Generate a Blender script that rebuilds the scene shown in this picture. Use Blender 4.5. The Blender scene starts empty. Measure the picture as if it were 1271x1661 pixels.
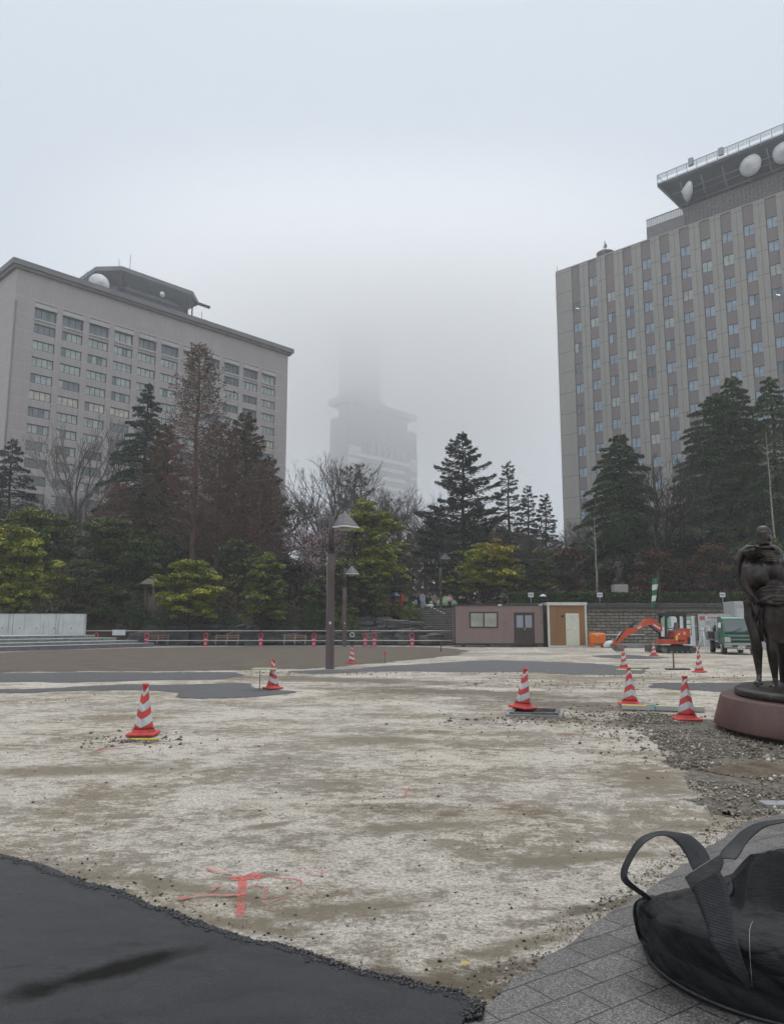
import bpy, bmesh, math, random
import numpy as np
from mathutils import Vector, Matrix, noise
from mathutils.bvhtree import BVHTree
PI = math.pi; R = math.radians
rng = np.random.default_rng(7); random.seed(7)
sc = bpy.context.scene
C = sc.collection
# ------------------------------------------------------------------ camera
F, H = 1250.0, 1.5
PITCH = math.atan(185.5 / F)
cd = bpy.data.cameras.new('camera'); cam = bpy.data.objects.new('camera', cd); C.objects.link(cam)
cam.location = (0, 0, H); cam.rotation_euler = (PI/2 + PITCH, 0, 0)
cd.sensor_fit = 'VERTICAL'; cd.sensor_height = 36; cd.sensor_width = 36
cd.lens = 36 * F / 1661; cd.clip_end = 3000; cd.clip_start = 0.05
sc.camera = cam
# ------------------------------------------------------------------ world, sun, exposure
SUN_EL, SUN_AZ = R(58), R(200)
w = bpy.data.worlds.new('World'); sc.world = w; w.use_nodes = True
nt = w.node_tree; nt.nodes.clear()
N = nt.nodes.new; L = nt.links.new
out = N('ShaderNodeOutputWorld'); bg = N('ShaderNodeBackground')
sky = N('ShaderNodeTexSky'); sky.sky_type = 'NISHITA'; sky.sun_disc = False
sky.sun_elevation = SUN_EL; sky.sun_rotation = SUN_AZ; sky.air_density = 1.0; sky.dust_density = 3.0
tc = N('ShaderNodeTexCoord'); sp = N('ShaderNodeSeparateXYZ'); L(tc.outputs['Generated'], sp.inputs[0])
rp = N('ShaderNodeValToRGB'); L(sp.outputs['Z'], rp.inputs[0])
cr = rp.color_ramp                     # overcast deck: even low down, brighter overhead
cr.elements[0].position = 0.0; cr.elements[0].color = (5.7, 6.25, 6.8, 1)
cr.elements[1].position = 1.0; cr.elements[1].color = (14.0, 14.5, 15.2, 1)
for p_, c_ in ((0.30, (5.5, 6.05, 6.65, 1)), (0.5, (5.5, 6.1, 6.75, 1)), (0.66, (5.9, 6.5, 7.1, 1)), (0.80, (10.6, 11.1, 11.8, 1))):
    e = cr.elements.new(p_); e.color = c_
cl = N('ShaderNodeTexNoise'); cl.inputs['Scale'].default_value = 1.6; cl.inputs['Detail'].default_value = 3
L(tc.outputs['Generated'], cl.inputs['Vector'])
mr = N('ShaderNodeMapRange'); mr.inputs[3].default_value = 0.95; mr.inputs[4].default_value = 1.05; L(cl.outputs['Fac'], mr.inputs[0])
vm = N('ShaderNodeVectorMath'); vm.operation = 'SCALE'; L(rp.outputs[0], vm.inputs[0]); L(mr.outputs[0], vm.inputs['Scale'])
mx = N('ShaderNodeMix'); mx.data_type = 'RGBA'; mx.inputs[0].default_value = 0.92
L(sky.outputs[0], mx.inputs[6]); L(vm.outputs[0], mx.inputs[7])
L(mx.outputs[2], bg.inputs[0]); bg.inputs[1].default_value = 0.10
L(bg.outputs[0], out.inputs[0])
sl = bpy.data.lights.new('sun', 'SUN'); sun = bpy.data.objects.new('sun', sl); C.objects.link(sun)
sl.energy = 0.7; sl.angle = R(35); sl.color = (1.0, 0.97, 0.93)
sun.rotation_euler = (PI/2 - SUN_EL, 0, PI - SUN_AZ + PI)
sc.view_settings.view_transform = 'Standard'; sc.view_settings.look = 'None'
sc.view_settings.gamma = 1; sc.view_settings.use_curve_mapping = False
sc.view_settings.exposure = 0.35
cy = sc.cycles
cy.volume_bounces = 10; cy.max_bounces = 12; cy.diffuse_bounces = 3; cy.glossy_bounces = 3
cy.transparent_max_bounces = 12; cy.volume_max_steps = 64
# ------------------------------------------------------------------ pixel helpers (world points measured off the photo)
def D(px, py):
    dx = (px-635.5)/F; dy = -(py-830.5)/F
    return dx, math.cos(PITCH)-dy*math.sin(PITCH), math.sin(PITCH)+dy*math.cos(PITCH)
def G(px, py, z=0.0):
    d = D(px, py); t = (z-H)/d[2]; return (d[0]*t, d[1]*t, z)
def W(px, py, Y):
    d = D(px, py); t = Y/d[1]; return (d[0]*t, Y, H+d[2]*t)
# ------------------------------------------------------------------ object helpers
def tag(o, label=None, cat=None, group=None, kind=None):
    if label: o['label'] = label
    if cat: o['category'] = cat
    if group: o['group'] = group
    if kind: o['kind'] = kind
    return o
def empty(name, loc=(0,0,0), rz=0.0):
    o = bpy.data.objects.new(name, None); C.objects.link(o)
    o.location = loc; o.rotation_euler = (0, 0, rz); return o
def link(name, me, parent=None, mats=()):
    for m in mats:
        me.materials.append(m)
    o = bpy.data.objects.new(name, me); C.objects.link(o)
    if parent is not None: o.parent = parent
    return o
def copy_tree(o, parent=None):
    c = o.copy(); C.objects.link(c); c.parent = parent
    for ch in list(o.children): copy_tree(ch, c)
    return c
class MB:
    def __init__(s): s.v = []; s.f = []; s.m = []; s.sm = []
    def add(s, vs, fs, m=0, smooth=False):
        b = len(s.v); s.v += [tuple(v) for v in vs]
        for f in fs: s.f.append([b+i for i in f]); s.m.append(m); s.sm.append(smooth)
        return s
    def box(s, c, d, m=0, rz=0.0, rx=0.0, ry=0.0, bev=0.0):
        x, y, z = d[0]/2, d[1]/2, d[2]/2
        M = Matrix.Rotation(rz, 3, 'Z') @ Matrix.Rotation(ry, 3, 'Y') @ Matrix.Rotation(rx, 3, 'X')
        c = Vector(c)
        if bev <= 0:
            vs = [c + M @ Vector((a, b, e)) for e in (-z, z) for a, b in ((-x,-y),(x,-y),(x,y),(-x,y))]
            return s.add(vs, [(0,3,2,1),(4,5,6,7),(0,1,5,4),(1,2,6,5),(2,3,7,6),(3,0,4,7)], m)
        b_ = bev
        vs = []
        for e, k in ((-z, 1), (-z+b_, 0), (z-b_, 0), (z, 1)):
            q = b_ if k else 0
            for a, b in ((-x+b_, -y+q), (x-b_, -y+q), (x-q, -y+b_), (x-q, y-b_), (x-b_, y-q), (-x+b_, y-q), (-x+q, y-b_), (-x+q, -y+b_)):
                vs.append(c + M @ Vector((a, b, e)))
        fs = [tuple(range(7,-1,-1)), tuple(range(24,32))]
        for l in range(3):
            for i in range(8):
                j = (i+1) % 8; fs.append((l*8+i, l*8+j, l*8+8+j, l*8+8+i))
        return s.add(vs, fs, m)
    def span(s, x0, x1, y0, y1, z0, z1, m=0, bev=0.0):
        return s.box(((x0+x1)/2, (y0+y1)/2, (z0+z1)/2), (abs(x1-x0), abs(y1-y0), abs(z1-z0)), m, bev=bev)
    def tube(s, pts, r, n=8, m=0, cap=True, smooth=True):
        pts = [Vector(p) for p in pts]
        if not hasattr(r, '__len__'): r = [r]*len(pts)
        vs = []; up = None
        for i, p in enumerate(pts):
            t = (pts[min(i+1, len(pts)-1)] - pts[max(i-1, 0)]).normalized()
            if up is None:
                up = Vector((0,0,1)) if abs(t.z) < 0.9 else Vector((1,0,0))
            a = t.cross(up).normalized(); b = a.cross(t).normalized(); up = b
            for k in range(n):
                an = 2*PI*k/n
                vs.append(p + a*math.cos(an)*r[i] + b*math.sin(an)*r[i])
        fs = []
        for i in range(len(pts)-1):
            for k in range(n):
                j = (k+1) % n; fs.append((i*n+k, i*n+j, (i+1)*n+j, (i+1)*n+k))
        s.add(vs, fs, m, smooth)
        if cap:
            b0 = len(s.v) - len(vs)
            s.f.append([b0+k for k in range(n-1,-1,-1)]); s.m.append(m); s.sm.append(False)
            s.f.append([b0+(len(pts)-1)*n+k for k in range(n)]); s.m.append(m); s.sm.append(False)
        return s
    def lathe(s, prof, c=(0,0,0), n=24, m=0, smooth=True, cap=True, a0=0.0):
        vs = []; c = Vector(c)
        for r, z in prof:
            for k in range(n):
                a = 2*PI*k/n + a0; vs.append(c + Vector((r*math.cos(a), r*math.sin(a), z)))
        fs = []
        for i in range(len(prof)-1):
            for k in range(n):
                j = (k+1) % n; fs.append((i*n+k, i*n+j, (i+1)*n+j, (i+1)*n+k))
        s.add(vs, fs, m, smooth)
        if cap:
            b0 = len(s.v) - len(vs)
            s.f.append([b0+k for k in range(n-1,-1,-1)]); s.m.append(m); s.sm.append(False)
            s.f.append([b0+(len(prof)-1)*n+k for k in range(n)]); s.m.append(m); s.sm.append(False)
        return s
    def prism(s, poly, z0, z1, m=0, axis='z'):
        n = len(poly)
        def P(a, b, h):
            return (a, b, h) if axis == 'z' else ((a, h, b) if axis == 'y' else (h, a, b))
        vs = [P(a, b, z0) for a, b in poly] + [P(a, b, z1) for a, b in poly]
        fs = [tuple(range(n-1,-1,-1)), tuple(range(n, 2*n))] + [(i, (i+1) % n, n+(i+1) % n, n+i) for i in range(n)]
        return s.add(vs, fs, m)
    def ico(s, c, r, m=0, sub=1, jit=0.0, smooth=True):
        bm = bmesh.new(); bmesh.ops.create_icosphere(bm, subdivisions=sub, radius=1)
        rr = r if hasattr(r, '__len__') else (r, r, r)
        vs = []
        for v in bm.verts:
            k = 1 + (random.uniform(-jit, jit) if jit else 0)
            vs.append((c[0]+v.co.x*rr[0]*k, c[1]+v.co.y*rr[1]*k, c[2]+v.co.z*rr[2]*k))
        fs = [[v.index for v in f.verts] for f in bm.faces]; bm.free()
        return s.add(vs, fs, m, smooth)
    def mesh(s, name):
        me = bpy.data.meshes.new(name); me.from_pydata(s.v, [], s.f)
        me.polygons.foreach_set('material_index', s.m); me.polygons.foreach_set('use_smooth', s.sm)
        me.update()
        bm = bmesh.new(); bm.from_mesh(me); bmesh.ops.recalc_face_normals(bm, faces=bm.faces); bm.to_mesh(me); bm.free()
        return me
    def build(s, name, mats, parent=None, loc=None):
        if not isinstance(mats, (list, tuple)): mats = [mats]
        o = link(name, s.mesh(name), parent, mats)
        if loc is not None: o.location = loc
        return o
def fuse(name, parts, voxel, mats, parent=None, smooth=4, fac=0.6):
    """Union of tapered limbs and ellipsoids melted into one continuous surface."""
    mb = MB()
    for p in parts:
        if p[0] == 'cap':
            a, b, ra, rb = Vector(p[1]), Vector(p[2]), p[3], p[4]
            n = 14; t = (b-a); ln = t.length; t = t.normalized() if ln > 1e-6 else Vector((0,0,1))
            u = t.cross(Vector((0,0,1)) if abs(t.z) < .9 else Vector((1,0,0))).normalized(); v = t.cross(u)
            prof = [(-ra*math.cos(q), ra*math.sin(q)) for q in (0.15, .6, 1.1, PI/2)] + [(ln+rb*math.cos(q), rb*math.sin(q)) for q in (PI/2, 1.1, .6, .15)]
            vs = []
            for h, r in prof:
                for k in range(n):
                    an = 2*PI*k/n; vs.append(a + t*h + u*math.cos(an)*r + v*math.sin(an)*r)
            m_ = len(prof); fs = [tuple(range(n-1,-1,-1)), tuple((m_-1)*n+k for k in range(n))]
            for i in range(m_-1):
                for k in range(n): fs.append((i*n+k, i*n+(k+1) % n, (i+1)*n+(k+1) % n, (i+1)*n+k))
            mb.add(vs, fs)
        else:
            c, rr = Vector(p[1]), p[2]; rot = Matrix.Identity(3)
            if len(p) > 3:
                rot = Matrix.Rotation(p[3][2], 3, 'Z') @ Matrix.Rotation(p[3][1], 3, 'Y') @ Matrix.Rotation(p[3][0], 3, 'X')
            bm = bmesh.new(); bmesh.ops.create_icosphere(bm, subdivisions=3, radius=1)
            vs = [c + rot @ Vector((v.co.x*rr[0], v.co.y*rr[1], v.co.z*rr[2])) for v in bm.verts]
            fs = [[v.index for v in f.verts] for f in bm.faces]; bm.free(); mb.add(vs, fs)
    o = mb.build(name, mats, None)
    md = o.modifiers.new('r', 'REMESH'); md.mode = 'VOXEL'; md.voxel_size = voxel; md.use_smooth_shade = True
    if smooth:
        ms = o.modifiers.new('s', 'SMOOTH'); ms.iterations = smooth; ms.factor = fac
    dg = bpy.context.evaluated_depsgraph_get()
    me = bpy.data.meshes.new_from_object(o.evaluated_get(dg))
    o.modifiers.clear(); old = o.data; o.data = me; bpy.data.meshes.remove(old); me.name = name
    if not len(me.materials):
        for m in (mats if isinstance(mats, (list, tuple)) else [mats]): me.materials.append(m)
    if parent is not None: o.parent = parent
    return o
# ------------------------------------------------------------------ materials
def newmat(name):
    m = bpy.data.materials.new(name); m.use_nodes = True
    return m, m.node_tree, m.node_tree.nodes['Principled BSDF']
def nz(nt, scale, detail=4, rough=0.55, vec=None, dist=0.0):
    n = nt.nodes.new('ShaderNodeTexNoise'); n.inputs['Scale'].default_value = scale; n.inputs['Detail'].default_value = detail
    n.inputs['Roughness'].default_value = rough; n.inputs['Distortion'].default_value = dist
    if vec is not None: nt.links.new(vec, n.inputs['Vector'])
    return n
def ramp(nt, fac, stops):
    r = nt.nodes.new('ShaderNodeValToRGB'); nt.links.new(fac, r.inputs[0])
    e = r.color_ramp.elements
    e[0].position = stops[0][0]; e[0].color = stops[0][1]; e[1].position = stops[-1][0]; e[1].color = stops[-1][1]
    for p, c in stops[1:-1]:
        q = e.new(p); q.color = c
    return r
def c4(c, k=1.0): return (c[0]*k, c[1]*k, c[2]*k, 1)
def g1(v): return (v, v, v, 1)
def mixc(nt, fac, a, b, mode='MIX'):
    m = nt.nodes.new('ShaderNodeMix'); m.data_type = 'RGBA'; m.blend_type = mode
    for i, x in ((0, fac), (6, a), (7, b)):
        if hasattr(x, 'is_linked') or hasattr(x, 'links'): nt.links.new(x, m.inputs[i])
        elif i == 0: m.inputs[0].default_value = x
        else: m.inputs[i].default_value = c4(x)
    return m.outputs[2]
def mapping(nt, scale=(1,1,1), rot=(0,0,0), loc=(0,0,0)):
    t = nt.nodes.new('ShaderNodeTexCoord'); m = nt.nodes.new('ShaderNodeMapping')
    m.inputs['Scale'].default_value = scale; m.inputs['Rotation'].default_value = rot; m.inputs['Location'].default_value = loc
    nt.links.new(t.outputs['Object'], m.inputs[0]); return m.outputs[0]
def math_(nt, op, a, b=None):
    m = nt.nodes.new('ShaderNodeMath'); m.operation = op
    for i, x in ((0, a), (1, b)):
        if x is None: continue
        if hasattr(x, 'links'): nt.links.new(x, m.inputs[i])
        else: m.inputs[i].default_value = x
    return m.outputs[0]
def bump(nt, bs, h, strength, dist=0.02):
    b = nt.nodes.new('ShaderNodeBump'); b.inputs['Strength'].default_value = strength; b.inputs['Distance'].default_value = dist
    nt.links.new(h, b.inputs['Height']); nt.links.new(b.outputs[0], bs.inputs['Normal']); return b
def pm(name, c1, c2=None, scale=3.0, rough=0.7, metal=0.0, bs=0.0, bscale=20.0, spec=0.5, stretch=(1,1,1), lo=.35, hi=.65, detail=6, bd=0.02, rvar=0.12):
    m, t, p = newmat(name); c2 = c2 or tuple(x*0.8 for x in c1)
    v = mapping(t, stretch); n = nz(t, scale, detail, 0.6, v)
    r = ramp(t, n.outputs['Fac'], [(lo, c4(c1)), (hi, c4(c2))]); t.links.new(r.outputs[0], p.inputs['Base Color'])
    p.inputs['Metallic'].default_value = metal; p.inputs['Specular IOR Level'].default_value = spec
    mp = t.nodes.new('ShaderNodeMapRange'); mp.inputs[3].default_value = max(0.05, rough-rvar); mp.inputs[4].default_value = min(1, rough+rvar)
    t.links.new(n.outputs['Fac'], mp.inputs[0]); t.links.new(mp.outputs[0], p.inputs['Roughness'])
    if bs > 0:
        n2 = nz(t, bscale, 5, 0.6, v); bump(t, p, n2.outputs['Fac'], bs, bd)
    return m
def leafmat(name, dark, mid, light, hue=None, nscale=0.5, rough=0.6):
    m, t, p = newmat(name)
    a = t.nodes.new('ShaderNodeAttribute'); a.attribute_name = 'tint'
    n = nz(t, nscale, 3, 0.6, mapping(t))
    s = math_(t, 'ADD', math_(t, 'MULTIPLY', a.outputs['Fac'], 0.75), math_(t, 'MULTIPLY', n.outputs['Fac'], 0.5))
    r = ramp(t, s, [(0.15, c4(dark)), (0.62, c4(mid)), (1.0, c4(light))])
    col = r.outputs[0]
    if hue:
        n2 = nz(t, nscale*0.6, 2, 0.5, mapping(t, loc=(7,3,1)))
        f = ramp(t, n2.outputs['Fac'], [(0.48, g1(0)), (0.66, g1(0.8))]); col = mixc(t, f.outputs[0], col, hue)
    t.links.new(col, p.inputs['Base Color'])
    p.inputs['Roughness'].default_value = rough; p.inputs['Specular IOR Level'].default_value = 0.3
    return m
M = {}
MUDC, MUDD, GREYC = (0.20, 0.165, 0.115), (0.13, 0.105, 0.075), (0.22, 0.21, 0.19)
STAINS = [(430, 1340, .34, .10, .6, MUDC), (300, 1440, .8, .16, -.35, MUDC), (395, 1500, .5, .10, -.4, MUDC), (560, 1103, 6.5, 1.5, -.38, MUDD), (760, 1124, 5.0, 1.3, -.42, MUDD), (920, 1143, 3.4, 1.1, -.3, MUDD), (1010, 1152, 1.6, .8, -.2, MUDD), (1040, 1172, .9, .9, 0, MUDD),
    (700, 1340, 1.1, .25, .2, MUDC), (560, 1475, .8, .16, .3, MUDC), (850, 1530, .55, .14, .5, MUDC), (740, 1600, .7, .10, -.4, MUDD), (830, 1570, .6, .09, .45, MUDD), (980, 1470, .7, .09, .5, MUDD), (235, 1203, .5, .22, 0, MUDD), (870, 1166, 1.3, .35, 0, MUDD),
    (150, 1250, 1.8, .5, .1, MUDC), (1060, 1265, .7, .8, 0, MUDC), (700, 1060, 12, 2.2, -.1, GREYC), (1000, 1100, 6, 1.0, .0, MUDC), (1100, 1180, .5, .9, 0, MUDD), (420, 1420, .3, .08, .4, MUDC), (960, 1390, 1.0, .2, .2, MUDC), (620, 1200, 2.4, .5, -.2, MUDC)]
# ---- yard ground: grey-brown dirt with broken pale crust
m, t, p = newmat('yard_ground')
v = mapping(t); vs_ = mapping(t, (0.8, 1.0, 1), (0, 0, R(17)))
big = nz(t, 0.30, 4, 0.55, v, 0.6); mid = nz(t, 1.3, 8, 0.68, vs_, 0.5); crust = nz(t, 7.5, 12, 0.80, vs_, 0.35)
fine = nz(t, 34, 8, 0.78, v); speck = nz(t, 130, 4, 0.7, v); tone = nz(t, 0.55, 3, 0.5, mapping(t, loc=(31, 12, 0)), 0.4)
dirt = ramp(t, mid.outputs['Fac'], [(0.3, (0.20, 0.17, 0.125, 1)), (0.5, (0.28, 0.24, 0.185, 1)), (0.7, (0.37, 0.325, 0.255, 1))])
grey = ramp(t, tone.outputs['Fac'], [(0.42, (0.33, 0.305, 0.265, 1)), (0.62, (0.27, 0.215, 0.14, 1))])
base = mixc(t, 0.45, dirt.outputs[0], grey.outputs[0])
# threshold of crust varies with larger noises
th = math_(t, 'ADD', math_(t, 'MULTIPLY', crust.outputs['Fac'], 0.55), math_(t, 'ADD', math_(t, 'MULTIPLY', mid.outputs['Fac'], 0.30), math_(t, 'MULTIPLY', big.outputs['Fac'], 0.25)))
cm = ramp(t, th, [(0.522, g1(0)), (0.562, g1(0.7)), (0.625, g1(1.0))])
white = ramp(t, fine.outputs['Fac'], [(0.3, (0.40, 0.36, 0.30, 1)), (0.6, (0.67, 0.62, 0.545, 1))])
col = mixc(t, cm.outputs[0], base, white.outputs[0])
fs1 = ramp(t, fine.outputs['Fac'], [(0.36, (0.32, 0.30, 0.27, 1)), (0.50, g1(1.0)), (0.66, g1(1.2))]); col = mixc(t, 0.75, col, fs1.outputs[0], 'MULTIPLY')
fs2 = ramp(t, speck.outputs['Fac'], [(0.38, g1(0.4)), (0.5, g1(1.0)), (0.62, g1(1.35))]); col = mixc(t, 0.8, col, fs2.outputs[0], 'MULTIPLY')
stain = nz(t, 0.9, 5, 0.6, mapping(t, (0.5, 1.3, 1), (0, 0, R(-14)), (3, 8, 0)), 0.8)
st = ramp(t, stain.outputs['Fac'], [(0.56, g1(1.0)), (0.70, (0.58, 0.52, 0.42, 1))]); col = mixc(t, 0.9, col, st.outputs[0], 'MULTIPLY')
for px_, py_, sx_, sy_, rz_, cc_ in STAINS:      # damp stains and tyre-worn bands, each where it lies
    gx_, gy_, _ = G(px_, py_); mpp = t.nodes.new('ShaderNodeMapping'); mpp.vector_type = 'TEXTURE'; mpp.inputs['Location'].default_value = (gx_, gy_, 0); mpp.inputs['Rotation'].default_value = (0, 0, rz_); mpp.inputs['Scale'].default_value = (sx_, sy_, 1)
    t.links.new(v, mpp.inputs[0]); ln_ = t.nodes.new('ShaderNodeVectorMath'); ln_.operation = 'LENGTH'; t.links.new(mpp.outputs[0], ln_.inputs[0])
    q_ = math_(t, 'ADD', ln_.outputs['Value'], math_(t, 'MULTIPLY', math_(t, 'SUBTRACT', crust.outputs['Fac'], 0.5), 1.6)); q_ = math_(t, 'ADD', q_, math_(t, 'MULTIPLY', math_(t, 'SUBTRACT', mid.outputs['Fac'], 0.5), 1.6))
    k_ = ramp(t, q_, [(0.35, g1(0.85)), (1.0, g1(0.0))]); col = mixc(t, k_.outputs[0], col, cc_)
t.links.new(col, p.inputs['Base Color']); p.inputs['Specular IOR Level'].default_value = 0.2
rr = ramp(t, cm.outputs[0], [(0, g1(0.72)), (1, g1(0.9))]); t.links.new(rr.outputs[0], p.inputs['Roughness'])
hsum = math_(t, 'ADD', math_(t, 'MULTIPLY', crust.outputs['Fac'], 1.0), math_(t, 'ADD', math_(t, 'MULTIPLY', fine.outputs['Fac'], 0.35), math_(t, 'MULTIPLY', speck.outputs['Fac'], 0.15)))
bump(t, p, hsum, 0.8, 0.035); M['yard'] = m
# ---- wet fresh asphalt
def asphalt(name, base, wet_lo, wet_hi, pud=True):
    m, t, p = newmat(name); v = mapping(t); vst = mapping(t, (0.5, 1.4, 1), (0, 0, R(-25)))
    n1 = nz(t, 1.1, 5, 0.6, vst, 0.5); n2 = nz(t, 100, 5, 0.8, v); n3 = nz(t, 260, 3, 0.7, v); n4 = nz(t, 6, 8, 0.7, vst)
    c = ramp(t, n2.outputs['Fac'], [(0.36, c4(base, 0.35)), (0.5, c4(base, 1.0)), (0.64, c4(base, 2.2))])
    tone = ramp(t, n4.outputs['Fac'], [(0.3, g1(0.75)), (0.7, g1(1.2))]); col = mixc(t, 1.0, c.outputs[0], tone.outputs[0], 'MULTIPLY')
    pm_ = ramp(t, n1.outputs['Fac'], [(0.60, g1(0)), (0.66, g1(1))])
    gl = ramp(t, nz(t, 150, 2, .5, v).outputs['Fac'], [(0.66, g1(0)), (0.72, g1(1))]); col = mixc(t, gl.outputs[0], col, tuple(min(.5, x*5) for x in base))
    if pud:
        col = mixc(t, pm_.outputs[0], col, (0.012, 0.010, 0.009))
    t.links.new(col, p.inputs['Base Color'])
    r1 = ramp(t, n4.outputs['Fac'], [(0.3, g1(wet_lo)), (0.7, g1(wet_hi))])
    if pud:
        t.links.new(mixc(t, pm_.outputs[0], r1.outputs[0], (0.30, 0.30, 0.30)), p.inputs['Roughness'])
    else:
        t.links.new(r1.outputs[0], p.inputs['Roughness'])
    h = math_(t, 'ADD', n2.outputs['Fac'], math_(t, 'MULTIPLY', n3.outputs['Fac'], 0.5)); bump(t, p, h, 0.9, 0.008); return m
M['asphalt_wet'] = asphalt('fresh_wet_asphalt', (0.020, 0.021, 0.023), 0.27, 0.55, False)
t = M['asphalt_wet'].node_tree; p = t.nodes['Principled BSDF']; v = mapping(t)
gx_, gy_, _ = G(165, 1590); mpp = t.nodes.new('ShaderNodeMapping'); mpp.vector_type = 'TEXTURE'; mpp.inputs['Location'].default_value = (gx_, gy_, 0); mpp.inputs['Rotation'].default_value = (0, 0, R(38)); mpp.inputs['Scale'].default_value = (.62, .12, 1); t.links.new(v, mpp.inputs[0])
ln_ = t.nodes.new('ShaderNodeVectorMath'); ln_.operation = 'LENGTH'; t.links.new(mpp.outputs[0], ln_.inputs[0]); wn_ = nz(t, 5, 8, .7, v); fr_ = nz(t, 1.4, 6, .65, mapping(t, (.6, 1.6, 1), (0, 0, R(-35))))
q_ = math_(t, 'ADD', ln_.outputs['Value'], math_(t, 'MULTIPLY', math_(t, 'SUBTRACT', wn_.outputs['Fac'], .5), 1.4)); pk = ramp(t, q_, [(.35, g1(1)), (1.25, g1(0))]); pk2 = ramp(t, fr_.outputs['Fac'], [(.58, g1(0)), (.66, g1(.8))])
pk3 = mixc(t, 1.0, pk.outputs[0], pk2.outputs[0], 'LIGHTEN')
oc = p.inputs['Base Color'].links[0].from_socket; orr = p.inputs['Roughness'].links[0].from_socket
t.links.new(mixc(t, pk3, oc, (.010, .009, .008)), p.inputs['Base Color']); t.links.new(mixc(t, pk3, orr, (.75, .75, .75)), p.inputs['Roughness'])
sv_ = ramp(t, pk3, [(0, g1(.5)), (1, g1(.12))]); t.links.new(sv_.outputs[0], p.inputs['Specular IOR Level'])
M['asphalt_patch'] = asphalt('damp_asphalt_patch', (0.060, 0.060, 0.062), 0.5, 0.75, False)
M['asphalt_dark'] = asphalt('dark_asphalt_patch', (0.048, 0.048, 0.052), 0.5, 0.75, False)
M['soil'] = pm('brown_soil', (0.135, 0.103, 0.075), (0.07, 0.054, 0.04), 1.6, 0.9, bs=0.8, bscale=14, stretch=(0.5,1.3,1), detail=10, lo=.3, hi=.7, bd=.05)
M['mud'] = pm('damp_mud', (0.17, 0.135, 0.095), (0.10, 0.078, 0.055), 4, 0.8, bs=0.6, bscale=30, detail=10)
M['rubble'] = pm('grey_rubble_bed', (0.20, 0.175, 0.14), (0.075, 0.064, 0.05), 12, 0.85, bs=0.9, bscale=45, detail=12, bd=.03)
M['sand'] = pm('brown_sand', (0.145, 0.108, 0.065), (0.07, 0.052, 0.034), 10, 0.9, bs=0.7, bscale=60)
M['path'] = pm('grey_concrete_path', (0.27, 0.275, 0.28), (0.20, 0.2, 0.2), 2, 0.7, bs=.2, bscale=20)
M['bank'] = pm('dark_leaf_litter', (0.035, 0.03, 0.02), (0.06, 0.048, 0.03), 1.5, 0.95, bs=.8, bscale=6, bd=.1)
# stones
m, t, p = newmat('gravel_stone'); oi = t.nodes.new('ShaderNodeNewGeometry')
r = ramp(t, oi.outputs['Random Per Island'], [(0.0, (0.06, 0.05, 0.038, 1)), (0.5, (0.16, 0.135, 0.10, 1)), (0.85, (0.27, 0.235, 0.185, 1)), (1.0, (0.55, 0.51, 0.45, 1))])
t.links.new(r.outputs[0], p.inputs['Base Color']); p.inputs['Roughness'].default_value = 0.75; M['stone'] = m
m, t, p = newmat('asphalt_crumb'); oi = t.nodes.new('ShaderNodeNewGeometry')
r = ramp(t, oi.outputs['Random Per Island'], [(0.0, (0.006, 0.006, 0.007, 1)), (1.0, (0.024, 0.024, 0.025, 1))])
t.links.new(r.outputs[0], p.inputs['Base Color']); p.inputs['Roughness'].default_value = 0.4; M['crumb'] = m
# ---- paving
g_a, g_b = G(800, 1610), G(1000, 1540); PAVROT = math.atan2(g_b[1]-g_a[1], g_b[0]-g_a[0])
m, t, p = newmat('granite_paving_block'); v = mapping(t, rot=(0, 0, -PAVROT))
bk = t.nodes.new('ShaderNodeTexBrick'); t.links.new(v, bk.inputs['Vector'])
bk.inputs['Scale'].default_value = 1; bk.inputs['Brick Width'].default_value = 0.285; bk.inputs['Row Height'].default_value = 0.172
bk.inputs['Mortar Size'].default_value = 0.0045; bk.inputs['Mortar Smooth'].default_value = 0.25; bk.offset = 0.5
bk.inputs['Color1'].default_value = (0.105, 0.097, 0.092, 1); bk.inputs['Color2'].default_value = (0.072, 0.067, 0.064, 1); bk.inputs['Mortar'].default_value = (0.02, 0.018, 0.016, 1)
n1 = nz(t, 120, 4, 0.85, v); n2 = nz(t, 3, 6, 0.6, v); n3 = nz(t, 40, 5, 0.7, v)
c1 = ramp(t, n1.outputs['Fac'], [(0.38, g1(0.2)), (0.5, g1(0.85)), (0.60, g1(2.9))]); col = mixc(t, 0.9, bk.outputs['Color'], c1.outputs[0], 'MULTIPLY')
c2 = ramp(t, n2.outputs['Fac'], [(0.35, g1(0.8)), (0.7, g1(1.2))]); col = mixc(t, 1.0, col, c2.outputs[0], 'MULTIPLY')
t.links.new(col, p.inputs['Base Color'])
r1 = ramp(t, n2.outputs['Fac'], [(0.35, g1(0.42)), (0.65, g1(0.65))]); t.links.new(r1.outputs[0], p.inputs['Roughness'])
h = math_(t, 'ADD', math_(t, 'MULTIPLY', bk.outputs['Fac'], -2.0), math_(t, 'MULTIPLY', n3.outputs['Fac'], 0.5)); bump(t, p, h, 0.6, 0.006); M['paving'] = m
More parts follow.
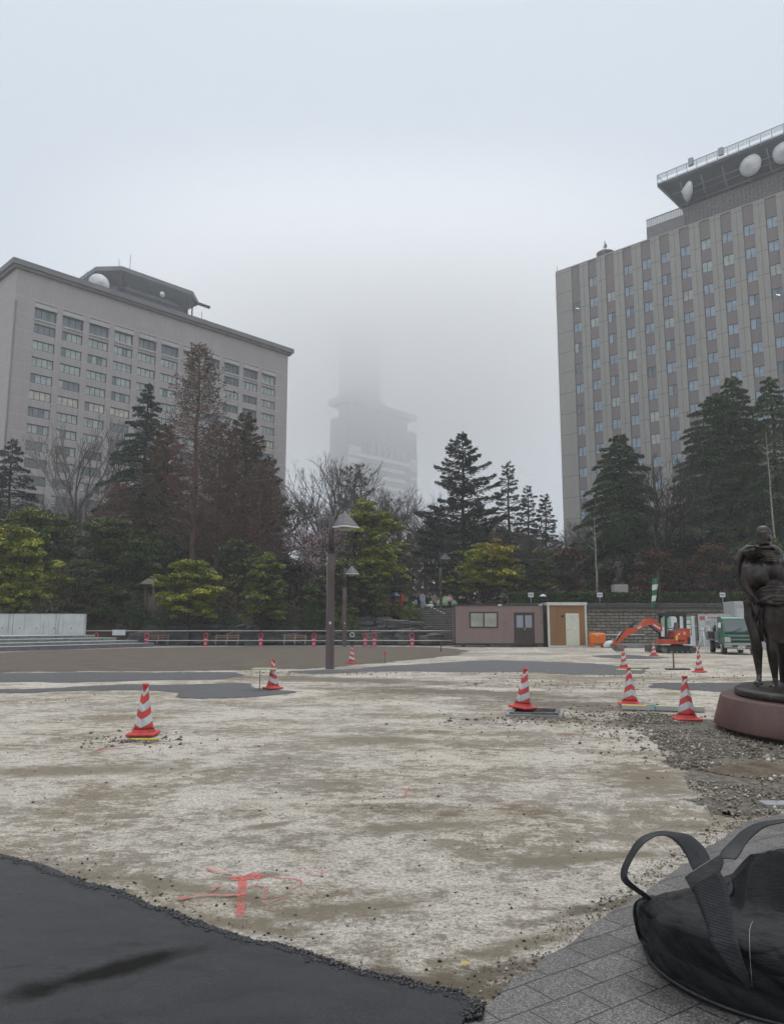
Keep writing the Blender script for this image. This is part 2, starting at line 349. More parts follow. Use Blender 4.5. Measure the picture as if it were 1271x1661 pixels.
# ---- buildings
def facade(name, c1, c2, joints=None):
    m, t, p = newmat(name); v = mapping(t)
    n1 = nz(t, 0.25, 4, 0.6, mapping(t, (1, 1, 0.25))); n2 = nz(t, 3.0, 5, 0.7, mapping(t, (1, 1, 0.15)))
    r = ramp(t, n1.outputs['Fac'], [(0.3, c4(c1)), (0.7, c4(c2))])
    r2 = ramp(t, n2.outputs['Fac'], [(0.3, g1(0.86)), (0.7, g1(1.08))]); col = mixc(t, 1.0, r.outputs[0], r2.outputs[0], 'MULTIPLY')
    if joints:
        bkt = t.nodes.new('ShaderNodeTexBrick'); s2 = t.nodes.new('ShaderNodeSeparateXYZ'); t.links.new(v, s2.inputs[0])
        cb = t.nodes.new('ShaderNodeCombineXYZ'); t.links.new(math_(t, 'ADD', s2.outputs['X'], s2.outputs['Y']), cb.inputs['X']); t.links.new(math_(t, 'ADD', s2.outputs['Z'], joints[4]), cb.inputs['Y'])
        t.links.new(cb.outputs[0], bkt.inputs['Vector']); bkt.offset = 0; bkt.inputs['Scale'].default_value = 1
        bkt.inputs['Brick Width'].default_value = joints[0]; bkt.inputs['Row Height'].default_value = joints[1]; bkt.inputs['Mortar Size'].default_value = joints[2]
        col = mixc(t, bkt.outputs['Fac'], col, joints[3])
    t.links.new(col, p.inputs['Base Color']); p.inputs['Roughness'].default_value = 0.8; p.inputs['Specular IOR Level'].default_value = 0.3
    return m
M['left_wall'] = facade('taupe_tile_wall', (0.40, 0.358, 0.348), (0.355, 0.318, 0.312), (400.0, 3.05, 0.05, (0.45, 0.42, 0.42), 0.75))
M['left_plain'] = facade('taupe_plain_wall', (0.40, 0.358, 0.348), (0.355, 0.318, 0.312))
M['left_cornice'] = pm('dark_cornice', (0.19, 0.18, 0.18), (0.155, 0.148, 0.148), 0.4, 0.8)
M['right_wall'] = facade('grey_precast_wall', (0.345, 0.325, 0.30), (0.305, 0.288, 0.265), (400.0, 4.6, 0.05, (0.13, 0.125, 0.12), 1.0))
M['right_panel'] = facade('brown_spandrel', (0.235, 0.205, 0.196), (0.205, 0.18, 0.172))
M['roof_dark'] = pm('dark_roof_steel', (0.06, 0.065, 0.075), (0.045, 0.05, 0.058), 0.5, 0.7)
M['roof_mid'] = pm('grey_roof_steel', (0.21, 0.215, 0.225), (0.16, 0.165, 0.175), 0.5, 0.7)
M['louvre'] = pm('louvre_screen', (0.20, 0.195, 0.19), (0.15, 0.145, 0.14), 1.2, 0.7, stretch=(1,1,6))
M['dish'] = pm('white_radome', (0.62, 0.63, 0.64), (0.5, 0.5, 0.52), 1.5, 0.6)
M['rail_steel'] = pm('galvanised_steel', (0.34, 0.36, 0.37), (0.25, 0.26, 0.28), 3, 0.5, metal=0.3)
M['winframe'] = pm('dark_window_frame', (0.05, 0.052, 0.055), None, 2, 0.5)
M['ledge'] = pm('pale_window_ledge', (0.45, 0.44, 0.43), (0.36, 0.35, 0.34), 2, 0.7)
def glass(name, c, rough=0.15, spec=0.8):
    m, t, p = newmat(name); n = nz(t, 0.8, 3, 0.5, mapping(t)); r = ramp(t, n.outputs['Fac'], [(0.35, c4(c, 0.8)), (0.65, c4(c, 1.2))])
    t.links.new(r.outputs[0], p.inputs['Base Color']); p.inputs['Roughness'].default_value = rough; p.inputs['Specular IOR Level'].default_value = spec; return m
M['glass_dark'] = glass('dark_window_glass', (0.07, 0.085, 0.10)); M['glass_mid'] = glass('grey_window_glass', (0.15, 0.18, 0.195), .2, .6)
M['blind'] = glass('pale_blind_behind_glass', (0.36, 0.40, 0.38), .3, .5); M['blind_blue'] = glass('blue_grey_blind', (0.27, 0.33, 0.39), .3, .5)
M['blind_warm'] = glass('warm_blind', (0.48, 0.45, 0.37))
m, t, p = newmat('ceiling_lamp_light'); p.inputs['Base Color'].default_value = (0.9, 0.88, 0.8, 1); p.inputs['Emission Color'].default_value = (1, 0.95, 0.85, 1); p.inputs['Emission Strength'].default_value = 0.9; M['lit'] = m
M['tower_dark'] = facade('tower_grey', (0.44, 0.44, 0.455), (0.40, 0.40, 0.415)); M['tower_pale'] = facade('tower_pale_band', (0.78, 0.76, 0.77), (0.72, 0.70, 0.71))
M['tower_mid'] = facade('tower_mid_grey', (0.46, 0.47, 0.475), (0.42, 0.43, 0.435))
# ---- plants
M['cedar'] = leafmat('cedar_foliage', (0.0217, 0.0434, 0.0186), (0.05425, 0.093, 0.0372), (0.1162, 0.1628, 0.06975))
M['cedar_blue'] = leafmat('blue_cedar_foliage', (0.018, 0.039, 0.027), (0.042, 0.078, 0.051), (0.0825, 0.135, 0.09))
M['cedar_dark'] = leafmat('dark_conifer_foliage', (0.0156, 0.0234, 0.0156), (0.0312, 0.0442, 0.0286), (0.0585, 0.078, 0.0494))
M['pine'] = leafmat('pine_foliage', (0.0232, 0.0435, 0.01305), (0.06525, 0.1015, 0.029), (0.1522, 0.1885, 0.058), hue=(0.1305, 0.145, 0.0406))
M['yellow'] = leafmat('yellow_green_leaves', (0.0585, 0.0845, 0.013), (0.221, 0.247, 0.026), (0.52, 0.494, 0.0715), hue=(0.117, 0.1755, 0.026), nscale=0.7)
M['yellow_orange'] = leafmat('orange_yellow_leaves', (0.0625, 0.09375, 0.015), (0.2125, 0.2375, 0.025), (0.475, 0.425, 0.05), hue=(0.425, 0.2875, 0.0375), nscale=0.4)
M['olive'] = leafmat('olive_leaves', (0.028, 0.049, 0.0112), (0.084, 0.119, 0.0224), (0.182, 0.224, 0.049), hue=(0.182, 0.196, 0.035))
M['green'] = leafmat('green_maple_leaves', (0.0308, 0.056, 0.0112), (0.105, 0.154, 0.0252), (0.266, 0.308, 0.063), hue=(0.224, 0.224, 0.042))
M['brownleaf'] = leafmat('brown_green_foliage', (0.035, 0.0308, 0.0168), (0.077, 0.07, 0.0308), (0.154, 0.119, 0.056), hue=(0.14, 0.063, 0.0308))
M['redshrub'] = leafmat('red_brown_shrub', (0.04725, 0.0216, 0.0135), (0.1013, 0.04725, 0.0297), (0.1755, 0.0945, 0.054))
M['hedge'] = leafmat('clipped_hedge', (0.0156, 0.0286, 0.0078), (0.0364, 0.0585, 0.0156), (0.091, 0.117, 0.0325), nscale=1.2)
M['blossom'] = leafmat('pale_pink_blossom', (0.22, 0.13, 0.14), (0.45, 0.33, 0.34), (0.65, 0.55, 0.56))
M['bark'] = pm('dark_bark', (0.045, 0.035, 0.03), (0.025, 0.02, 0.017), 4, 0.9, bs=.6, bscale=12, stretch=(1,1,.3))
M['bark_grey'] = pm('grey_bark', (0.085, 0.075, 0.07), (0.05, 0.044, 0.042), 3, 0.9, bs=.5, bscale=12, stretch=(1,1,.3))
M['twig_grey'] = pm('grey_twigs', (0.12, 0.10, 0.092), (0.07, 0.06, 0.056), 2, 0.9)
M['twig_red'] = pm('red_brown_twigs', (0.15, 0.085, 0.058), (0.095, 0.058, 0.042), 1, 0.9)
M['bark_pale'] = pm('pale_bark', (0.32, 0.30, 0.27), (0.16, 0.145, 0.13), 5, 0.85)
M['rock'] = pm('dark_garden_rock', (0.105, 0.098, 0.092), (0.035, 0.033, 0.032), 1.4, 0.7, bs=.9, bscale=5, detail=10, bd=.12, lo=.3, hi=.7)
# ---- site things
def simple(name, c, rough=0.5, metal=0.0, c2=None, scale=6, **k): return pm(name, c, c2 or tuple(x*0.82 for x in c), scale, rough, metal, **k)
M['cone_red'] = pm('red_plastic', (0.62, 0.05, 0.04), (0.40, 0.04, 0.032), 11, 0.5, detail=9, stretch=(1,1,.5))
M['cone_white'] = pm('reflective_white', (0.60, 0.62, 0.63), (0.36, 0.37, 0.37), 13, 0.45, detail=9, stretch=(1,1,.5))
M['pink'] = simple('pink_red_plastic', (0.58, 0.035, 0.075), 0.45)
M['pipe_white'] = simple('white_pipe', (0.62, 0.63, 0.6), 0.5)
M['lamp_brown'] = pm('brown_painted_steel', (0.085, 0.055, 0.052), (0.055, 0.036, 0.035), 5, 0.5, bs=.1, bscale=30, stretch=(1,1,.1))
M['lamp_cap'] = simple('grey_lamp_cap', (0.17, 0.16, 0.165), 0.5)
M['lamp_rim'] = simple('pale_lamp_rim', (0.62, 0.6, 0.58), 0.5)
M['concrete'] = pm('stained_concrete', (0.50, 0.50, 0.49), (0.36, 0.36, 0.35), 1.2, 0.8, bs=.2, bscale=14, stretch=(1,1,.4), detail=8)
M['concrete_dark'] = pm('damp_concrete', (0.24, 0.25, 0.24), (0.10, 0.105, 0.10), 3.0, 0.7, stretch=(.7,.7,4), detail=8)
M['concrete_edge'] = pm('step_nosing', (0.46, 0.48, 0.45), (0.33, 0.35, 0.33), 3.0, 0.7)
M['purple'] = pm('purple_grey_kerb', (0.17, 0.15, 0.19), (0.12, 0.105, 0.13), 2.0, 0.7, stretch=(1,1,3))
M['wall_stone'] = None
M['slab_dark'] = pm('dark_weathered_coping', (0.035, 0.033, 0.034), (0.08, 0.074, 0.072), 3, 0.8, bs=.4, bscale=8, stretch=(.5,.5,3))
M['moss_edge'] = pm('mossy_coping', (0.20, 0.185, 0.14), (0.11, 0.10, 0.07), 5, 0.85, bs=.4, bscale=12)
M['bronze'] = None
M['granite_red'] = None
M['office_wall'] = pm('mauve_brown_steel_panel', (0.235, 0.165, 0.150), (0.215, 0.150, 0.138), 0.8, 0.55, stretch=(4,1,.3))
M['office_trim'] = simple('dark_brown_trim', (0.035, 0.026, 0.024), 0.5)
M['office_door'] = simple('dark_brown_door', (0.05, 0.028, 0.024), 0.45)
M['tan_wall'] = pm('tan_brown_panel', (0.27, 0.135, 0.05), (0.22, 0.11, 0.042), 0.9, 0.6, stretch=(3,3,.3))
M['cream'] = simple('cream_painted_steel', (0.60, 0.61, 0.56), 0.5)
M['door_cream'] = simple('pale_cream_door', (0.66, 0.67, 0.54), 0.5)
M['curtain'] = pm('pale_curtain', (0.34, 0.36, 0.40), (0.22, 0.24, 0.28), 6, 0.8, stretch=(6,1,.1))
M['tank_orange'] = simple('orange_plastic_tank', (0.72, 0.17, 0.012), 0.45)
M['white_sack'] = simple('white_woven_sack', (0.62, 0.63, 0.64), 0.7, bs=.4, bscale=8)
M['ex_orange'] = pm('orange_machine_paint', (0.62, 0.085, 0.022), (0.45, 0.06, 0.02), 5, 0.45)
M['ex_dark'] = simple('black_machine_steel', (0.025, 0.026, 0.028), 0.5)
M['rubber'] = simple('black_rubber', (0.022, 0.022, 0.022), 0.7)
M['steel'] = simple('scuffed_steel', (0.20, 0.19, 0.18), 0.45, 0.5, c2=(0.09, 0.075, 0.065))
M['chrome'] = simple('bright_steel', (0.55, 0.56, 0.58), 0.25, 0.9)
M['truck_green'] = simple('green_truck_paint', (0.012, 0.15, 0.085), 0.3, c2=(0.010, 0.12, 0.07))
M['truck_grey'] = simple('grey_truck_body', (0.22, 0.24, 0.23), 0.5)
M['cab_glass'] = glass('cab_glass', (0.075, 0.095, 0.095), 0.08, 1.0)
M['headlight'] = glass('headlight_lens', (0.42, 0.40, 0.38), 0.1, 1.0)
M['amber'] = glass('amber_lens', (0.6, 0.16, 0.05), 0.2, 0.8)
M['white'] = simple('white_board', (0.66, 0.67, 0.68), 0.5)
M['board_green'] = simple('green_board', (0.03, 0.26, 0.07), 0.5)
M['board_blue'] = simple('pale_blue_sheet', (0.42, 0.52, 0.60), 0.6); M['board_red'] = simple('pale_red_sheet', (0.55, 0.12, 0.12), 0.6)
M['board_grey'] = simple('grey_sheet', (0.42, 0.44, 0.43), 0.6); M['ink'] = simple('dark_ink', (0.04, 0.05, 0.06), 0.7)
M['sock_green'] = simple('green_sock_cloth', (0.01, 0.14, 0.07), 0.8); M['sock_white'] = simple('white_sock_cloth', (0.68, 0.7, 0.68), 0.8)
M['granite_pale'] = simple('pale_granite', (0.36, 0.33, 0.29), 0.7)
M['wood'] = simple('brown_bench_wood', (0.26, 0.15, 0.09), 0.7)
M['lime'] = pm('lime_yellow_board', (0.50, 0.56, 0.30), (0.36, 0.42, 0.22), 6, 0.6); M['yellow_tape'] = simple('yellow_tape', (0.72, 0.66, 0.08), 0.5); M['teal'] = simple('teal_form_board', (0.14, 0.36, 0.33), 0.6)
M['rust'] = simple('rusty_stake', (0.16, 0.07, 0.045), 0.8)
M['mat_black'] = simple('black_steel_cover', (0.03, 0.032, 0.034), 0.5)
M['skin'] = simple('skin', (0.42, 0.26, 0.19), 0.6); M['hair'] = simple('black_hair', (0.015, 0.013, 0.012), 0.6)
def cloth(name, c): return simple(name, c, 0.85, scale=12)
M['tent'] = cloth('pale_green_tent', (0.42, 0.66, 0.36)); M['umb_pink'] = cloth('pale_pink_umbrella', (0.66, 0.45, 0.48)); M['umb_white'] = cloth('white_umbrella', (0.62, 0.6, 0.56))
M['umb_blue'] = cloth('navy_umbrella', (0.03, 0.08, 0.22)); M['umb_lite'] = cloth('white_panel', (0.6, 0.68, 0.78))
# bronze
m, t, p = newmat('dark_bronze'); v = mapping(t); n1 = nz(t, 3.2, 7, 0.65, v); n2 = nz(t, 9, 5, 0.6, mapping(t, (1, 1, 0.12)))
c1 = ramp(t, n1.outputs['Fac'], [(0.3, (0.026, 0.021, 0.019, 1)), (0.55, (0.052, 0.042, 0.037, 1)), (0.72, (0.12, 0.118, 0.11, 1))])
c2 = ramp(t, n2.outputs['Fac'], [(0.35, g1(0.55)), (0.6, g1(1.2))]); t.links.new(mixc(t, 0.8, c1.outputs[0], c2.outputs[0], 'MULTIPLY'), p.inputs['Base Color'])
p.inputs['Metallic'].default_value = 0.75; r1 = ramp(t, n1.outputs['Fac'], [(0.3, g1(0.28)), (0.7, g1(0.46))]); t.links.new(r1.outputs[0], p.inputs['Roughness'])
bump(t, p, nz(t, 30, 5, 0.6, v).outputs['Fac'], 0.25, 0.01); M['bronze'] = m
m, t, p = newmat('polished_red_granite'); v = mapping(t); n1 = nz(t, 130, 3, 0.7, v); n2 = nz(t, 1.6, 5, 0.6, v)
c1 = ramp(t, n1.outputs['Fac'], [(0.35, (0.045, 0.022, 0.019, 1)), (0.6, (0.14, 0.075, 0.065, 1))]); c2 = ramp(t, n2.outputs['Fac'], [(0.3, g1(0.7)), (0.7, g1(1.25))])
t.links.new(mixc(t, 1.0, c1.outputs[0], c2.outputs[0], 'MULTIPLY'), p.inputs['Base Color']); p.inputs['Roughness'].default_value = 0.38; p.inputs['Specular IOR Level'].default_value = .35; M['granite_red'] = m
# retaining wall masonry
m, t, p = newmat('stacked_stone_masonry'); v = mapping(t, (1, 1, 1)); s2 = t.nodes.new('ShaderNodeSeparateXYZ'); t.links.new(v, s2.inputs[0])
cb = t.nodes.new('ShaderNodeCombineXYZ'); t.links.new(s2.outputs['X'], cb.inputs['X']); t.links.new(s2.outputs['Z'], cb.inputs['Y'])
bkt = t.nodes.new('ShaderNodeTexBrick'); t.links.new(cb.outputs[0], bkt.inputs['Vector']); bkt.inputs['Scale'].default_value = 1
bkt.inputs['Brick Width'].default_value = 0.72; bkt.inputs['Row Height'].default_value = 0.235; bkt.inputs['Mortar Size'].default_value = 0.03; bkt.inputs['Mortar Smooth'].default_value = 0.4
bkt.inputs['Color1'].default_value = (0.31, 0.275, 0.215, 1); bkt.inputs['Color2'].default_value = (0.18, 0.163, 0.135, 1); bkt.inputs['Mortar'].default_value = (0.05, 0.046, 0.04, 1)
n1 = nz(t, 3.5, 6, 0.7, v); c1 = ramp(t, n1.outputs['Fac'], [(0.3, g1(0.5)), (0.7, g1(1.35))]); t.links.new(mixc(t, 1.0, bkt.outputs['Color'], c1.outputs[0], 'MULTIPLY'), p.inputs['Base Color'])
p.inputs['Roughness'].default_value = 0.85; h = math_(t, 'ADD', math_(t, 'MULTIPLY', bkt.outputs['Fac'], -1.5), math_(t, 'MULTIPLY', n1.outputs['Fac'], 1.0)); bump(t, p, h, 0.9, 0.06); M['masonry'] = m
# bag cloth
m, t, p = newmat('black_woven_polypropylene'); v = mapping(t)
n1 = nz(t, 5, 6, 0.65, v); n2 = nz(t, 26, 5, 0.6, mapping(t, (1, 1, 5)))
wv = t.nodes.new('ShaderNodeTexWave'); t.links.new(v, wv.inputs[0]); wv.inputs['Scale'].default_value = 70; wv.bands_direction = 'Z'
c1 = ramp(t, n1.outputs['Fac'], [(0.3, (0.009, 0.0095, 0.010, 1)), (0.7, (0.020, 0.021, 0.0225, 1))]); t.links.new(c1.outputs[0], p.inputs['Base Color'])
r1 = ramp(t, n2.outputs['Fac'], [(0.3, g1(0.55)), (0.7, g1(0.75))]); t.links.new(r1.outputs[0], p.inputs['Roughness'])
h = math_(t, 'ADD', math_(t, 'MULTIPLY', n2.outputs['Fac'], 0.8), math_(t, 'MULTIPLY', wv.outputs['Fac'], 0.08)); p.inputs['Specular IOR Level'].default_value = .22; bump(t, p, h, 0.6, 0.014); M['bag'] = m
m, t, p = newmat('grey_black_webbing'); v = mapping(t); ck = t.nodes.new('ShaderNodeTexWave'); t.links.new(v, ck.inputs[0]); ck.inputs['Scale'].default_value = 45; ck.bands_direction = 'DIAGONAL'
n1 = nz(t, 120, 4, 0.6, v); c1 = ramp(t, n1.outputs['Fac'], [(0.35, (0.014, 0.015, 0.017, 1)), (0.65, (0.034, 0.036, 0.041, 1))]); t.links.new(c1.outputs[0], p.inputs['Base Color'])
p.inputs['Roughness'].default_value = 0.5; bump(t, p, math_(t, 'ADD', ck.outputs['Fac'], n1.outputs['Fac']), 0.35, 0.002); M['webbing'] = m
M['webbing_black'] = pm('black_webbing', (0.012, 0.013, 0.014), (0.024, 0.025, 0.028), 30, 0.55, bs=.3, bscale=200, bd=.002, spec=.3)
M['thread'] = simple('white_thread', (0.4, 0.4, 0.38), 0.8)
# spray paint: broken by the grit it lies on
def spray(name, c, cover):
    m, t, p = newmat(name); v = mapping(t); n1 = nz(t, 60, 6, 0.75, v); n2 = nz(t, 7, 4, 0.6, v)
    s = math_(t, 'ADD', math_(t, 'MULTIPLY', n1.outputs['Fac'], 0.6), math_(t, 'MULTIPLY', n2.outputs['Fac'], 0.4))
    a = ramp(t, s, [(cover, g1(0.0)), (cover+0.12, g1(0.85))]); t.links.new(a.outputs[0], p.inputs['Alpha'])
    p.inputs['Base Color'].default_value = c4(c); p.inputs['Roughness'].default_value = 0.7; return m
M['spray'] = spray('red_spray_paint', (0.56, 0.12, 0.105), 0.42); M['spray_faint'] = spray('faded_red_spray_paint', (0.52, 0.17, 0.15), 0.435)
# =================================================================== SETTING
def sheet(name, x0, x1, y0, y1, z, mat, nx=1, ny=1):
    mb = MB(); vs = [(x0+(x1-x0)*i/nx, y0+(y1-y0)*j/ny, z) for j in range(ny+1) for i in range(nx+1)]
    mb.add(vs, [(j*(nx+1)+i, j*(nx+1)+i+1, (j+1)*(nx+1)+i+1, (j+1)*(nx+1)+i) for j in range(ny) for i in range(nx)])
    o = mb.build(name, mat); tag(o, kind='structure'); return o
sheet('ground', -450, 450, -70, 760, 0.0, M['yard'], 8, 8)
def outline(pts, step, amp, scl, seed=0.0, smooth=True):
    n = len(pts); res = []
    for i in range(n):
        a, b, c, d = [Vector((pts[(i+k) % n][0], pts[(i+k) % n][1])) for k in (-1, 0, 1, 2)]
        m_ = max(2, int((c-b).length/step)); m_ = min(m_, 700)
        for k in range(m_):
            s = k/m_
            if smooth: q = 0.5*((2*b)+(c-a)*s+(2*a-5*b+4*c-d)*s*s+(3*b-a-3*c+d)*s**3)
            else: q = b.lerp(c, s)
            t_ = (c-b).normalized(); nn = Vector((-t_.y, t_.x))
            v = noise.fractal(Vector((q.x*scl, q.y*scl, seed)), 0.9, 2.1, 6)
            q = q + nn*v*amp; res.append((q.x, q.y))
    return res
def patch(name, pts, mat, z, step=0.08, amp=0.10, scl=1.2, smooth=True, kind='structure', h=None, soft=0.0):
    o2 = outline(pts, step, amp, scl, random.uniform(0, 50), smooth)
    n = len(o2); mb = MB(); area = sum(o2[i][0]*o2[(i+1) % n][1]-o2[(i+1) % n][0]*o2[i][1] for i in range(n))
    if area < 0: o2 = o2[::-1]
    if h is None and soft:
        inn = []
        for i in range(n):
            k = 4; a = Vector(o2[(i-k) % n]); c = Vector(o2[(i+k) % n]); d_ = (c-a).normalized(); inn.append((o2[i][0]-d_.y*soft, o2[i][1]+d_.x*soft))
        mb.add([(x, y, z) for x, y in o2]+[(x, y, z) for x, y in inn], [(i, (i+1) % n, n+(i+1) % n, n+i) for i in range(n)]+[tuple(range(n, 2*n))])
    elif h is None: mb.add([(x, y, z) for x, y in o2], [tuple(range(n))])
    else: mb.add([(x, y, z) for x, y in o2]+[(x, y, z+h) for x, y in o2], [tuple(range(n, 2*n))]+[(i, (i+1) % n, n+(i+1) % n, n+i) for i in range(n)])
    o = mb.build(name, mat); tag(o, kind=kind)
    for p_ in o.data.polygons:
        if (len(p_.vertices) > 10 or h is None) and p_.normal.z < 0: p_.flip()
    if soft and h is None:
        at_ = o.data.attributes.new('edge', 'FLOAT', 'POINT'); at_.data.foreach_set('value', [0.0]*n+[1.0]*n)
    return o
def gritty(m, sc1=3.0, sc2=40.0):
    """let the sheet break up into grains toward its rim"""
    m = m.copy(); m.name = m.name+'_thin_rim'; t = m.node_tree; p = t.nodes['Principled BSDF']; a = t.nodes.new('ShaderNodeAttribute'); a.attribute_name = 'edge'
    n1 = nz(t, sc1, 6, .7, mapping(t)); n2 = nz(t, sc2, 4, .7, mapping(t))
    q = math_(t, 'ADD', a.outputs['Fac'], math_(t, 'MULTIPLY', math_(t, 'SUBTRACT', n1.outputs['Fac'], .5), 1.7)); q = math_(t, 'ADD', q, math_(t, 'MULTIPLY', math_(t, 'SUBTRACT', n2.outputs['Fac'], .5), .7))
    r = ramp(t, q, [(.42, g1(0)), (.58, g1(1))]); t.links.new(r.outputs[0], p.inputs['Alpha']); return m
for k_, (a_, b_) in {'soil': (1.5, 12), 'asphalt_patch': (1.6, 14), 'asphalt_dark': (1.6, 14), 'rubble': (5, 50)}.items(): M[k_+'_e'] = gritty(M[k_], a_, b_)
def gp(*px): return [G(*q)[:2] for q in px]
# far paved walk in front of the rock wall and stairs
patch('pavement', [(-30, 59.2), (-17, 59.2), (-2, 60.5), (12, 59.5), (34, 55), (60, 52), (60, 66), (-30, 66)], M['path'], 0.004, step=1.0, amp=0.05, smooth=False)
# brown soil field
patch('soil_field', gp((-160, 1072), (0, 1058), (130, 1053), (250, 1050.5), (400, 1048.5), (560, 1048.2), (700, 1049.5), (762, 1055), (748, 1063), (690, 1070), (600, 1078), (520, 1085), (440, 1087), (300, 1090), (150, 1090), (0, 1092), (-160, 1094)), M['soil_e'], 0.004, step=0.15, amp=0.35, scl=0.7, soft=.8)
for nm, pts, mt in (
    ('asphalt_strip', ((-160, 1093), (0, 1092), (150, 1090.5), (300, 1090.5), (385, 1091), (392, 1098), (330, 1103), (210, 1105), (120, 1108), (0, 1107), (-160, 1108)), 'asphalt_patch'),
    ('asphalt_strip', ((-160, 1117), (0, 1117), (90, 1116), (140, 1113), (230, 1110), (330, 1110), (400, 1108), (428, 1114), (476, 1122), (430, 1130), (350, 1134), (290, 1133), (262, 1122), (140, 1121), (0, 1126), (-160, 1128)), 'asphalt_patch'),
    ('asphalt_strip', ((466, 1089), (560, 1085), (640, 1079), (720, 1075), (800, 1071), (900, 1074), (985, 1078), (1045, 1086), (1050, 1091), (985, 1095), (900, 1093), (820, 1090), (760, 1091), (700, 1090), (600, 1090), (520, 1094)), 'asphalt_patch'),
    ('asphalt_strip', ((1046, 1114), (1078, 1108), (1150, 1107), (1320, 1107), (1320, 1122), (1200, 1124), (1120, 1121)), 'asphalt_dark'),
    ('asphalt_strip', ((960, 1064), (1010, 1062), (1060, 1065), (1090, 1067), (1050, 1069), (990, 1068)), 'asphalt_dark')):
    patch(nm, gp(*pts), M[mt+'_e'], 0.008, step=0.10, amp=0.30, scl=1.0, soft=.20)
# rubble zone beside the plinth
RUB = gp((1000, 1160), (1060, 1158), (1140, 1166), (1290, 1190), (1420, 1215), (1420, 1300), (1290, 1318), (1200, 1333), (1150, 1322), (1105, 1268), (1060, 1205), (1020, 1172))
patch('rubble_bed', RUB, M['rubble_e'], 0.004, step=0.04, amp=0.22, scl=2.0, soft=.22)
# paving
PAV = [(0.20, 2.75)] + gp((750, 1661), (842, 1590), (905, 1545), (999, 1479), (1048, 1450), (1080, 1423), (1112, 1402), (1149, 1377), (1187, 1351), (1213, 1335), (1290, 1318)) + [(6.0, 6.3), (7.5, 4.5), (7.5, -3.0), (0.2, -3.0)]
patch('paving', PAV, M['paving'], 0.012, step=0.03, amp=0.03, scl=5, smooth=False)
# fresh asphalt, raised with a ragged lip
AE = [(-9.0, 8.6), (-5.2, 6.75)] + [g[:2] for g in (G(0, 1394), G(60, 1410), G(130, 1436), (G(210, 1462)), G(290, 1494), G(380, 1525), G(460, 1545), G(560, 1580), G(660, 1602), G(730, 1622), G(782, 1641))] + [G(752, 1661)[:2], (0.2, 2.75), (0.1, -2.0), (-9, -2)]
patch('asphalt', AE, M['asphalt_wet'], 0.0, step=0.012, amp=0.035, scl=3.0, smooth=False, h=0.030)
# ---- gravel and crumbs, far too many to count
def stones(name, pts, sizes, mat, flat=0.7):
    """pts Nx3, sizes N: small irregular solids."""
    base = np.array([(0,0,1),(1,0,0),(0.3,.95,0),(-.8,.6,0),(-.8,-.6,0),(.3,-.95,0),(0,0,-1)], float)
    fcs = [(0,1,2),(0,2,3),(0,3,4),(0,4,5),(0,5,1),(6,2,1),(6,3,2),(6,4,3),(6,5,4),(6,1,5)]
    n = len(pts); a = rng.uniform(0, 2*PI, n); jit = rng.uniform(0.65, 1.35, (n, 7, 1))
    v = base[None]*jit*sizes[:, None, None]; v[:, :, 2] *= flat
    x = v[:, :, 0]*np.cos(a)[:, None]-v[:, :, 1]*np.sin(a)[:, None]; y = v[:, :, 0]*np.sin(a)[:, None]+v[:, :, 1]*np.cos(a)[:, None]
    v[:, :, 0] = x; v[:, :, 1] = y; v += np.array(pts)[:, None, :]
    F_ = (np.array(fcs)[None]+(np.arange(n)*7)[:, None, None]).reshape(-1, 3)
    me = np_mesh(name, v.reshape(-1, 3), F_); o = link(name, me, None, [mat]); tag(o, kind='stuff'); return o
def np_mesh(name, V, Fc, smooth=False):
    me = bpy.data.meshes.new(name); k = Fc.shape[1]; nf = len(Fc)
    me.vertices.add(len(V)); me.vertices.foreach_set('co', V.astype(np.float32).ravel())
    me.loops.add(nf*k); me.loops.foreach_set('vertex_index', Fc.astype(np.int32).ravel())
    me.polygons.add(nf); me.polygons.foreach_set('loop_start', (np.arange(nf)*k).astype(np.int32))
    if smooth: me.polygons.foreach_set('use_smooth', np.ones(nf, bool))
    me.update(calc_edges=True); return me
def in_poly(x, y, poly):
    c = np.zeros(len(x), bool); n = len(poly)
    for i in range(n):
        x1, y1 = poly[i][:2]; x2, y2 = poly[(i+1) % n][:2]
        if y1 == y2: continue
        k = ((y1 > y) != (y2 > y)) & (x < (x2-x1)*(y-y1)/(y2-y1)+x1); c ^= k
    return c
# crumbs of asphalt along the lip
edge = [Vector(p[:2]) for p in AE[1:14]]; P_, S_ = [], []
for i in range(len(edge)-1):
    a, b = edge[i], edge[i+1]; ln = (b-a).length; tn = (b-a).normalized(); nn = Vector((-tn.y, tn.x))
    for k in range(int(ln*4500)):
        off = random.gauss(0.0, 1)*0.020; far = random.random() < 0.05
        if far: off = random.expovariate(1/0.06)
        q = a + tn*random.uniform(0, ln) + nn*off
        nv = noise.fractal(Vector((q.x*6, q.y*6, 0)), .9, 2, 4)*0.03
        s_ = random.uniform(0.0018, 0.005) if random.random() < 0.88 else random.uniform(0.006, 0.012)
        z_ = 0.030 if off < -0.02 else (0.010+random.uniform(0, .020) if off < 0.016 else s_*0.5)
        P_.append((q.x+nn.x*nv, q.y+nn.y*nv, z_)); S_.append(s_*(0.8 if far else 1.25))
stones('asphalt_crumbs', P_, np.array(S_), M['crumb'])
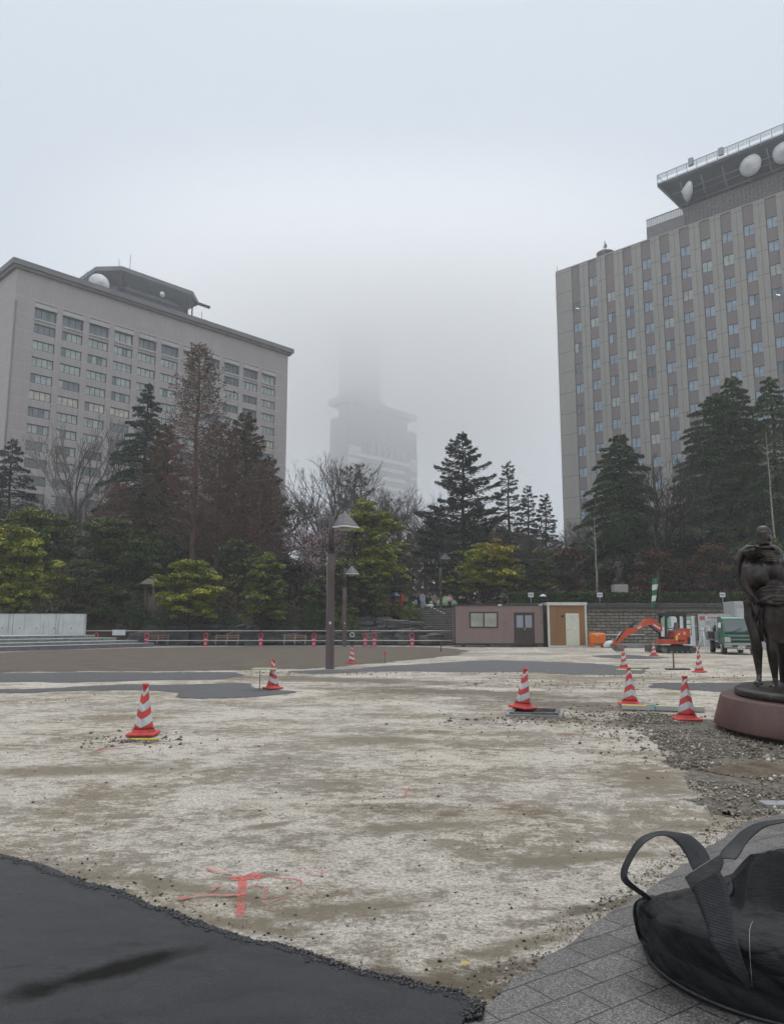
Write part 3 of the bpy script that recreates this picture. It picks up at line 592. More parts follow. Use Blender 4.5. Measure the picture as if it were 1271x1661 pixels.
# scattered dark crumbs and pebbles over the yard (denser near the camera)
yy = 3.2*np.exp(rng.uniform(0, 1, 2600)*math.log(22/3.2)); xx = rng.uniform(-.56, .60, 2600)*yy
k = ~in_poly(xx, yy, [p[:2] for p in PAV]) & ~in_poly(xx, yy, [p[:2] for p in AE])
xx, yy = xx[k], yy[k]; ss = np.exp(rng.normal(math.log(0.0045), 0.5, len(xx)))*(0.6+yy*0.07)
stones('gravel', np.c_[xx, yy, ss*0.35], np.minimum(ss, .022), M['stone'])
yy = 3.2*np.exp(rng.uniform(0, 1, 160)**1.7*math.log(12/3.2)); xx = rng.uniform(-.5, .35, 160)*yy
k = ~in_poly(xx, yy, [p[:2] for p in PAV]) & ~in_poly(xx, yy, [p[:2] for p in AE]); xx, yy = xx[k], yy[k]
ss = rng.uniform(0.004, 0.011, len(xx)); stones('asphalt_crumbs', np.c_[xx, yy, ss*0.4], ss, M['crumb'])
# rubble stones
bx0, bx1 = min(p[0] for p in RUB), max(p[0] for p in RUB); by0, by1 = min(p[1] for p in RUB), max(p[1] for p in RUB)
xx = rng.uniform(bx0, bx1, 60000); yy = rng.uniform(by0, by1, 60000); k = in_poly(xx, yy, RUB); xx, yy = xx[k], yy[k]
dn = np.array([noise.noise(Vector((x*1.3, y*1.3, 5))) for x, y in zip(xx, yy)]); k = dn > rng.uniform(-.25, .55, len(dn)); xx, yy = xx[k], yy[k]
ss = np.exp(rng.normal(math.log(0.0074), 0.55, len(xx))); stones('gravel', np.c_[xx, yy, 0.012+ss*0.25], np.minimum(ss, .04), M['stone'])
# gravel along the edge of the paving and in mud by the covers
P_ = []
pe = [Vector(p[:2]) for p in PAV[1:12]]
for i in range(len(pe)-1):
    for k_ in range(int((pe[i+1]-pe[i]).length*330)):
        q = pe[i].lerp(pe[i+1], random.random()); P_.append((q.x+random.gauss(-0.06, .07), q.y+random.gauss(.03, .06), 0.006))
P_ = np.array(P_); k = ~in_poly(P_[:, 0], P_[:, 1], [p[:2] for p in PAV]); P_ = P_[k]
stones('gravel', P_, np.exp(rng.normal(math.log(0.0042), .45, len(P_))), M['stone'])
P_ = []
for ctr, n_, sx, sy in ((G(905, 1110), 260, 1.3, 1.0), (G(1000, 1160), 500, 1.0, .8), (G(560, 1092), 400, 3.2, .8), (G(1080, 1095), 300, 3, 1.6), (G(1100, 1200), 700, .6, 1.5), (G(220, 1200), 150, .4, .3), (G(880, 1168), 260, .8, .35)):
    for _ in range(n_): P_.append((ctr[0]+random.gauss(0, sx), ctr[1]+random.gauss(0, sy), 0.008))
stones('gravel', P_, np.exp(rng.normal(math.log(0.014), .5, len(P_))), M['stone'])
# sand heap
sx_, sy_, _ = G(1218, 1252); mb = MB(); n_ = 40; vs = []
for j in range(n_+1):
    for i in range(n_+1):
        u, v_ = (i/n_-.5)*2, (j/n_-.5)*2; rr_ = math.hypot(u, v_); hgt = max(0, 1-rr_)**1.3
        x, y = sx_+.1+u*0.62, sy_+v_*0.45
        vs.append((x, y, 0.005+hgt*0.10*(1+.6*noise.noise(Vector((x*5, y*5, 2))))+ .012*noise.noise(Vector((x*30, y*30, 2)))*(hgt > 0.02)))
mb.add(vs, [(j*(n_+1)+i, j*(n_+1)+i+1, (j+1)*(n_+1)+i+1, (j+1)*(n_+1)+i) for j in range(n_) for i in range(n_) if math.hypot((i+.5)/n_-.5, (j+.5)/n_-.5)*2 < .93+.10*noise.noise(Vector((i*.3, j*.3, 1)))], smooth=True)
tag(mb.build('sand_mound', M['sand']), kind='structure')
# yellow fallen leaf
# spray marks
def stroke(pts, wd, px2=True):
    q = [Vector(G(*p)[:2]) for p in pts]; vs = []; fs = []
    for i, p_ in enumerate(q):
        t_ = (q[min(i+1, len(q)-1)]-q[max(i-1, 0)]).normalized(); n_ = Vector((-t_.y, t_.x))*(wd*random.uniform(.8, 1.2)/2)
        vs += [(p_.x+n_.x, p_.y+n_.y), (p_.x-n_.x, p_.y-n_.y)]
    return vs, [(2*i, 2*i+1, 2*i+3, 2*i+2) for i in range(len(q)-1)]
def marking(name, strokes, mat):
    mb = MB(); z = 0.005
    for pts, wd in strokes:
        vs, fs = stroke(pts, wd); mb.add([(a, b, z) for a, b in vs], fs); z += 0.0012
    o = mb.build(name, mat); tag(o, kind='structure')
    return o
def zp(x, y): return (270+x/4.383, 1380+y/4.383)
marking('spray_marking', [([zp(455, 205), zp(540, 195), zp(610, 185), zp(680, 195)], .10), ([zp(545, 190), zp(540, 260), zp(530, 350), zp(518, 472)], .052)], M['spray'])
marking('spray_marking', [([zp(735, 178), zp(800, 198), zp(870, 200), zp(940, 208), zp(960, 228), zp(920, 265), zp(860, 285)], .022),
    ([zp(712, 265), zp(700, 320), zp(690, 378), zp(740, 372), zp(800, 350), zp(850, 340)], .020), ([zp(575, 268), zp(640, 245), zp(705, 268)], .018),
    ([zp(280, 128), zp(340, 155), zp(450, 172)], .03), ([zp(380, 255), zp(310, 300)], .025), ([zp(500, 325), zp(380, 330), zp(270, 325), zp(100, 355)], .03),
    ([zp(985, 150), zp(1040, 178), zp(1100, 180), zp(1110, 150)], .022), ([zp(90, 360), zp(160, 345)], .05), ([zp(220, 385), zp(280, 380)], .03)], M['spray_faint'])
marking('spray_marking', [([(150, 1221), (170, 1213), (200, 1209), (260, 1206)], .06), ([(160, 1217), (215, 1213)], .05)], M['spray_faint'])
marking('spray_marking', [([(745, 1232), (770, 1231)], .05), ([(650, 1280), (668, 1282)], .07), ([(655, 1296), (660, 1283), (675, 1279)], .03), ([(690, 1285), (735, 1283)], .03), ([(1060, 1248), (1080, 1247)], .04), ([(900, 1190), (935, 1192)], .06)], M['spray_faint'])
lf = MB(); lx, ly, _ = G(754, 1568); lf.add([(lx-.03, ly, .012), (lx, ly+.014, .02), (lx+.028, ly+.004, .012), (lx, ly-.016, .016)], [(0, 3, 2, 1)])
tag(lf.build('fallen_leaf', simple('yellow_leaf', (0.5, 0.36, 0.09), .6)), 'single yellow fallen leaf on the pale dirt near the paving', 'leaf')
# ---- hillside / upper terrace
def hz(x, y):
    if x > 9.2: return 0.0 if y < 62.0 else 3.15 + 0.012*(y-62)
    if 1.9 < x <= 9.2: return -0.3 if y < 70.6 else 3.13 + 0.012*(y-70)
    if -24 < x <= 9.2:
        k = min(1, max(0, (y-63.0)/7.5)); return -0.3 + 3.45*k*k*(3-2*k) + 0.012*max(0, y-70)
    k = min(1, max(0, (y-60.0)/11)); return -0.3 + 3.45*k*k*(3-2*k) + 0.012*max(0, y-70)
mb = MB(); xs = list(np.linspace(-150, -36, 20)) + list(np.arange(-34, 1.8, 1.2)) + [1.88, 1.92] + list(np.arange(3, 9.1, 1.2)) + [9.18, 9.22] + list(np.arange(10.5, 60, 3)) + list(np.linspace(64, 220, 20))
ys = list(np.arange(60, 62, .5)) + [61.98, 62.02] + list(np.arange(62.6, 70.4, .8)) + [70.55, 70.65] + list(np.arange(71.2, 76, .8)) + list(np.linspace(78, 300, 24)) + [420, 600, 755]
nx, ny = len(xs), len(ys)
vs = [(x, y, hz(x, y) + (0.18*noise.noise(Vector((x*.5, y*.5, 0))) if hz(x, y) > .2 else -0.05)) for y in ys for x in xs]
mb.add(vs, [(j*nx+i, j*nx+i+1, (j+1)*nx+i+1, (j+1)*nx+i) for j in range(ny-1) for i in range(nx-1) if not (xs[i] > 9.19 and ys[j+1] < 62.01)], smooth=True)
tag(mb.build('hillside', M['bank']), kind='structure')
# ---- haze and low cloud
def volume_mat(name, col, dens, node=None):
    m = bpy.data.materials.new(name); m.use_nodes = True; t = m.node_tree; t.nodes.clear()
    o_ = t.nodes.new('ShaderNodeOutputMaterial'); v_ = t.nodes.new('ShaderNodeVolumePrincipled'); v_.inputs['Color'].default_value = c4(col); v_.inputs['Density'].default_value = dens
    t.links.new(v_.outputs[0], o_.inputs['Volume'])
    if node: node(t, v_)
    return m
HAZE_D = 0.0007
hb = MB(); hb.span(-460, 460, -80, 775, -1.2, 205); tag(hb.build('haze', volume_mat('pale_haze', (0.98, 0.985, 1.0), HAZE_D)), kind='stuff')
def cloudnode(t, v_):
    tc_ = t.nodes.new('ShaderNodeTexCoord'); s_ = t.nodes.new('ShaderNodeSeparateXYZ'); t.links.new(tc_.outputs['Object'], s_.inputs[0])
    def mrange(x, a, b, c, d):
        q = t.nodes.new('ShaderNodeMapRange'); q.interpolation_type = 'SMOOTHSTEP'; t.links.new(x, q.inputs[0])
        for i, k_ in enumerate((a, b, c, d)): q.inputs[i+1].default_value = k_
        return q.outputs[0]
    zf = mrange(s_.outputs['Z'], 74, 145, 0.24, 1); zt = mrange(s_.outputs['Z'], 165, 198, 1, 0)
    xf = mrange(math_(t, 'ABSOLUTE', s_.outputs['X']), 25, 170, 1, 0); yf = mrange(math_(t, 'ABSOLUTE', s_.outputs['Y']), 90, 165, 1, 0)
    d = math_(t, 'MULTIPLY', math_(t, 'MULTIPLY', zf, zt), math_(t, 'MULTIPLY', xf, yf))
    d = math_(t, 'MULTIPLY', d, mrange(s_.outputs['Z'], 104, 145, 1, 1.9))
    t.links.new(math_(t, 'MULTIPLY', d, 0.0175), v_.inputs['Density']); v_.inputs['Anisotropy'].default_value = 0.2
lc = MB(); lc.span(-200, 200, -170, 170, 20, 200); lo = lc.build('low_cloud', volume_mat('cloud', (1.0, 1.0, 1.0), 0.01, cloudnode)); lo.location = (0, 400, 0); tag(lo, kind='stuff')
# =================================================================== BUILDINGS
def window_part(parent, x0, x1, z0, z1, depth, npane, kinds, name='window', ledge=False, fr=0.10):
    f = MB(); fw = fr
    f.span(x0, x1, depth-.05, depth+.05, z1-fw, z1); f.span(x0, x1, depth-.05, depth+.05, z0, z0+fw)
    f.span(x0, x0+fw, depth-.05, depth+.05, z0+fw, z1-fw); f.span(x1-fw, x1, depth-.05, depth+.05, z0+fw, z1-fw)
    wd = (x1-x0)/npane
    for i in range(1, npane): f.span(x0+i*wd-.035, x0+i*wd+.035, depth-.04, depth+.04, z0+fw, z1-fw)
    fo = f.build(name, M['winframe'], parent)
    g = MB()
    for i in range(npane):
        a, b = x0+i*wd+.03, x0+(i+1)*wd-.03; k = kinds[i % len(kinds)]
        g.add([(a, depth+.02, z0+fw*.5), (b, depth+.02, z0+fw*.5), (b, depth+.02, z1-fw*.5), (a, depth+.02, z1-fw*.5)], [(0, 1, 2, 3)], k)
        if k == 5:      # a lit ceiling strip seen through dark glass
            pass
    g.build('pane', [M['glass_dark'], M['glass_mid'], M['blind'], M['blind_blue'], M['blind_warm']], fo)
    return fo
# ---- left office block
AL = (-66.03, 128.0); aL = R(43.5)
lb = empty('office_block', (AL[0], AL[1], 2.0), PI/2-aL)
tag(lb, 'long taupe tiled office block with rows of four-pane windows and a helipad on its roof', 'building')
T0 = 2.0  # building base height
def Z(z): return z-T0
DEP = 38.0
wl = MB()
wl.span(0, 60.8, 0.55, DEP, -3, Z(63.9))                                   # core
cols = [3.6+4.99*i for i in range(11)]
wl.span(0, cols[0], 0, 0.55, -3, Z(63.9)); wl.span(cols[-1]+3.87, 60.8, 0, 0.55, -3, Z(63.9))
for i in range(10): wl.span(cols[i]+3.87, cols[i+1], 0, 0.55, -3, Z(58.85))
wl.span(cols[0], cols[-1]+3.87, 0, 0.55, Z(58.85), Z(63.9))
rows = [54.9-3.05*i for i in range(17)]                                    # tops of ordinary windows
for c_ in cols:
    wl.span(c_, c_+3.87, 0.12, 0.55, Z(rows[0]+.02), Z(55.75))
    for i, r_ in enumerate(rows):
        lo_ = rows[i+1] if i+1 < len(rows) else 2
        wl.span(c_, c_+3.87, 0.12, 0.55, Z(lo_+.0), Z(r_-1.72))
wl.build('wall', M['left_wall'], lb)
pn = MB(); pn.span(0.3, 60.5, -.012, 0.0, Z(59.6), Z(63.9)); pn.build('fascia', M['left_plain'], lb)
rf = MB(); rf.prism([(-1.0, -1.0), (61.8, -1.0), (61.8, DEP+1), (-1.0, DEP+1)], Z(64.4), Z(65.4)); rf.prism([(-.6, -.6), (61.4, -.6), (61.4, DEP+.6), (-.6, DEP+.6)], Z(63.9), Z(64.4)); rf.span(0, 60.8, .4, DEP, Z(65.4), Z(65.7))
rf.build('cornice', M['left_cornice'], lb)
dp = MB(); dp.tube([(.28, -.1, Z(58)), (.28, -.1, 0)], .12, 6); dp.build('drain_pipe', M['left_cornice'], lb)
cand = []
for ci, c_ in enumerate(cols):
    cand.append((0, ci, c_, 55.85, 57.75, True))
    for ri, r_ in enumerate(rows): cand.append((ri+1, ci, c_, r_-1.66, r_-.03, False))
cand.sort(key=lambda q: (q[0], q[1])); rest = MB(); mats5 = [M['glass_dark'], M['glass_mid'], M['blind'], M['blind_blue'], M['blind_warm'], M['winframe']]
rl = random.Random(3)
for n_, (ri, ci, c_, z0, z1, top) in enumerate(cand):
    if top:
        kinds = [rl.choice((1, 1, 1, 2))]*3
        if n_ < 100:
            wo = window_part(lb, c_+.12, c_+3.75, Z(z0), Z(z1), .42, 3, kinds)
            lg = MB(); lg.span(c_-.1, c_+3.97, -.18, .3, Z(57.85), Z(58.15)); lg.span(c_+.0, c_+3.87, -.05, .4, Z(58.15), Z(58.7)); lg.span(c_, c_+3.87, -.1, .34, Z(55.5), Z(55.8)); lg.build('ledge', M['ledge'], wo)
    else:
        base = rl.choice((2, 2, 2, 2, 1)) if ri < 5 else (rl.choice((4, 4, 2)) if ri == 5 else rl.choice((1, 1, 2)) if ri < 8 else rl.choice((0, 0, 1)))
        kinds = [base if rl.random() < .86 else rl.choice((1, 2, 1)) for _ in range(4)]
        if n_ < 100: window_part(lb, c_+.0, c_+3.87, Z(z0), Z(z1), .36, 4, kinds)
        else:
            rest.span(c_, c_+3.87, .34, .40, Z(z0), Z(z1), 5)
            for i in range(4): rest.add([(c_+.1+i*.94, .33, Z(z0)+.12), (c_+.95+i*.94, .33, Z(z0)+.12), (c_+.95+i*.94, .33, Z(z1)-.12), (c_+.1+i*.94, .33, Z(z1)-.12)], [(0, 1, 2, 3)], kinds[i])
tag(rest.build('window', mats5, lb), kind='stuff')
# rooftop helipad of the left block
hc = (29.5, 12.5)
hp = MB(); oct_ = [(hc[0]+a, hc[1]+b) for a, b in ((-11.5, -4), (-8, -8), (8.5, -8), (12, -4.5), (12, 4), (8, 8), (-8, 8), (-11.5, 4))]
o8 = [(hc[0]+a*.72, hc[1]+b*.72) for a, b in ((-11.5, -4), (-8, -8), (8.5, -8), (12, -4.5), (12, 4), (8, 8), (-8, 8), (-11.5, 4))]
hp.prism(oct_, Z(72.6), Z(73.5))
hp.add([(x, y, Z(70.6)) for x, y in o8]+[(x, y, Z(72.6)) for x, y in oct_], [(i, (i+1) % 8, 8+(i+1) % 8, 8+i) for i in range(8)])
hp.prism(o8, Z(65.6), Z(70.6))
hp.build('helipad', M['roof_mid'], lb)
hs = MB()
for i in range(8): hs.tube([(oct_[i][0]*.9+hc[0]*.1, oct_[i][1]*.9+hc[1]*.1, Z(65.6)), (oct_[i][0]*.9+hc[0]*.1, oct_[i][1]*.9+hc[1]*.1, Z(72.7))], .16, 6)
hs.span(hc[0]-8, hc[0]+8, 5.6, 6.1, Z(67.2), Z(69.4)); hs.box((hc[0]+12.6, 7, Z(72.4)), (3.5, .5, .5)); hs.build('helipad_strut', M['roof_dark'], lb)
def dish(parent, c, r, tilt_dir, name='dish'):
    mb = MB(); mb.lathe([(r*.02, -r*.62), (r*.35, -r*.42), (r*.72, -r*.2), (r, 0), (r, .12*r), (r*.9, .3*r), (.15*r, .5*r)], n=28)
    o = mb.build(name, M['dish'], parent); o.location = c
    o.rotation_euler = Vector(tilt_dir).to_track_quat('-Z', 'Y').to_euler(); return o
dish(lb, (16.8, 4.0, Z(68.0)), 2.0, (-.2, -1, .0)); dish(lb, (41, 3.5, Z(66.9)), .9, (.2, -1, 0)); dish(lb, (30.0, 3.2, Z(69.8)), .6, (.1, -1, 0))
an = MB()
for x, y, h_ in ((14.2, 4, 4.2), (14.8, 4.3, 3.2), (15.5, 4, 2.4), (24, 6, 11.8), (22.6, 8, 11), (7, 3, 1.8), (37.2, 5, 3.6), (40.0, 4, 3.9), (30, 3.4, 3.5)): an.tube([(x, y, Z(65.5)), (x, y, Z(65.5+h_))], .06, 5)
an.box((14.6, 4, Z(67.0)), (1.2, .8, .8)); an.box((39.2, 4, Z(66.2)), (1.6, .8, .9)); an.build('antenna', M['roof_mid'], lb)
# ---- right office block
BR = (36.57, 163.0); aR = R(133)
rb = empty('office_tower', (BR[0], BR[1], 2.0), PI/2-aR)
tag(rb, 'tall grey office tower with brown window strips and three white dishes under its helipad', 'building')
cr_ = [4.0+4.025*i for i in range(17)]; DR = 26.0; U1 = 72.0; PR = .42
wr = MB(); wr.span(0, U1, PR, DR, -3, Z(79.9))
wr.span(0, cr_[0]-.05, 0, PR, -3, Z(79.9))
for i, c_ in enumerate(cr_):
    nxt = cr_[i+1]-.05 if i+1 < len(cr_) else U1
    a, b = c_+1.95, nxt; m_ = (a+b)/2
    wr.span(a, m_-.06, 0, PR, -3, Z(79.9)); wr.span(m_+.06, b, 0, PR, -3, Z(79.9)); wr.span(m_-.06, m_+.06, .1, PR, -3, Z(79.9))
wr.span(0, U1, .1, DR-.1, Z(79.9), Z(80.2))
wr.build('wall', M['right_wall'], rb)
rws = [76.05-4.6*i for i in range(16)]; spd = MB()
for c_ in cr_:
    prev = 79.9
    for r_ in rws:
        spd.span(c_-.05, c_+1.95, .28, PR, Z(r_), Z(prev)); prev = r_-2.15
    spd.span(c_-.05, c_+1.95, .28, PR, 0, Z(prev))
for c_ in (cr_[0], cr_[2]): spd.span(c_-.05, c_+1.95, .30, PR-.01, Z(rws[0]-2.15), Z(rws[0]))
spd.build('spandrel', M['right_panel'], rb)
rl = random.Random(11); rest = MB(); cnt = 0
for ri, r_ in enumerate(rws):
    for ci, c_ in enumerate(cr_):
        if ri == 0 and ci in (0, 2): continue
        base = rl.choice((3, 3, 3, 3, 3, 3, 3, 2)); kinds = [base, base if rl.random() < .8 else rl.choice((1, 3))]
        if rl.random() < .07: kinds = [1, 1]
        if ci < 11 and cnt < 100:
            cnt += 1; wo = window_part(rb, c_-.02, c_+1.92, Z(r_-2.13), Z(r_-.02), .36, 2, kinds, fr=.07)
            if kinds == [1, 1] and ri < 4 and rl.random() < .8:
                lt = MB(); lt.box((c_+1.0, .355, Z(r_-1.3)), (.7, .03, .14), ry=R(25)); lt.build('ceiling_light', M['lit'], wo)
        else:
            rest.span(c_-.02, c_+1.92, .37, .40, Z(r_-2.13), Z(r_-.02), 5)
            for i in range(2): rest.add([(c_+.05+i*.95, .36, Z(r_-2.05)), (c_+.93+i*.95, .36, Z(r_-2.05)), (c_+.93+i*.95, .36, Z(r_-.1)), (c_+.05+i*.95, .36, Z(r_-.1))], [(0, 1, 2, 3)], kinds[i])
tag(rest.build('window', mats5, rb), kind='stuff')
# roof screens, penthouse, helipad
sc_ = MB(); sc_.span(21.3, 29.0, .5, .7, Z(80.2), Z(82.9)); sc_.span(21.3, 21.5, .5, 16, Z(80.2), Z(82.9)); sc_.span(29, U1, .5, 18, Z(80.2), Z(84.2))
for i in range(60): sc_.span(29.0+i*.72, 29.3+i*.72, .36, .5, Z(80.3), Z(84.1))
for k_ in range(7): sc_.span(29, U1, .33, .52, Z(80.6+k_*.55), Z(80.75+k_*.55))
sc_.build('roof_screen', M['louvre'], rb)
fn = MB()
for i in range(17): fn.tube([(21.4+i*.47, .6, Z(82.9)), (21.4+i*.47, .6, Z(84.6))], .05, 5)
for k_ in range(14): fn.span(21.3, 29, .58, .62, Z(83.0+k_*.12), Z(83.04+k_*.12))
fn.span(21.3, 29, .5, .7, Z(84.5), Z(84.65)); fn.build('fence_panel', M['louvre'], rb)
pdk = MB(); pdk.prism([(25.6, -3.2), (U1+4, -3.2), (U1+4, 20), (25.6, 20)], Z(88.6), Z(89.2))
pdk.add([(29, .5, Z(84.2)), (U1, .5, Z(84.2)), (U1+4, -3.2, Z(88.6)), (25.6, -3.2, Z(88.6)), (29, 18, Z(84.2)), (25.6, 20, Z(88.6))], [(0, 1, 2, 3), (4, 0, 3, 5)])
pdk.span(29.2, U1, 2.5, 17, Z(84.2), Z(88.6)); pdk.build('helipad', M['roof_dark'], rb)
ps = MB()
for i in range(12):
    x = 30+i*4.0; ps.tube([(x, .3, Z(84.3)), (x, -2.9, Z(88.5))], .16, 6); ps.tube([(x, -1.0, Z(84.6)), (x, -2.2, Z(88.6))], .12, 6)
ps.tube([(28.7, -.1, Z(84.6)), (U1, -.1, Z(84.6))], .14, 6); ps.tube([(28.2, -1.9, Z(86.5)), (U1, -1.9, Z(86.5))], .10, 6); ps.tube([(29.4, -1.3, Z(85.6)), (U1, -1.3, Z(85.6))], .08, 6)
ps.tube([(28.8, .4, Z(84.3)), (25.8, -3.1, Z(88.6))], .2, 6); ps.build('helipad_strut', M['roof_mid'], rb)
rg = MB()
for i in range(26): rg.tube([(25.8+i*1.95, -3.3, Z(88.7)), (25.8+i*1.95, -3.3, Z(91.0))], .07, 5)
for z_ in (89.3, 91.0): rg.tube([(25.6, -3.3, Z(z_)), (U1+4, -3.3, Z(z_))], .07, 5)
for k_ in range(7): rg.tube([(25.6, -3.3, Z(90.0+k_*.15)), (U1+4, -3.3, Z(90.0+k_*.15))], .028, 4)
for i in range(100): rg.tube([(25.7+i*.49, -3.3, Z(90.0)), (25.7+i*.49, -3.3, Z(91.0))], .022, 4)
rg.tube([(25.7, -3.3, Z(91)), (25.7, 20, Z(91))], .07, 5); rg.tube([(25.7, -3.3, Z(89.4)), (25.7, 20, Z(89.4))], .07, 5)
for p_ in ((32.5, 91.9), (38.2, 91.5)): rg.box((p_[0], -3.2, Z(p_[1]-.9)), (.9, .5, 1.5))
rg.build('railing', M['rail_steel'], rb)
dish(rb, (31.0, -1.9, Z(86.0)), 1.9, (-.85, -.6, .05)); dish(rb, (42.9, -2.3, Z(86.2)), 2.0, (-.15, -1, -.12)); dish(rb, (48.9, -2.3, Z(86.2)), 2.1, (.0, -1, -.12))
an = MB(); an.lathe([(1.9, Z(82.2)), (1.95, Z(82.5))], (10.2, 4.0, 0), 20); an.tube([(10.2, 4, Z(80)), (10.2, 4, Z(85.4))], .1, 6); an.tube([(9.8, 4, Z(82.4)), (9.8, 4, Z(84.2))], .07, 5)
for q in range(6): an.tube([(10.2+1.9*math.cos(q), 4+1.9*math.sin(q), Z(80)), (10.2+1.9*math.cos(q), 4+1.9*math.sin(q), Z(82.3))], .08, 5)
an.box((10.3, 4, Z(84.2)), (.5, .5, .7)); an.tube([(.3, .3, Z(80)), (.3, .3, Z(81.4))], .06, 5); an.build('antenna', M['roof_mid'], rb)
# ---- tower in the fog
CT = (-23.6, 400.0)
tw = empty('foggy_tower', (CT[0], CT[1], 2.0), PI/2-aL)
tag(tw, 'distant banded tower whose slim upper shaft vanishes into the fog between the two blocks', 'building')
tb = MB(); tb.span(0, 55.4, 0, 14, -2, Z(104)); tb.prism([(0, 0), (55.4, 0), (55.4, 14), (0, 14)], Z(104), Z(113.5)); tb.prism([(1.5, .4), (48, .4), (48, 9), (1.5, 9)], Z(113.5), Z(120.5)); tb.build('wall', M['tower_mid'], tw)
ts = MB(); ts.prism([(-2, -1), (54.5, -1), (54.5, 14), (-2, 14)], Z(120.5), Z(124.0)); ts.prism([(2, 1), (30, 1), (30, 12), (2, 12)], Z(124), Z(127.0)); ts.prism([(4.3, 2), (27, 2), (27, 12), (4.3, 12)], Z(127), Z(166)); ts.build('shaft', M['tower_dark'], tw)
td = MB()
td.span(11, 49, -.5, .0, Z(94.5), Z(100.9)); td.span(11, 17.0, -.3, 0, -2, Z(94.0)); td.span(44.5, 49.5, -.3, 0, -2, Z(94.0))
for k_ in range(4): td.span(0.6, 10.4, -.25, 0, Z(97.5-k_*4.0), Z(98.6-k_*4.0))
td.build('glazing', M['tower_dark'], tw)
tp = MB()
for k_ in range(6): tp.span(17.6+k_*5.1, 18.3+k_*5.1, -.9, -.5, Z(94.5), Z(100.6))
tp.span(0.4, 55, -.7, -.05, Z(91.8), Z(94.2)); tp.span(0.4, 10.4, -.5, -.05, Z(94.6), Z(97.3))
for k_ in range(5):
    tp.span(17.2, 44.4, -.7, -.05, Z(86.8-k_*5.2), Z(88.8-k_*5.2)); tp.span(.4, 10.8, -.5, -.05, Z(87.6-k_*5), Z(90.6-k_*5)); tp.span(49.8, 55.2, -.5, -.05, Z(94.9-k_*5.0), Z(96.9-k_*5.0))
tp.build('band', M['tower_pale'], tw)
# =================================================================== VEGETATION
def leaf_cloud(name, Cc, size, mat, parent, flat=0.0, aspect=1.5, tint=None, dirs=None, curl=0.0):
    n = len(Cc); nr = rng.normal(size=(n, 3)); nr /= np.linalg.norm(nr, axis=1)[:, None]; nr[:, 2] = np.abs(nr[:, 2]); nr[:, 2] += flat; nr /= np.linalg.norm(nr, axis=1)[:, None]
    t_ = dirs+rng.normal(size=(n, 3))*0.35 if dirs is not None else rng.normal(size=(n, 3))
    t_ -= (t_*nr).sum(1)[:, None]*nr; t_ /= np.linalg.norm(t_, axis=1)[:, None]+1e-9; b = np.cross(nr, t_)
    s = (np.asarray(size)*rng.uniform(.6, 1.4, n))[:, None]
    V = np.stack([Cc-t_*s*aspect*.5, Cc+b*s*.42+nr*s*.10, Cc+t_*s*aspect*.6, Cc-b*s*.42+nr*s*.10], 1).reshape(-1, 3)
    me = np_mesh(name, V, np.arange(n*4).reshape(-1, 4))
    at = me.attributes.new('tint', 'FLOAT', 'FACE'); tv = rng.uniform(0, 1, n)*.5+.25 if tint is None else np.clip(tint+rng.normal(0, .16, n), 0, 1)
    at.data.foreach_set('value', tv.astype(np.float32))
    return link(name, me, parent, [mat])
def seg_mesh(name, S, mat, parent, sides=3):
    """S: list of (p0, p1, r0, r1) wood segments."""
    A = np.array([s[0] for s in S], float); B = np.array([s[1] for s in S], float); ra = np.array([s[2] for s in S]); rb_ = np.array([s[3] for s in S])
    t_ = B-A; t_ /= np.linalg.norm(t_, axis=1)[:, None]+1e-9
    up = np.where(np.abs(t_[:, 2:3]) < .9, np.array([[0, 0, 1.]]), np.array([[1., 0, 0]])); u = np.cross(t_, up); u /= np.linalg.norm(u, axis=1)[:, None]; v = np.cross(t_, u)
    out_ = []; n = len(S)
    for base, r in ((A, ra), (B, rb_)):
        for k in range(sides):
            a = 2*PI*k/sides; out_.append(base+u*(math.cos(a)*r)[:, None]+v*(math.sin(a)*r)[:, None])
    V = np.stack(out_, 1).reshape(-1, 3); o_ = (np.arange(n)*2*sides)[:, None]
    Fc = np.concatenate([o_+np.array([[k, (k+1) % sides, sides+(k+1) % sides, sides+k]]) for k in range(sides)], 0)
    me = np_mesh(name, V, Fc, True); return link(name, me, parent, [mat])
def rv(): return random.random()
def trunk_segs(h, r0, lean=0.0, n=8, base=-.5):
    S = []; pts = []
    for i in range(n+1):
        s = i/n; pts.append(Vector((lean*s*h+0.06*r0*math.sin(i*1.7)*4, 0.05*r0*math.cos(i*2.3)*4, base+(h-base)*s)))
    for i in range(n): S.append((pts[i], pts[i+1], r0*(1-i/n)**.8+.02, r0*(1-(i+1)/n)**.8+.02))
    return S, pts
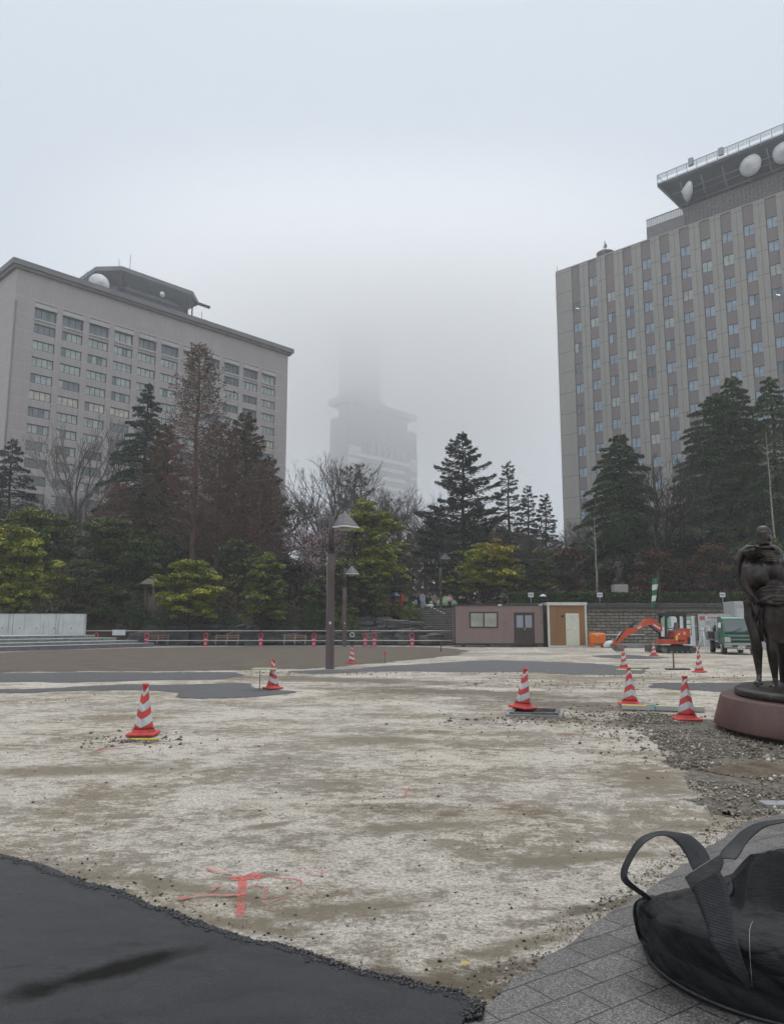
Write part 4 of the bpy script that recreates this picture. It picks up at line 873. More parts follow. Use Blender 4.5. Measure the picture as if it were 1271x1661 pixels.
def conifer(t, h, r, z0, mat, bark, nb=130, droop=.35, up=.25, power=1.0, dens=1.0, leaf=.17, wid=.43, lean=0.0, irregular=.38, sides_bias=None, pad=.12, twigs=True):
    S, pts = trunk_segs(h, max(.10, h*.016), lean)
    Cs, Ds, Ts, Zs = [], [], [], []; az = rv()*6
    for i in range(nb):
        f = (i+rv())/nb; z = z0+(h-z0)*f**.92; az += 2.4+random.gauss(0, .4)
        Lb = r*(1-f)**power*random.uniform(1-irregular, 1+irregular*.6)+.25
        if f < .12: Lb *= .55+f*3.5
        d = Vector((math.cos(az), math.sin(az), 0)); ux = lean*z
        ang = up*(f*1.4-.15)+random.gauss(0, .08)
        def P(s): return Vector((ux, 0, z))+d*(Lb*s)+Vector((0, 0, Lb*(ang*s-droop*s*s)))
        prev = P(0); br = .018+.012*Lb
        for k in range(1, 5):
            q = P(k/4); S.append((prev, q, br*(1-(k-1)/4.6), br*(1-k/4.6))); prev = q
        n_ = int((14+34*Lb*Lb**.35)*dens); sv = np.sqrt(rng.uniform(.03, 1, n_)); side = rng.uniform(-1, 1, n_); wv_ = wid*Lb*(1.02-sv)**.7+.08
        perp = np.array([-d.y, d.x, 0]); c_ = np.array([ux, 0, z])+np.array(d)[None]*(Lb*sv)[:, None]+perp[None]*(side*wv_)[:, None]
        c_[:, 2] += Lb*(ang*sv-droop*sv**2)-np.abs(side)*wv_*.22+rng.normal(0, pad, n_)*.6-rng.uniform(0, pad, n_)
        Cs.append(c_); Ds.append(np.array(d)[None]+perp[None]*(side*.8)[:, None]+np.array([[0, 0, -.15]])*np.ones((n_, 1))); Ts.append(np.full(n_, min(1, max(0, random.gauss(.42, .16)))))
    seg_mesh('trunk', S, bark, t, 5)
    leaf_cloud('crown', np.concatenate(Cs), leaf, mat, t, flat=.5, aspect=2.0, tint=np.concatenate(Ts), dirs=np.concatenate(Ds))
def bare(t, h, mat, spread=.55, levels=7, r0=None, fork=.28, ratio=.76, lean=0.0, kids=(2, 3), fine=.012, upb=.20, cap=9000, blossoms=None, leafmat_=None):
    S = []; r0 = r0 or h*.018; tips = []
    stack = [(Vector((0, 0, -.4)), Vector((lean, 0, 1)).normalized(), h*fork+.4, r0, 0)]
    while stack and len(S) < cap:
        p, d, ln, r, lv = stack.pop(0); n_ = 3 if lv < 4 else 2; prev = p
        for k in range(n_):
            d = (d+Vector((random.gauss(0, .10), random.gauss(0, .10), random.gauss(0, .07)+upb*.12))).normalized()
            q = prev+d*(ln/n_); S.append((prev, q, max(fine, r*(1-.28*k/n_)), max(fine*.8, r*(1-.28*(k+1)/n_)))); prev = q
            if lv >= 2 and rv() < .55 and lv < levels-1:
                a_ = Vector((random.gauss(0, 1), random.gauss(0, 1), random.gauss(.2, .6))).normalized(); stack.append((q, (d*.6+a_*.8).normalized(), ln*.5, r*.4, max(lv+2, levels-2)))
        if lv < levels:
            for _ in range(random.choice(kids)):
                a_ = Vector((random.gauss(0, 1), random.gauss(0, 1), 0)); a_ = (a_-d*a_.dot(d)).normalized()
                nd = (d+a_*spread*random.uniform(.6, 1.25)+Vector((0, 0, upb))).normalized(); stack.append((prev, nd, ln*ratio*random.uniform(.78, 1.15), r*.64, lv+1))
        else: tips.append(prev)
    zm = max(s[1][2] for s in S); kz = h/zm; S = [(Vector(s[0])*kz, Vector(s[1])*kz, max(fine, s[2]*min(1, kz*1.2)), max(fine*.8, s[3]*min(1, kz*1.2))) for s in S]
    big = [s for s in S if s[2] > r0*.30]; sm = [s for s in S if s[2] <= r0*.30]
    seg_mesh('trunk', big, mat, t, 6); seg_mesh('crown', sm, mat, t, 3); 
    if blossoms or leafmat_:
        src = np.array([s[1] for s in S if s[2] < r0*.12]); k = rng.integers(0, len(src), blossoms); return leaf_cloud('blossom' if not leafmat_ else 'foliage', src[k]+rng.normal(0, .09, (blossoms, 3)), .085 if not leafmat_ else .12, leafmat_ or M['blossom'], t, aspect=1.1)
def redwood(t, h, r, z0, mat, nb=150, power=.85, up=.55, fine=.013, tuft=0, tuftmat=None, sub=13, lean=0.0):
    S, pts = trunk_segs(h, h*.013, lean, 10); az = 0; tips = []
    for i in range(nb):
        f = (i+rv())/nb; z = z0+(h-z0)*f; az += 2.4+random.gauss(0, .3); Lb = (r*(1-f)**power)*random.uniform(.7, 1.12)+.35
        d = Vector((math.cos(az), math.sin(az), 0)); base = Vector((lean*z, 0, z)); curve = up*random.uniform(.7, 1.3)
        def P(s): return base+d*(Lb*s)+Vector((0, 0, Lb*(curve*s*(.35+.75*s))))
        prev = P(0); br = .015+.008*Lb
        for k in range(1, 6): q = P(k/5); S.append((prev, q, br*(1-(k-1)/5.5), max(fine, br*(1-k/5.5)))); prev = q
        for k in range(sub):
            s = .12+.88*rv(); p = P(s); sd = random.choice((-1, 1)); ln = Lb*.34*(1.15-s)+.22
            dd = (d*.8+Vector((-d.y, d.x, 0))*sd*random.uniform(.5, 1)+Vector((0, 0, random.uniform(-.25, .65)))).normalized(); q = p+dd*ln; S.append((p, q, fine*1.2, fine*.8)); tips.append(q)
            for _ in range(3):
                s2 = rv(); p2 = p.lerp(q, s2); q2 = p2+(dd*.6+Vector((random.gauss(0, .6), random.gauss(0, .6), random.gauss(0.1, .5)))).normalized()*ln*.45; S.append((p2, q2, fine, fine*.6)); tips.append(q2)
    big = [s for s in S if s[2] > .045]; sm = [s for s in S if s[2] <= .045]
    seg_mesh('trunk', big, mat, t, 6); seg_mesh('crown', sm, mat, t, 3)
    if tuft:
        tp_ = np.array(tips); k = rng.integers(0, len(tp_), tuft); leaf_cloud('foliage', tp_[k]+rng.normal(0, .14, (tuft, 3)), .13, tuftmat, t, aspect=1.6)
def broadleaf(t, clumps, mat, bark, trunk_top, leaf=.17, dens=150, r0=.16, fork=(0, 0), squash=.42, flat=.55, holes=.0):
    """clumps: (x, y, z, r) leaf layers of an uneven crown; limbs run up to each one."""
    S = []; Cs, Ts = [], []; f0 = Vector((fork[0], fork[1], trunk_top)); n = 5; prev = Vector((0, 0, -.5))
    for i in range(1, n+1):
        q = Vector((0, 0, -.5)).lerp(f0, i/n)+Vector((random.gauss(0, .06), random.gauss(0, .06), 0)); S.append((prev, q, r0*(1.15-i/n*.35), r0*(1.15-(i+1)/n*.35))); prev = q
    for (x, y, z, r) in clumps:
        c = Vector((x, y, z)); m_ = f0.lerp(c, .5)+Vector((random.gauss(0, .2), random.gauss(0, .2), -.12*(c-f0).length)); a = prev
        for k in range(1, 6):
            s = k/5; q = prev.lerp(m_, s).lerp(m_.lerp(c, s), s); S.append((a, q, r0*.5*(1-(k-1)/6), r0*.5*(1-k/6))); a = q
        for _ in range(10):
            e = c+Vector((random.gauss(0, .5)*r, random.gauss(0, .5)*r, random.gauss(0, .25)*r)); S.append((c-Vector((0, 0, r*.25)), e, .022, .01))
        nsub = max(5, int(r*6.2))
        for _ in range(nsub):
            an, rr_ = rv()*2*PI, math.sqrt(rv())*r*.85; sc_c = np.array([x+math.cos(an)*rr_, y+math.sin(an)*rr_, z+(r*squash)*(1-(rr_/r)**2)*random.uniform(-.2, 1.0)]); sr = r*random.uniform(.22, .42)
            k = int(dens*(sr/.5)**1.6)+12; dv = rng.normal(size=(k, 3)); dv /= np.linalg.norm(dv, axis=1)[:, None]; dv[:, 2] = np.abs(dv[:, 2])*1.1-.25; rad = rng.uniform(.55, 1.05, k)[:, None]
            Cs.append(sc_c+dv*rad*np.array([sr, sr, sr*.55])); Ts.append(np.full(k, min(1, max(0, random.gauss(.5, .2)))))
    seg_mesh('trunk', S, bark, t, 6); leaf_cloud('crown', np.concatenate(Cs), leaf, mat, t, flat=flat, aspect=1.5, tint=np.concatenate(Ts))
def layered(w_, h_, z0, n, top=.5, seed=None, jit=1.0, rr_=(.17, .30)):
    """clump centres for a broad layered crown w_ wide, from z0 to h_."""
    out_ = []
    for i in range(n):
        f = (i+.5)/n; z = z0+(h_-z0)*f; lim = w_/2*(math.sqrt(max(0.02, 1-((f-.35)/.72)**2)) if f > .35 else .78+.22*f/.35); a = i*2.4+rv(); r_ = w_*random.uniform(*rr_)
        q = math.sqrt(rv()*.8+.2)*max(.1, lim-r_*.75)*random.uniform(.85, 1.12); out_.append((math.cos(a)*q, math.sin(a)*q*.85, z-r_*.35+random.gauss(0, .03)*(h_-z0), r_*random.uniform(.7, 1.1)))
    for _ in range(max(3, n//4)):
        a, f = rv()*6.28, rv(); q = w_/2*random.uniform(.85, 1.08)*(1-.45*f*f); out_.append((math.cos(a)*q, math.sin(a)*q, z0+(h_-z0)*(f*.85+random.uniform(-.05, .1)), w_*random.uniform(.07, .13)))
    return out_
def shrub(t, w_, h_, mat, leaf=.10, n=3800, bark=None):
    dv = rng.normal(size=(n, 3)); dv /= np.linalg.norm(dv, axis=1)[:, None]; dv[:, 2] = np.abs(dv[:, 2]); lump = 1+.16*np.sin(dv[:, 0]*5+1)*np.cos(dv[:, 1]*6)+.08*np.sin(dv[:, 2]*9+dv[:, 0]*8)
    rad = (rng.uniform(.72, 1.0, n)*lump)[:, None]; c = dv*rad*np.array([w_/2, w_/2, h_]); 
    leaf_cloud('foliage', c, leaf, mat, t, aspect=1.4, tint=np.full(n, .5), dirs=dv.copy())
    S = []
    for _ in range(26):
        a, q = rv()*6.28, rv()*.8; S.append(((random.gauss(0, .08), random.gauss(0, .08), -.15), (math.cos(a)*q*w_*.42, math.sin(a)*q*w_*.42, h_*(.35+.5*rv())), .03, .012))
    seg_mesh('stem', S, bark or M['bark'], t, 4)
def at(px, Y):
    x = W(px, 900, Y)[0]; return x, Y, hz(x, Y)
def topz(py, Y): return W(635, py, Y)[2]
def plant(name, px, Y, label, cat='tree', group=None, sink=0.0):
    x, y, z = at(px, Y); t = empty(name, (x, y, z-sink), rv()*6.28); tag(t, label, cat, group); return t
def hgt(px, py, Y): return topz(py, Y)-at(px, Y)[2]
def pxw(wp, Y): return wp/F*Y
# --- tall conifers
def add_conifer(px, py, wp, Y, label, mat='cedar', **k):
    t = plant('cedar_tree', px, Y, label); h = hgt(px, py, Y); k.setdefault('leaf', .14); k['dens'] = k.get('dens', 1.0)*1.6; k['nb'] = int(k.get('nb', 130)*1.15); conifer(t, h, pxw(wp, Y)/2*1.28, k.pop('z0', .10)*h, M[mat], M['bark'], **k)
add_conifer(228, 622, 190, 86, 'tall dark cedar left of the bare brown redwood, its tip against the long office block', 'cedar_blue', nb=150, power=.95, droop=.35, up=.35)
add_conifer(8, 712, 120, 84, 'dark conifer cut off by the left edge of the photo', 'cedar_blue', nb=90, power=.7, droop=.3)
add_conifer(393, 672, 130, 88, 'rusty green conifer just right of the bare redwood', 'brownleaf', nb=150, power=.62, droop=.1, up=.5, dens=.9, irregular=.35)
add_conifer(432, 742, 90, 92, 'smaller rusty conifer near the right end of the long office block', 'brownleaf', nb=90, power=.6, droop=.1, up=.5)
add_conifer(262, 690, 110, 80, 'brown green conifer standing between the dark cedar and the bare redwood', 'brownleaf', nb=100, power=.6, droop=.1, up=.5, dens=.8)
add_conifer(752, 703, 150, 82, 'big dark cedar with open tiered branches right of the foggy tower', 'cedar_dark', nb=105, power=.75, droop=-.02, up=.35, irregular=.35, dens=.8, leaf=.15)
add_conifer(1012, 706, 150, 76, 'broad drooping cedar in front of the left edge of the office tower', 'cedar', nb=160, power=.62, droop=.42, up=.35)
add_conifer(1176, 640, 200, 80, 'largest spreading cedar, before the middle of the office tower', 'cedar', nb=190, power=.60, droop=.40, up=.40, irregular=.3)
add_conifer(1205, 612, 130, 77, 'tall cedar with the highest tip behind the bronze sculpture', 'cedar', nb=160, power=.6, droop=.4, up=.35)
add_conifer(1268, 612, 120, 74, 'cedar at the right edge of the photo behind the bronze sculpture', 'cedar', nb=140, power=.6, droop=.4, up=.35)
add_conifer(826, 750, 66, 98, 'thin ragged conifer, the tallest of the slim ones beside the big open cedar', 'cedar_dark', nb=80, power=.6, droop=.0, up=.2, dens=.6, irregular=.45, leaf=.15)
add_conifer(858, 788, 52, 98, 'thin ragged conifer, middle one of the slim row against the sky', 'cedar_dark', nb=70, power=.6, droop=.0, up=.2, dens=.6, irregular=.45, leaf=.15)
add_conifer(886, 802, 54, 96, 'thin ragged conifer touching the left edge of the office tower', 'cedar_dark', nb=70, power=.6, droop=.0, up=.2, dens=.6, irregular=.45, leaf=.15)
add_conifer(575, 757, 70, 94, 'small dark tree with ragged leaves below the foggy tower', 'cedar_dark', nb=60, power=.4, droop=.0, up=.6, dens=.5, irregular=.5, leaf=.15)
# --- bare redwoods
def add_redwood(px, py, wp, Y, label, **k):
    t = plant('bare_redwood', px, Y, label); h = hgt(px, py, Y); redwood(t, h, pxw(wp, Y)/2, k.pop('z0', .2)*h, M['twig_red'], tuftmat=M['redshrub'], **k)
add_redwood(312, 566, 170, 76, 'tallest bare brown redwood, in front of the long office block', nb=170, power=.6, up=.75, tuft=5000)
add_redwood(352, 690, 130, 79, 'dense bare redwood directly right of the tallest one', nb=120, power=.5, up=.6, tuft=4000)
add_redwood(420, 760, 110, 78, 'lower bare redwood over the green maple', nb=90, power=.5, up=.6, tuft=3000)
add_redwood(188, 790, 130, 77, 'low bare brown tree at the foot of the dark cedar', nb=90, power=.5, up=.6, tuft=2500)
# --- bare deciduous trees
def add_bare(px, py, Y, label, mat='twig_grey', **k):
    t = plant('bare_tree', px, Y, label); h = hgt(px, py, Y); bare(t, h*k.pop('hf', 1.0), M[mat], **k); return t
add_bare(78, 690, 92, 'bare tree with a straight thin trunk before the left end of the long office block', fork=.42, spread=.5, levels=6)
add_bare(150, 655, 95, 'pale barked bare tree left of the dark cedar', 'bark_pale', fork=.4, spread=.4, levels=6)
add_bare(500, 735, 88, 'wide bare tree rising left of the foggy tower', spread=.55, fork=.3)
add_bare(545, 742, 92, 'bare tree overlapping the left wall of the foggy tower', spread=.5, fork=.3)
add_bare(648, 782, 80, 'broad vase shaped bare tree below the foggy tower', spread=.6, fork=.22, kids=(3, 3), cap=11000)
add_bare(700, 800, 84, 'bare tree between the foggy tower and the big open cedar', spread=.6, fork=.25)
add_bare(1092, 735, 72, 'dark bare tree between the two big cedars on the right', 'bark', spread=.5, fork=.3)
add_bare(952, 800, 88, 'bare grey tree at the foot of the left edge of the office tower', spread=.5)
bl = add_bare(482, 850, 69, 'leafless plum tree with pale pink blossom left of the tall lamp post', 'bark', spread=.7, fork=.2, kids=(3, 3), blossoms=7000, upb=.1); bl.name = 'blossom_tree'
# background grove of bare trees (copies)
proto = plant('bare_tree', 20, 96, 'bare grey tree in the background grove behind the tall conifers and redwoods', 'tree', 'bare trees of the background grove')
bare(proto, hgt(20, 800, 96), M['twig_grey'], spread=.6, levels=7, fork=.22, kids=(2, 3))
proto2 = plant('bare_tree', 120, 100, 'bare grey tree in the background grove behind the tall conifers and redwoods', 'tree', 'bare trees of the background grove')
bare(proto2, hgt(120, 790, 100), M['twig_grey'], spread=.55, levels=7, fork=.28, kids=(3, 3), cap=8000)
for i, (px, Y, s_) in enumerate([(60, 104, 1.0), (175, 98, .95), (225, 108, 1.05), (280, 96, .9), (330, 104, 1.0), (375, 98, .95), (455, 98, 1.0), (470, 108, 1.1), (520, 102, .95), (560, 106, .95), (610, 100, .9), (640, 108, .95), (690, 98, .85), (735, 104, .95), (775, 100, .85), (810, 106, .85), (850, 90, .62), (905, 92, .60), (935, 100, .75), (985, 94, .7), (1050, 98, .9), (1110, 92, .9), (1160, 98, .9), (1240, 94, .9), (-40, 98, 1.0), (1310, 92, 1.0)]):
    c = copy_tree(proto if i % 2 else proto2); x, y, z = at(px, Y); c.location = (x, y, z-.2); c.rotation_euler = (0, 0, rv()*6.28); c.scale = (s_*1.1, s_*1.1, s_)
# --- broadleaf and pines in front
def add_broad(name, px, py, pyb, wp, Y, label, mat, n=16, leaf=.15, dens=150, cat='tree', **k):
    t = plant(name, px, Y, label, cat); t.rotation_euler = (0, 0, 0); zb = at(px, Y)[2]; h = topz(py, Y)-zb; z0 = max(.6, topz(pyb, Y)-zb)
    broadleaf(t, layered(pxw(wp, Y), h, z0, n, **k), M[mat], M['bark'], z0*.75, leaf, dens)
add_broad('evergreen_tree', 596, 818, 940, 132, 72, 'large yellow green tree behind the tall lamp post', 'yellow', n=26)
add_broad('evergreen_tree', 790, 876, 950, 122, 70, 'rounded yellow green tree behind the mauve site office', 'yellow_orange', n=24)
add_broad('maple_tree', 312, 905, 1000, 135, 62, 'yellow tipped layered tree above the first boulders, left of the green maple', 'yellow', n=20)
add_broad('maple_tree', 428, 896, 1000, 118, 62.5, 'green maple with a dark trunk between the yellow tipped tree and the tall lamp', 'green', n=22)
add_broad('evergreen_tree', 30, 850, 960, 165, 61, 'big yellow green tree behind the concrete wall at the left edge', 'yellow', n=26, leaf=.19)
add_broad('evergreen_tree', 35, 905, 985, 110, 59.3, 'lower bright leafed tree leaning over the concrete wall', 'yellow', n=16, leaf=.20)
add_broad('pine_tree', 60, 830, 900, 150, 72, 'olive green tree behind the big yellow green one at the left', 'olive', n=18)
add_broad('pine_tree', 185, 838, 960, 150, 70, 'wide dark pine above the end of the concrete wall', 'pine', n=24)
add_broad('pine_tree', 250, 860, 960, 120, 74, 'dark pine behind the stone lantern', 'pine', n=18)
add_broad('pine_tree', 130, 905, 990, 90, 65, 'small layered pine right beside the concrete wall', 'pine', n=14)
add_broad('pine_tree', 390, 870, 950, 100, 70, 'dark pine showing between the yellow tipped tree and the maple', 'pine', n=16)
add_broad('pine_tree', 545, 905, 990, 110, 65, 'dark pine directly behind the tall lamp post', 'pine', n=20)
add_broad('pine_tree', 600, 925, 985, 90, 66, 'green pine under the large yellow green tree', 'olive', n=16)
add_broad('pine_tree', 640, 880, 960, 80, 76, 'dark pine left of the umbrellas on the stairs', 'pine', n=14)
add_broad('evergreen_tree', 880, 888, 950, 60, 72, 'dark round tree right of the rounded yellow green one', 'olive', n=14)
add_broad('evergreen_tree', 742, 925, 960, 60, 73, 'small green tree low on the left of the rounded yellow green one', 'olive', n=10)
add_broad('evergreen_tree', 1240, 868, 960, 120, 70, 'olive green tree behind the head of the bronze sculpture', 'olive', n=18)
for px, py, pyb, wp, Y, lab in ((920, 880, 950, 90, 75, 'red brown shrub left of the small far statue'), (1060, 890, 955, 110, 70, 'red brown shrub right of the small far statue, behind the windsock'), (1150, 880, 955, 120, 69, 'red brown shrub between the windsock and the bronze sculpture'), (985, 905, 955, 70, 73, 'red brown shrub just behind the small far statue')):
    add_broad('shrub', px, py, pyb, wp, Y, lab, 'redshrub', n=14, cat='shrub', dens=110)
for px, py, pyb, wp, Y, lab in ((1110, 860, 950, 110, 76, 'dark evergreen under the bare tree between the big cedars'), (840, 905, 955, 80, 78, 'dark evergreen behind the hedge, right of the rounded yellow tree'), (1010, 870, 950, 130, 80, 'dark evergreen behind the small far statue'), (1200, 850, 950, 130, 78, 'dark evergreen behind the left shoulder of the bronze sculpture'), (470, 900, 985, 90, 72, 'dark evergreen below the plum blossom')):
    add_broad('evergreen_tree', px, py, pyb, wp, Y, lab, 'cedar_dark', n=18, dens=130)
def add_shrub(px, py, pyb, wp, Y, label, mat='olive'):
    x, y, z = at(px, Y); zt, zb = topz(py, Y), topz(pyb, Y); t = empty('round_shrub', (x, y, min(zb, z+1.2) if zb > z else zb)); tag(t, label, 'shrub'); shrub(t, pxw(wp, Y), zt-t.location.z, M[mat])
add_shrub(224, 967, 998, 38, 65, 'clipped round shrub left of the stone lantern base', 'hedge')
add_shrub(176, 972, 1000, 40, 66, 'clipped round shrub behind the end of the concrete wall', 'hedge')
add_shrub(510, 975, 1010, 50, 64, 'clipped round shrub left of the tall lamp post', 'hedge')
add_shrub(608, 962, 996, 46, 67, 'clipped round shrub left of the navy umbrella', 'olive')
add_shrub(641, 976, 1000, 32, 68, 'red brown round shrub beside the orange raincoat', 'brownleaf')
add_shrub(666, 980, 1002, 34, 66, 'bright green round shrub at the left edge of the stairs', 'olive')
add_shrub(560, 985, 1012, 60, 64, 'low green shrub between the two lamp posts', 'pine')
add_shrub(450, 985, 1012, 60, 64.5, 'low dark shrub under the green maple', 'hedge')
add_shrub(355, 985, 1012, 70, 65, 'low dark shrub under the yellow tipped tree', 'hedge')
add_shrub(275, 985, 1012, 60, 64.5, 'low dark shrub right of the stone lantern', 'hedge')
# undergrowth: low leaves over the whole bank
n_ = 42000; xx = rng.uniform(-46, 60, n_); yy = rng.uniform(65.8, 92, n_); k = ~((xx > -1.2) & (xx < 10) & (yy < 84)) & ~((xx > 9) & (yy < 68)); xx, yy = xx[k], yy[k]
zz = np.array([hz(a, b) for a, b in zip(xx, yy)]); nn_ = np.array([noise.noise(Vector((a*.45, b*.45, 9))) for a, b in zip(xx, yy)]); zz += rng.uniform(0, 1, len(xx))*(0.7+np.maximum(0, nn_)*3.2)
o = leaf_cloud('undergrowth', np.c_[xx, yy, zz], .26, M['brownleaf'], None, aspect=1.8); tag(o, kind='stuff')
n_ = 60000; xx = rng.uniform(-80, 95, n_); yy = rng.uniform(104, 125, n_); zz = np.array([hz(a, b) for a, b in zip(xx, yy)])+rng.uniform(0, 1, n_)**1.2*(10.0+3*np.sin(xx*.15))
o = leaf_cloud('far_woods', np.c_[xx, yy, zz], .38, M['brownleaf'], None, aspect=3.2); tag(o, kind='stuff')
# hedge on the terrace
hx0, hx1, hy = 9.4, 45.0, 62.9
n_ = 60000; xx = rng.uniform(hx0, hx1, n_); side = rng.uniform(0, 1, n_); yy = np.where(side < .5, hy-.45+rng.normal(0, .04, n_), rng.uniform(hy-.45, hy+.45, n_)); zz = np.where(side < .5, rng.uniform(3.2, 4.12, n_), 4.12+rng.normal(0, .04, n_))
hedge = empty('clipped_hedge', (hx0, hy, 3.2)); tag(hedge, 'long low clipped hedge running along the top of the stone retaining wall', 'hedge')
leaf_cloud('foliage', np.c_[xx-hx0, yy-hy, zz-3.2], .12, M['hedge'], hedge, aspect=1.3)
hm = MB(); hm.span(0, hx1-hx0, -.40, .40, -.1, .86); hm.build('hedge_core', M['bank'], hedge)
# pale slim poles among the trees
for px, Y, py, lab in ((966, 71, 838, 'slim pale trunk rising above the second small sign, left of the far statue'), (1258, 70, 700, 'slim pale pole behind the head of the bronze sculpture')):
    t = plant('slim_tree', px, Y, lab); h = hgt(px, py, Y); S, _ = trunk_segs(h, .11, .01); seg_mesh('trunk', S, M['bark_pale'], t, 7)
    S = []
    for i in range(16):
        z = h*(.55+.42*rv()); a = rv()*6.28; S.append(((0.01*z, 0, z), (math.cos(a)*.8, math.sin(a)*.8, z+.6), .025, .01))
    seg_mesh('crown', S, M['bark_pale'], t, 4)
# =================================================================== WALLS, STAIRS, ROCKS
# stone retaining wall on the right
rw = empty('retaining_wall', (9.2, 61.2, 0)); tag(rw, 'long stacked stone retaining wall below the clipped hedge', 'wall')
mb = MB(); mb.span(0, 46, 0, .78, -.1, 2.72); mb.build('wall_face', M['masonry'], rw)
mb = MB()
for i in range(12): mb.box((1.9+i*3.84, .35, 3.12), (3.80, .95, .36+random.uniform(-.02, .02)), bev=.03)
for i in range(12): mb.box((1.9+i*3.84, .30, 2.86), (3.82, .80, .13), bev=.02)
mb.build('coping', M['slab_dark'], rw)
mb = MB()
for i in range(20): mb.box((1.1+i*2.28, .20, 2.755), (2.25, .86, .075), bev=.01)
mb.build('string_course', M['moss_edge'], rw)
mb = MB(); mb.span(0, 46, -.9, -.002, -.05, .16); mb.build('footing', M['path'], rw)
# stairs up to the terrace
st = empty('stone_stairs', (2.2, 61.4, 0)); tag(st, 'wide dark stone stairs climbing to the terrace between the boulders and the mauve office', 'stairs')
mb = MB(); NS = 19; run = .5; rise = 3.15/NS
for i in range(NS): mb.span(0, 7.4, i*run, NS*run+1.0, i*rise, (i+1)*rise-.05)
mb.build('riser', M['slab_dark'], st)
mb = MB()
for i in range(NS): mb.span(-.02, 7.42, i*run-.03, i*run+run*.98, (i+1)*rise-.05, (i+1)*rise)
mb.build('tread', pm('stair_tread', (0.27, 0.25, 0.225), (0.13, 0.12, 0.11), 3, .6), st)
mb = MB(); mb.box((7.75, 4.6, 1.2), (.6, 9.6, 2.6), rx=0); mb.build('side_wall', M['slab_dark'], st)
mb = MB(); mb.box((7.0, -.3, .55), (.55, .3, 1.1), bev=.03); mb.build('end_post', M['granite_pale'], st)
hr = empty('stair_handrail', (0, 0, 0)); tag(hr, 'sloping handrail wrapped in black and white tape on the right of the stairs', 'handrail')
p0, p1 = Vector(W(689, 980, 70.2)), Vector(W(724, 997, 66.0)); mb = MB(); mbw = MB(); k_ = 14
for i in range(k_):
    a, b = p0.lerp(p1, i/k_), p0.lerp(p1, (i+1)/k_); (mb if i % 2 else mbw).tube([a, b], .045, 6)
mb.tube([p0, (p0.x, p0.y, 3.0)], .035, 6); mb.tube([p1, (p1.x, p1.y, 1.6)], .035, 6); mb.build('rail', M['ex_dark'], hr); mbw.build('tape_band', M['pipe_white'], hr)
# boulders
def boulder_mesh(seed, sx, sy, sz):
    bm = bmesh.new(); bmesh.ops.create_cube(bm, size=1.0); bmesh.ops.subdivide_edges(bm, edges=bm.edges, cuts=9, use_grid_fill=True)
    for v in bm.verts:
        c = v.co.copy(); n = c.normalized(); c = c.lerp(n*.62, .30)
        f = noise.fractal(c*1.8+Vector((seed*7, 3, seed)), .8, 2.2, 5)*.17; cell = noise.cell(c*2.3+Vector((seed, seed, 0)))*.05
        c += n*(f+cell); v.co = Vector((c.x*sx, c.y*sy, c.z*sz))
    me = bpy.data.meshes.new('boulder'); bm.to_mesh(me); bm.free(); me.materials.append(M['rock'])
    for p_ in me.polygons: p_.use_smooth = False
    return me
bms = [boulder_mesh(i, *d_) for i, d_ in enumerate(((2.6, 1.4, .9), (2.0, 1.3, .75), (1.5, 1.2, 1.0), (3.2, 1.3, .7), (1.2, 1.0, .8), (2.2, 1.4, 1.2)))]
rkr = random.Random(5); x = -21.0; 
def rock(i, x, y, z, rz=0.0, s=1.0, label=None):
    o = bpy.data.objects.new('boulder', bms[i]); C.objects.link(o); o.location = (x, y, z); o.rotation_euler = (rkr.uniform(-.08, .08), rkr.uniform(-.08, .08), rz); o.scale = (s, s, s)
    if label: tag(o, label, 'boulder')
    else: tag(o, 'dark flat garden boulder stacked in the low bank behind the pipe railing', 'boulder', 'dark boulders of the bank')
while x < 2.0:
    i = rkr.choice((0, 1, 2, 3, 5)); wd = (2.6, 2.0, 1.5, 3.2, 1.2, 2.2)[i]; rock(i, x+wd/2, 62.8+rkr.uniform(-.3, .3), .42+rkr.uniform(-.1, .12), rkr.uniform(-.15, .15)); x += wd*.86
x = -20.0
while x < 1.6:
    i = rkr.choice((0, 1, 3, 3, 4)); wd = (2.6, 2.0, 1.5, 3.2, 1.2, 2.2)[i]
    if rkr.random() < .86: rock(i, x+wd/2, 63.9+rkr.uniform(-.3, .3), 1.12+rkr.uniform(-.1, .15), rkr.uniform(-.2, .2))
    x += wd*.95
x = -18.5
while x < 1.2:
    i = rkr.choice((1, 3, 4, 4)); wd = (2.6, 2.0, 1.5, 3.2, 1.2, 2.2)[i]
    if rkr.random() < .55: rock(i, x+wd/2, 65.1, 1.75+rkr.uniform(-.1, .15), rkr.uniform(-.2, .2))
    x += wd*1.1
rock(3, .9, 62.6, 1.62, .1, .95, 'large flat slab boulder lying on top of the pile at the left of the stairs')
rock(5, 1.3, 62.2, .7, .4, 1.0, 'tall dark boulder under the flat slab at the left of the stairs')
rock(0, 3.2, 61.3, .50, .3, .7, 'low boulder at the foot of the stairs, behind the red stand nearest the office')
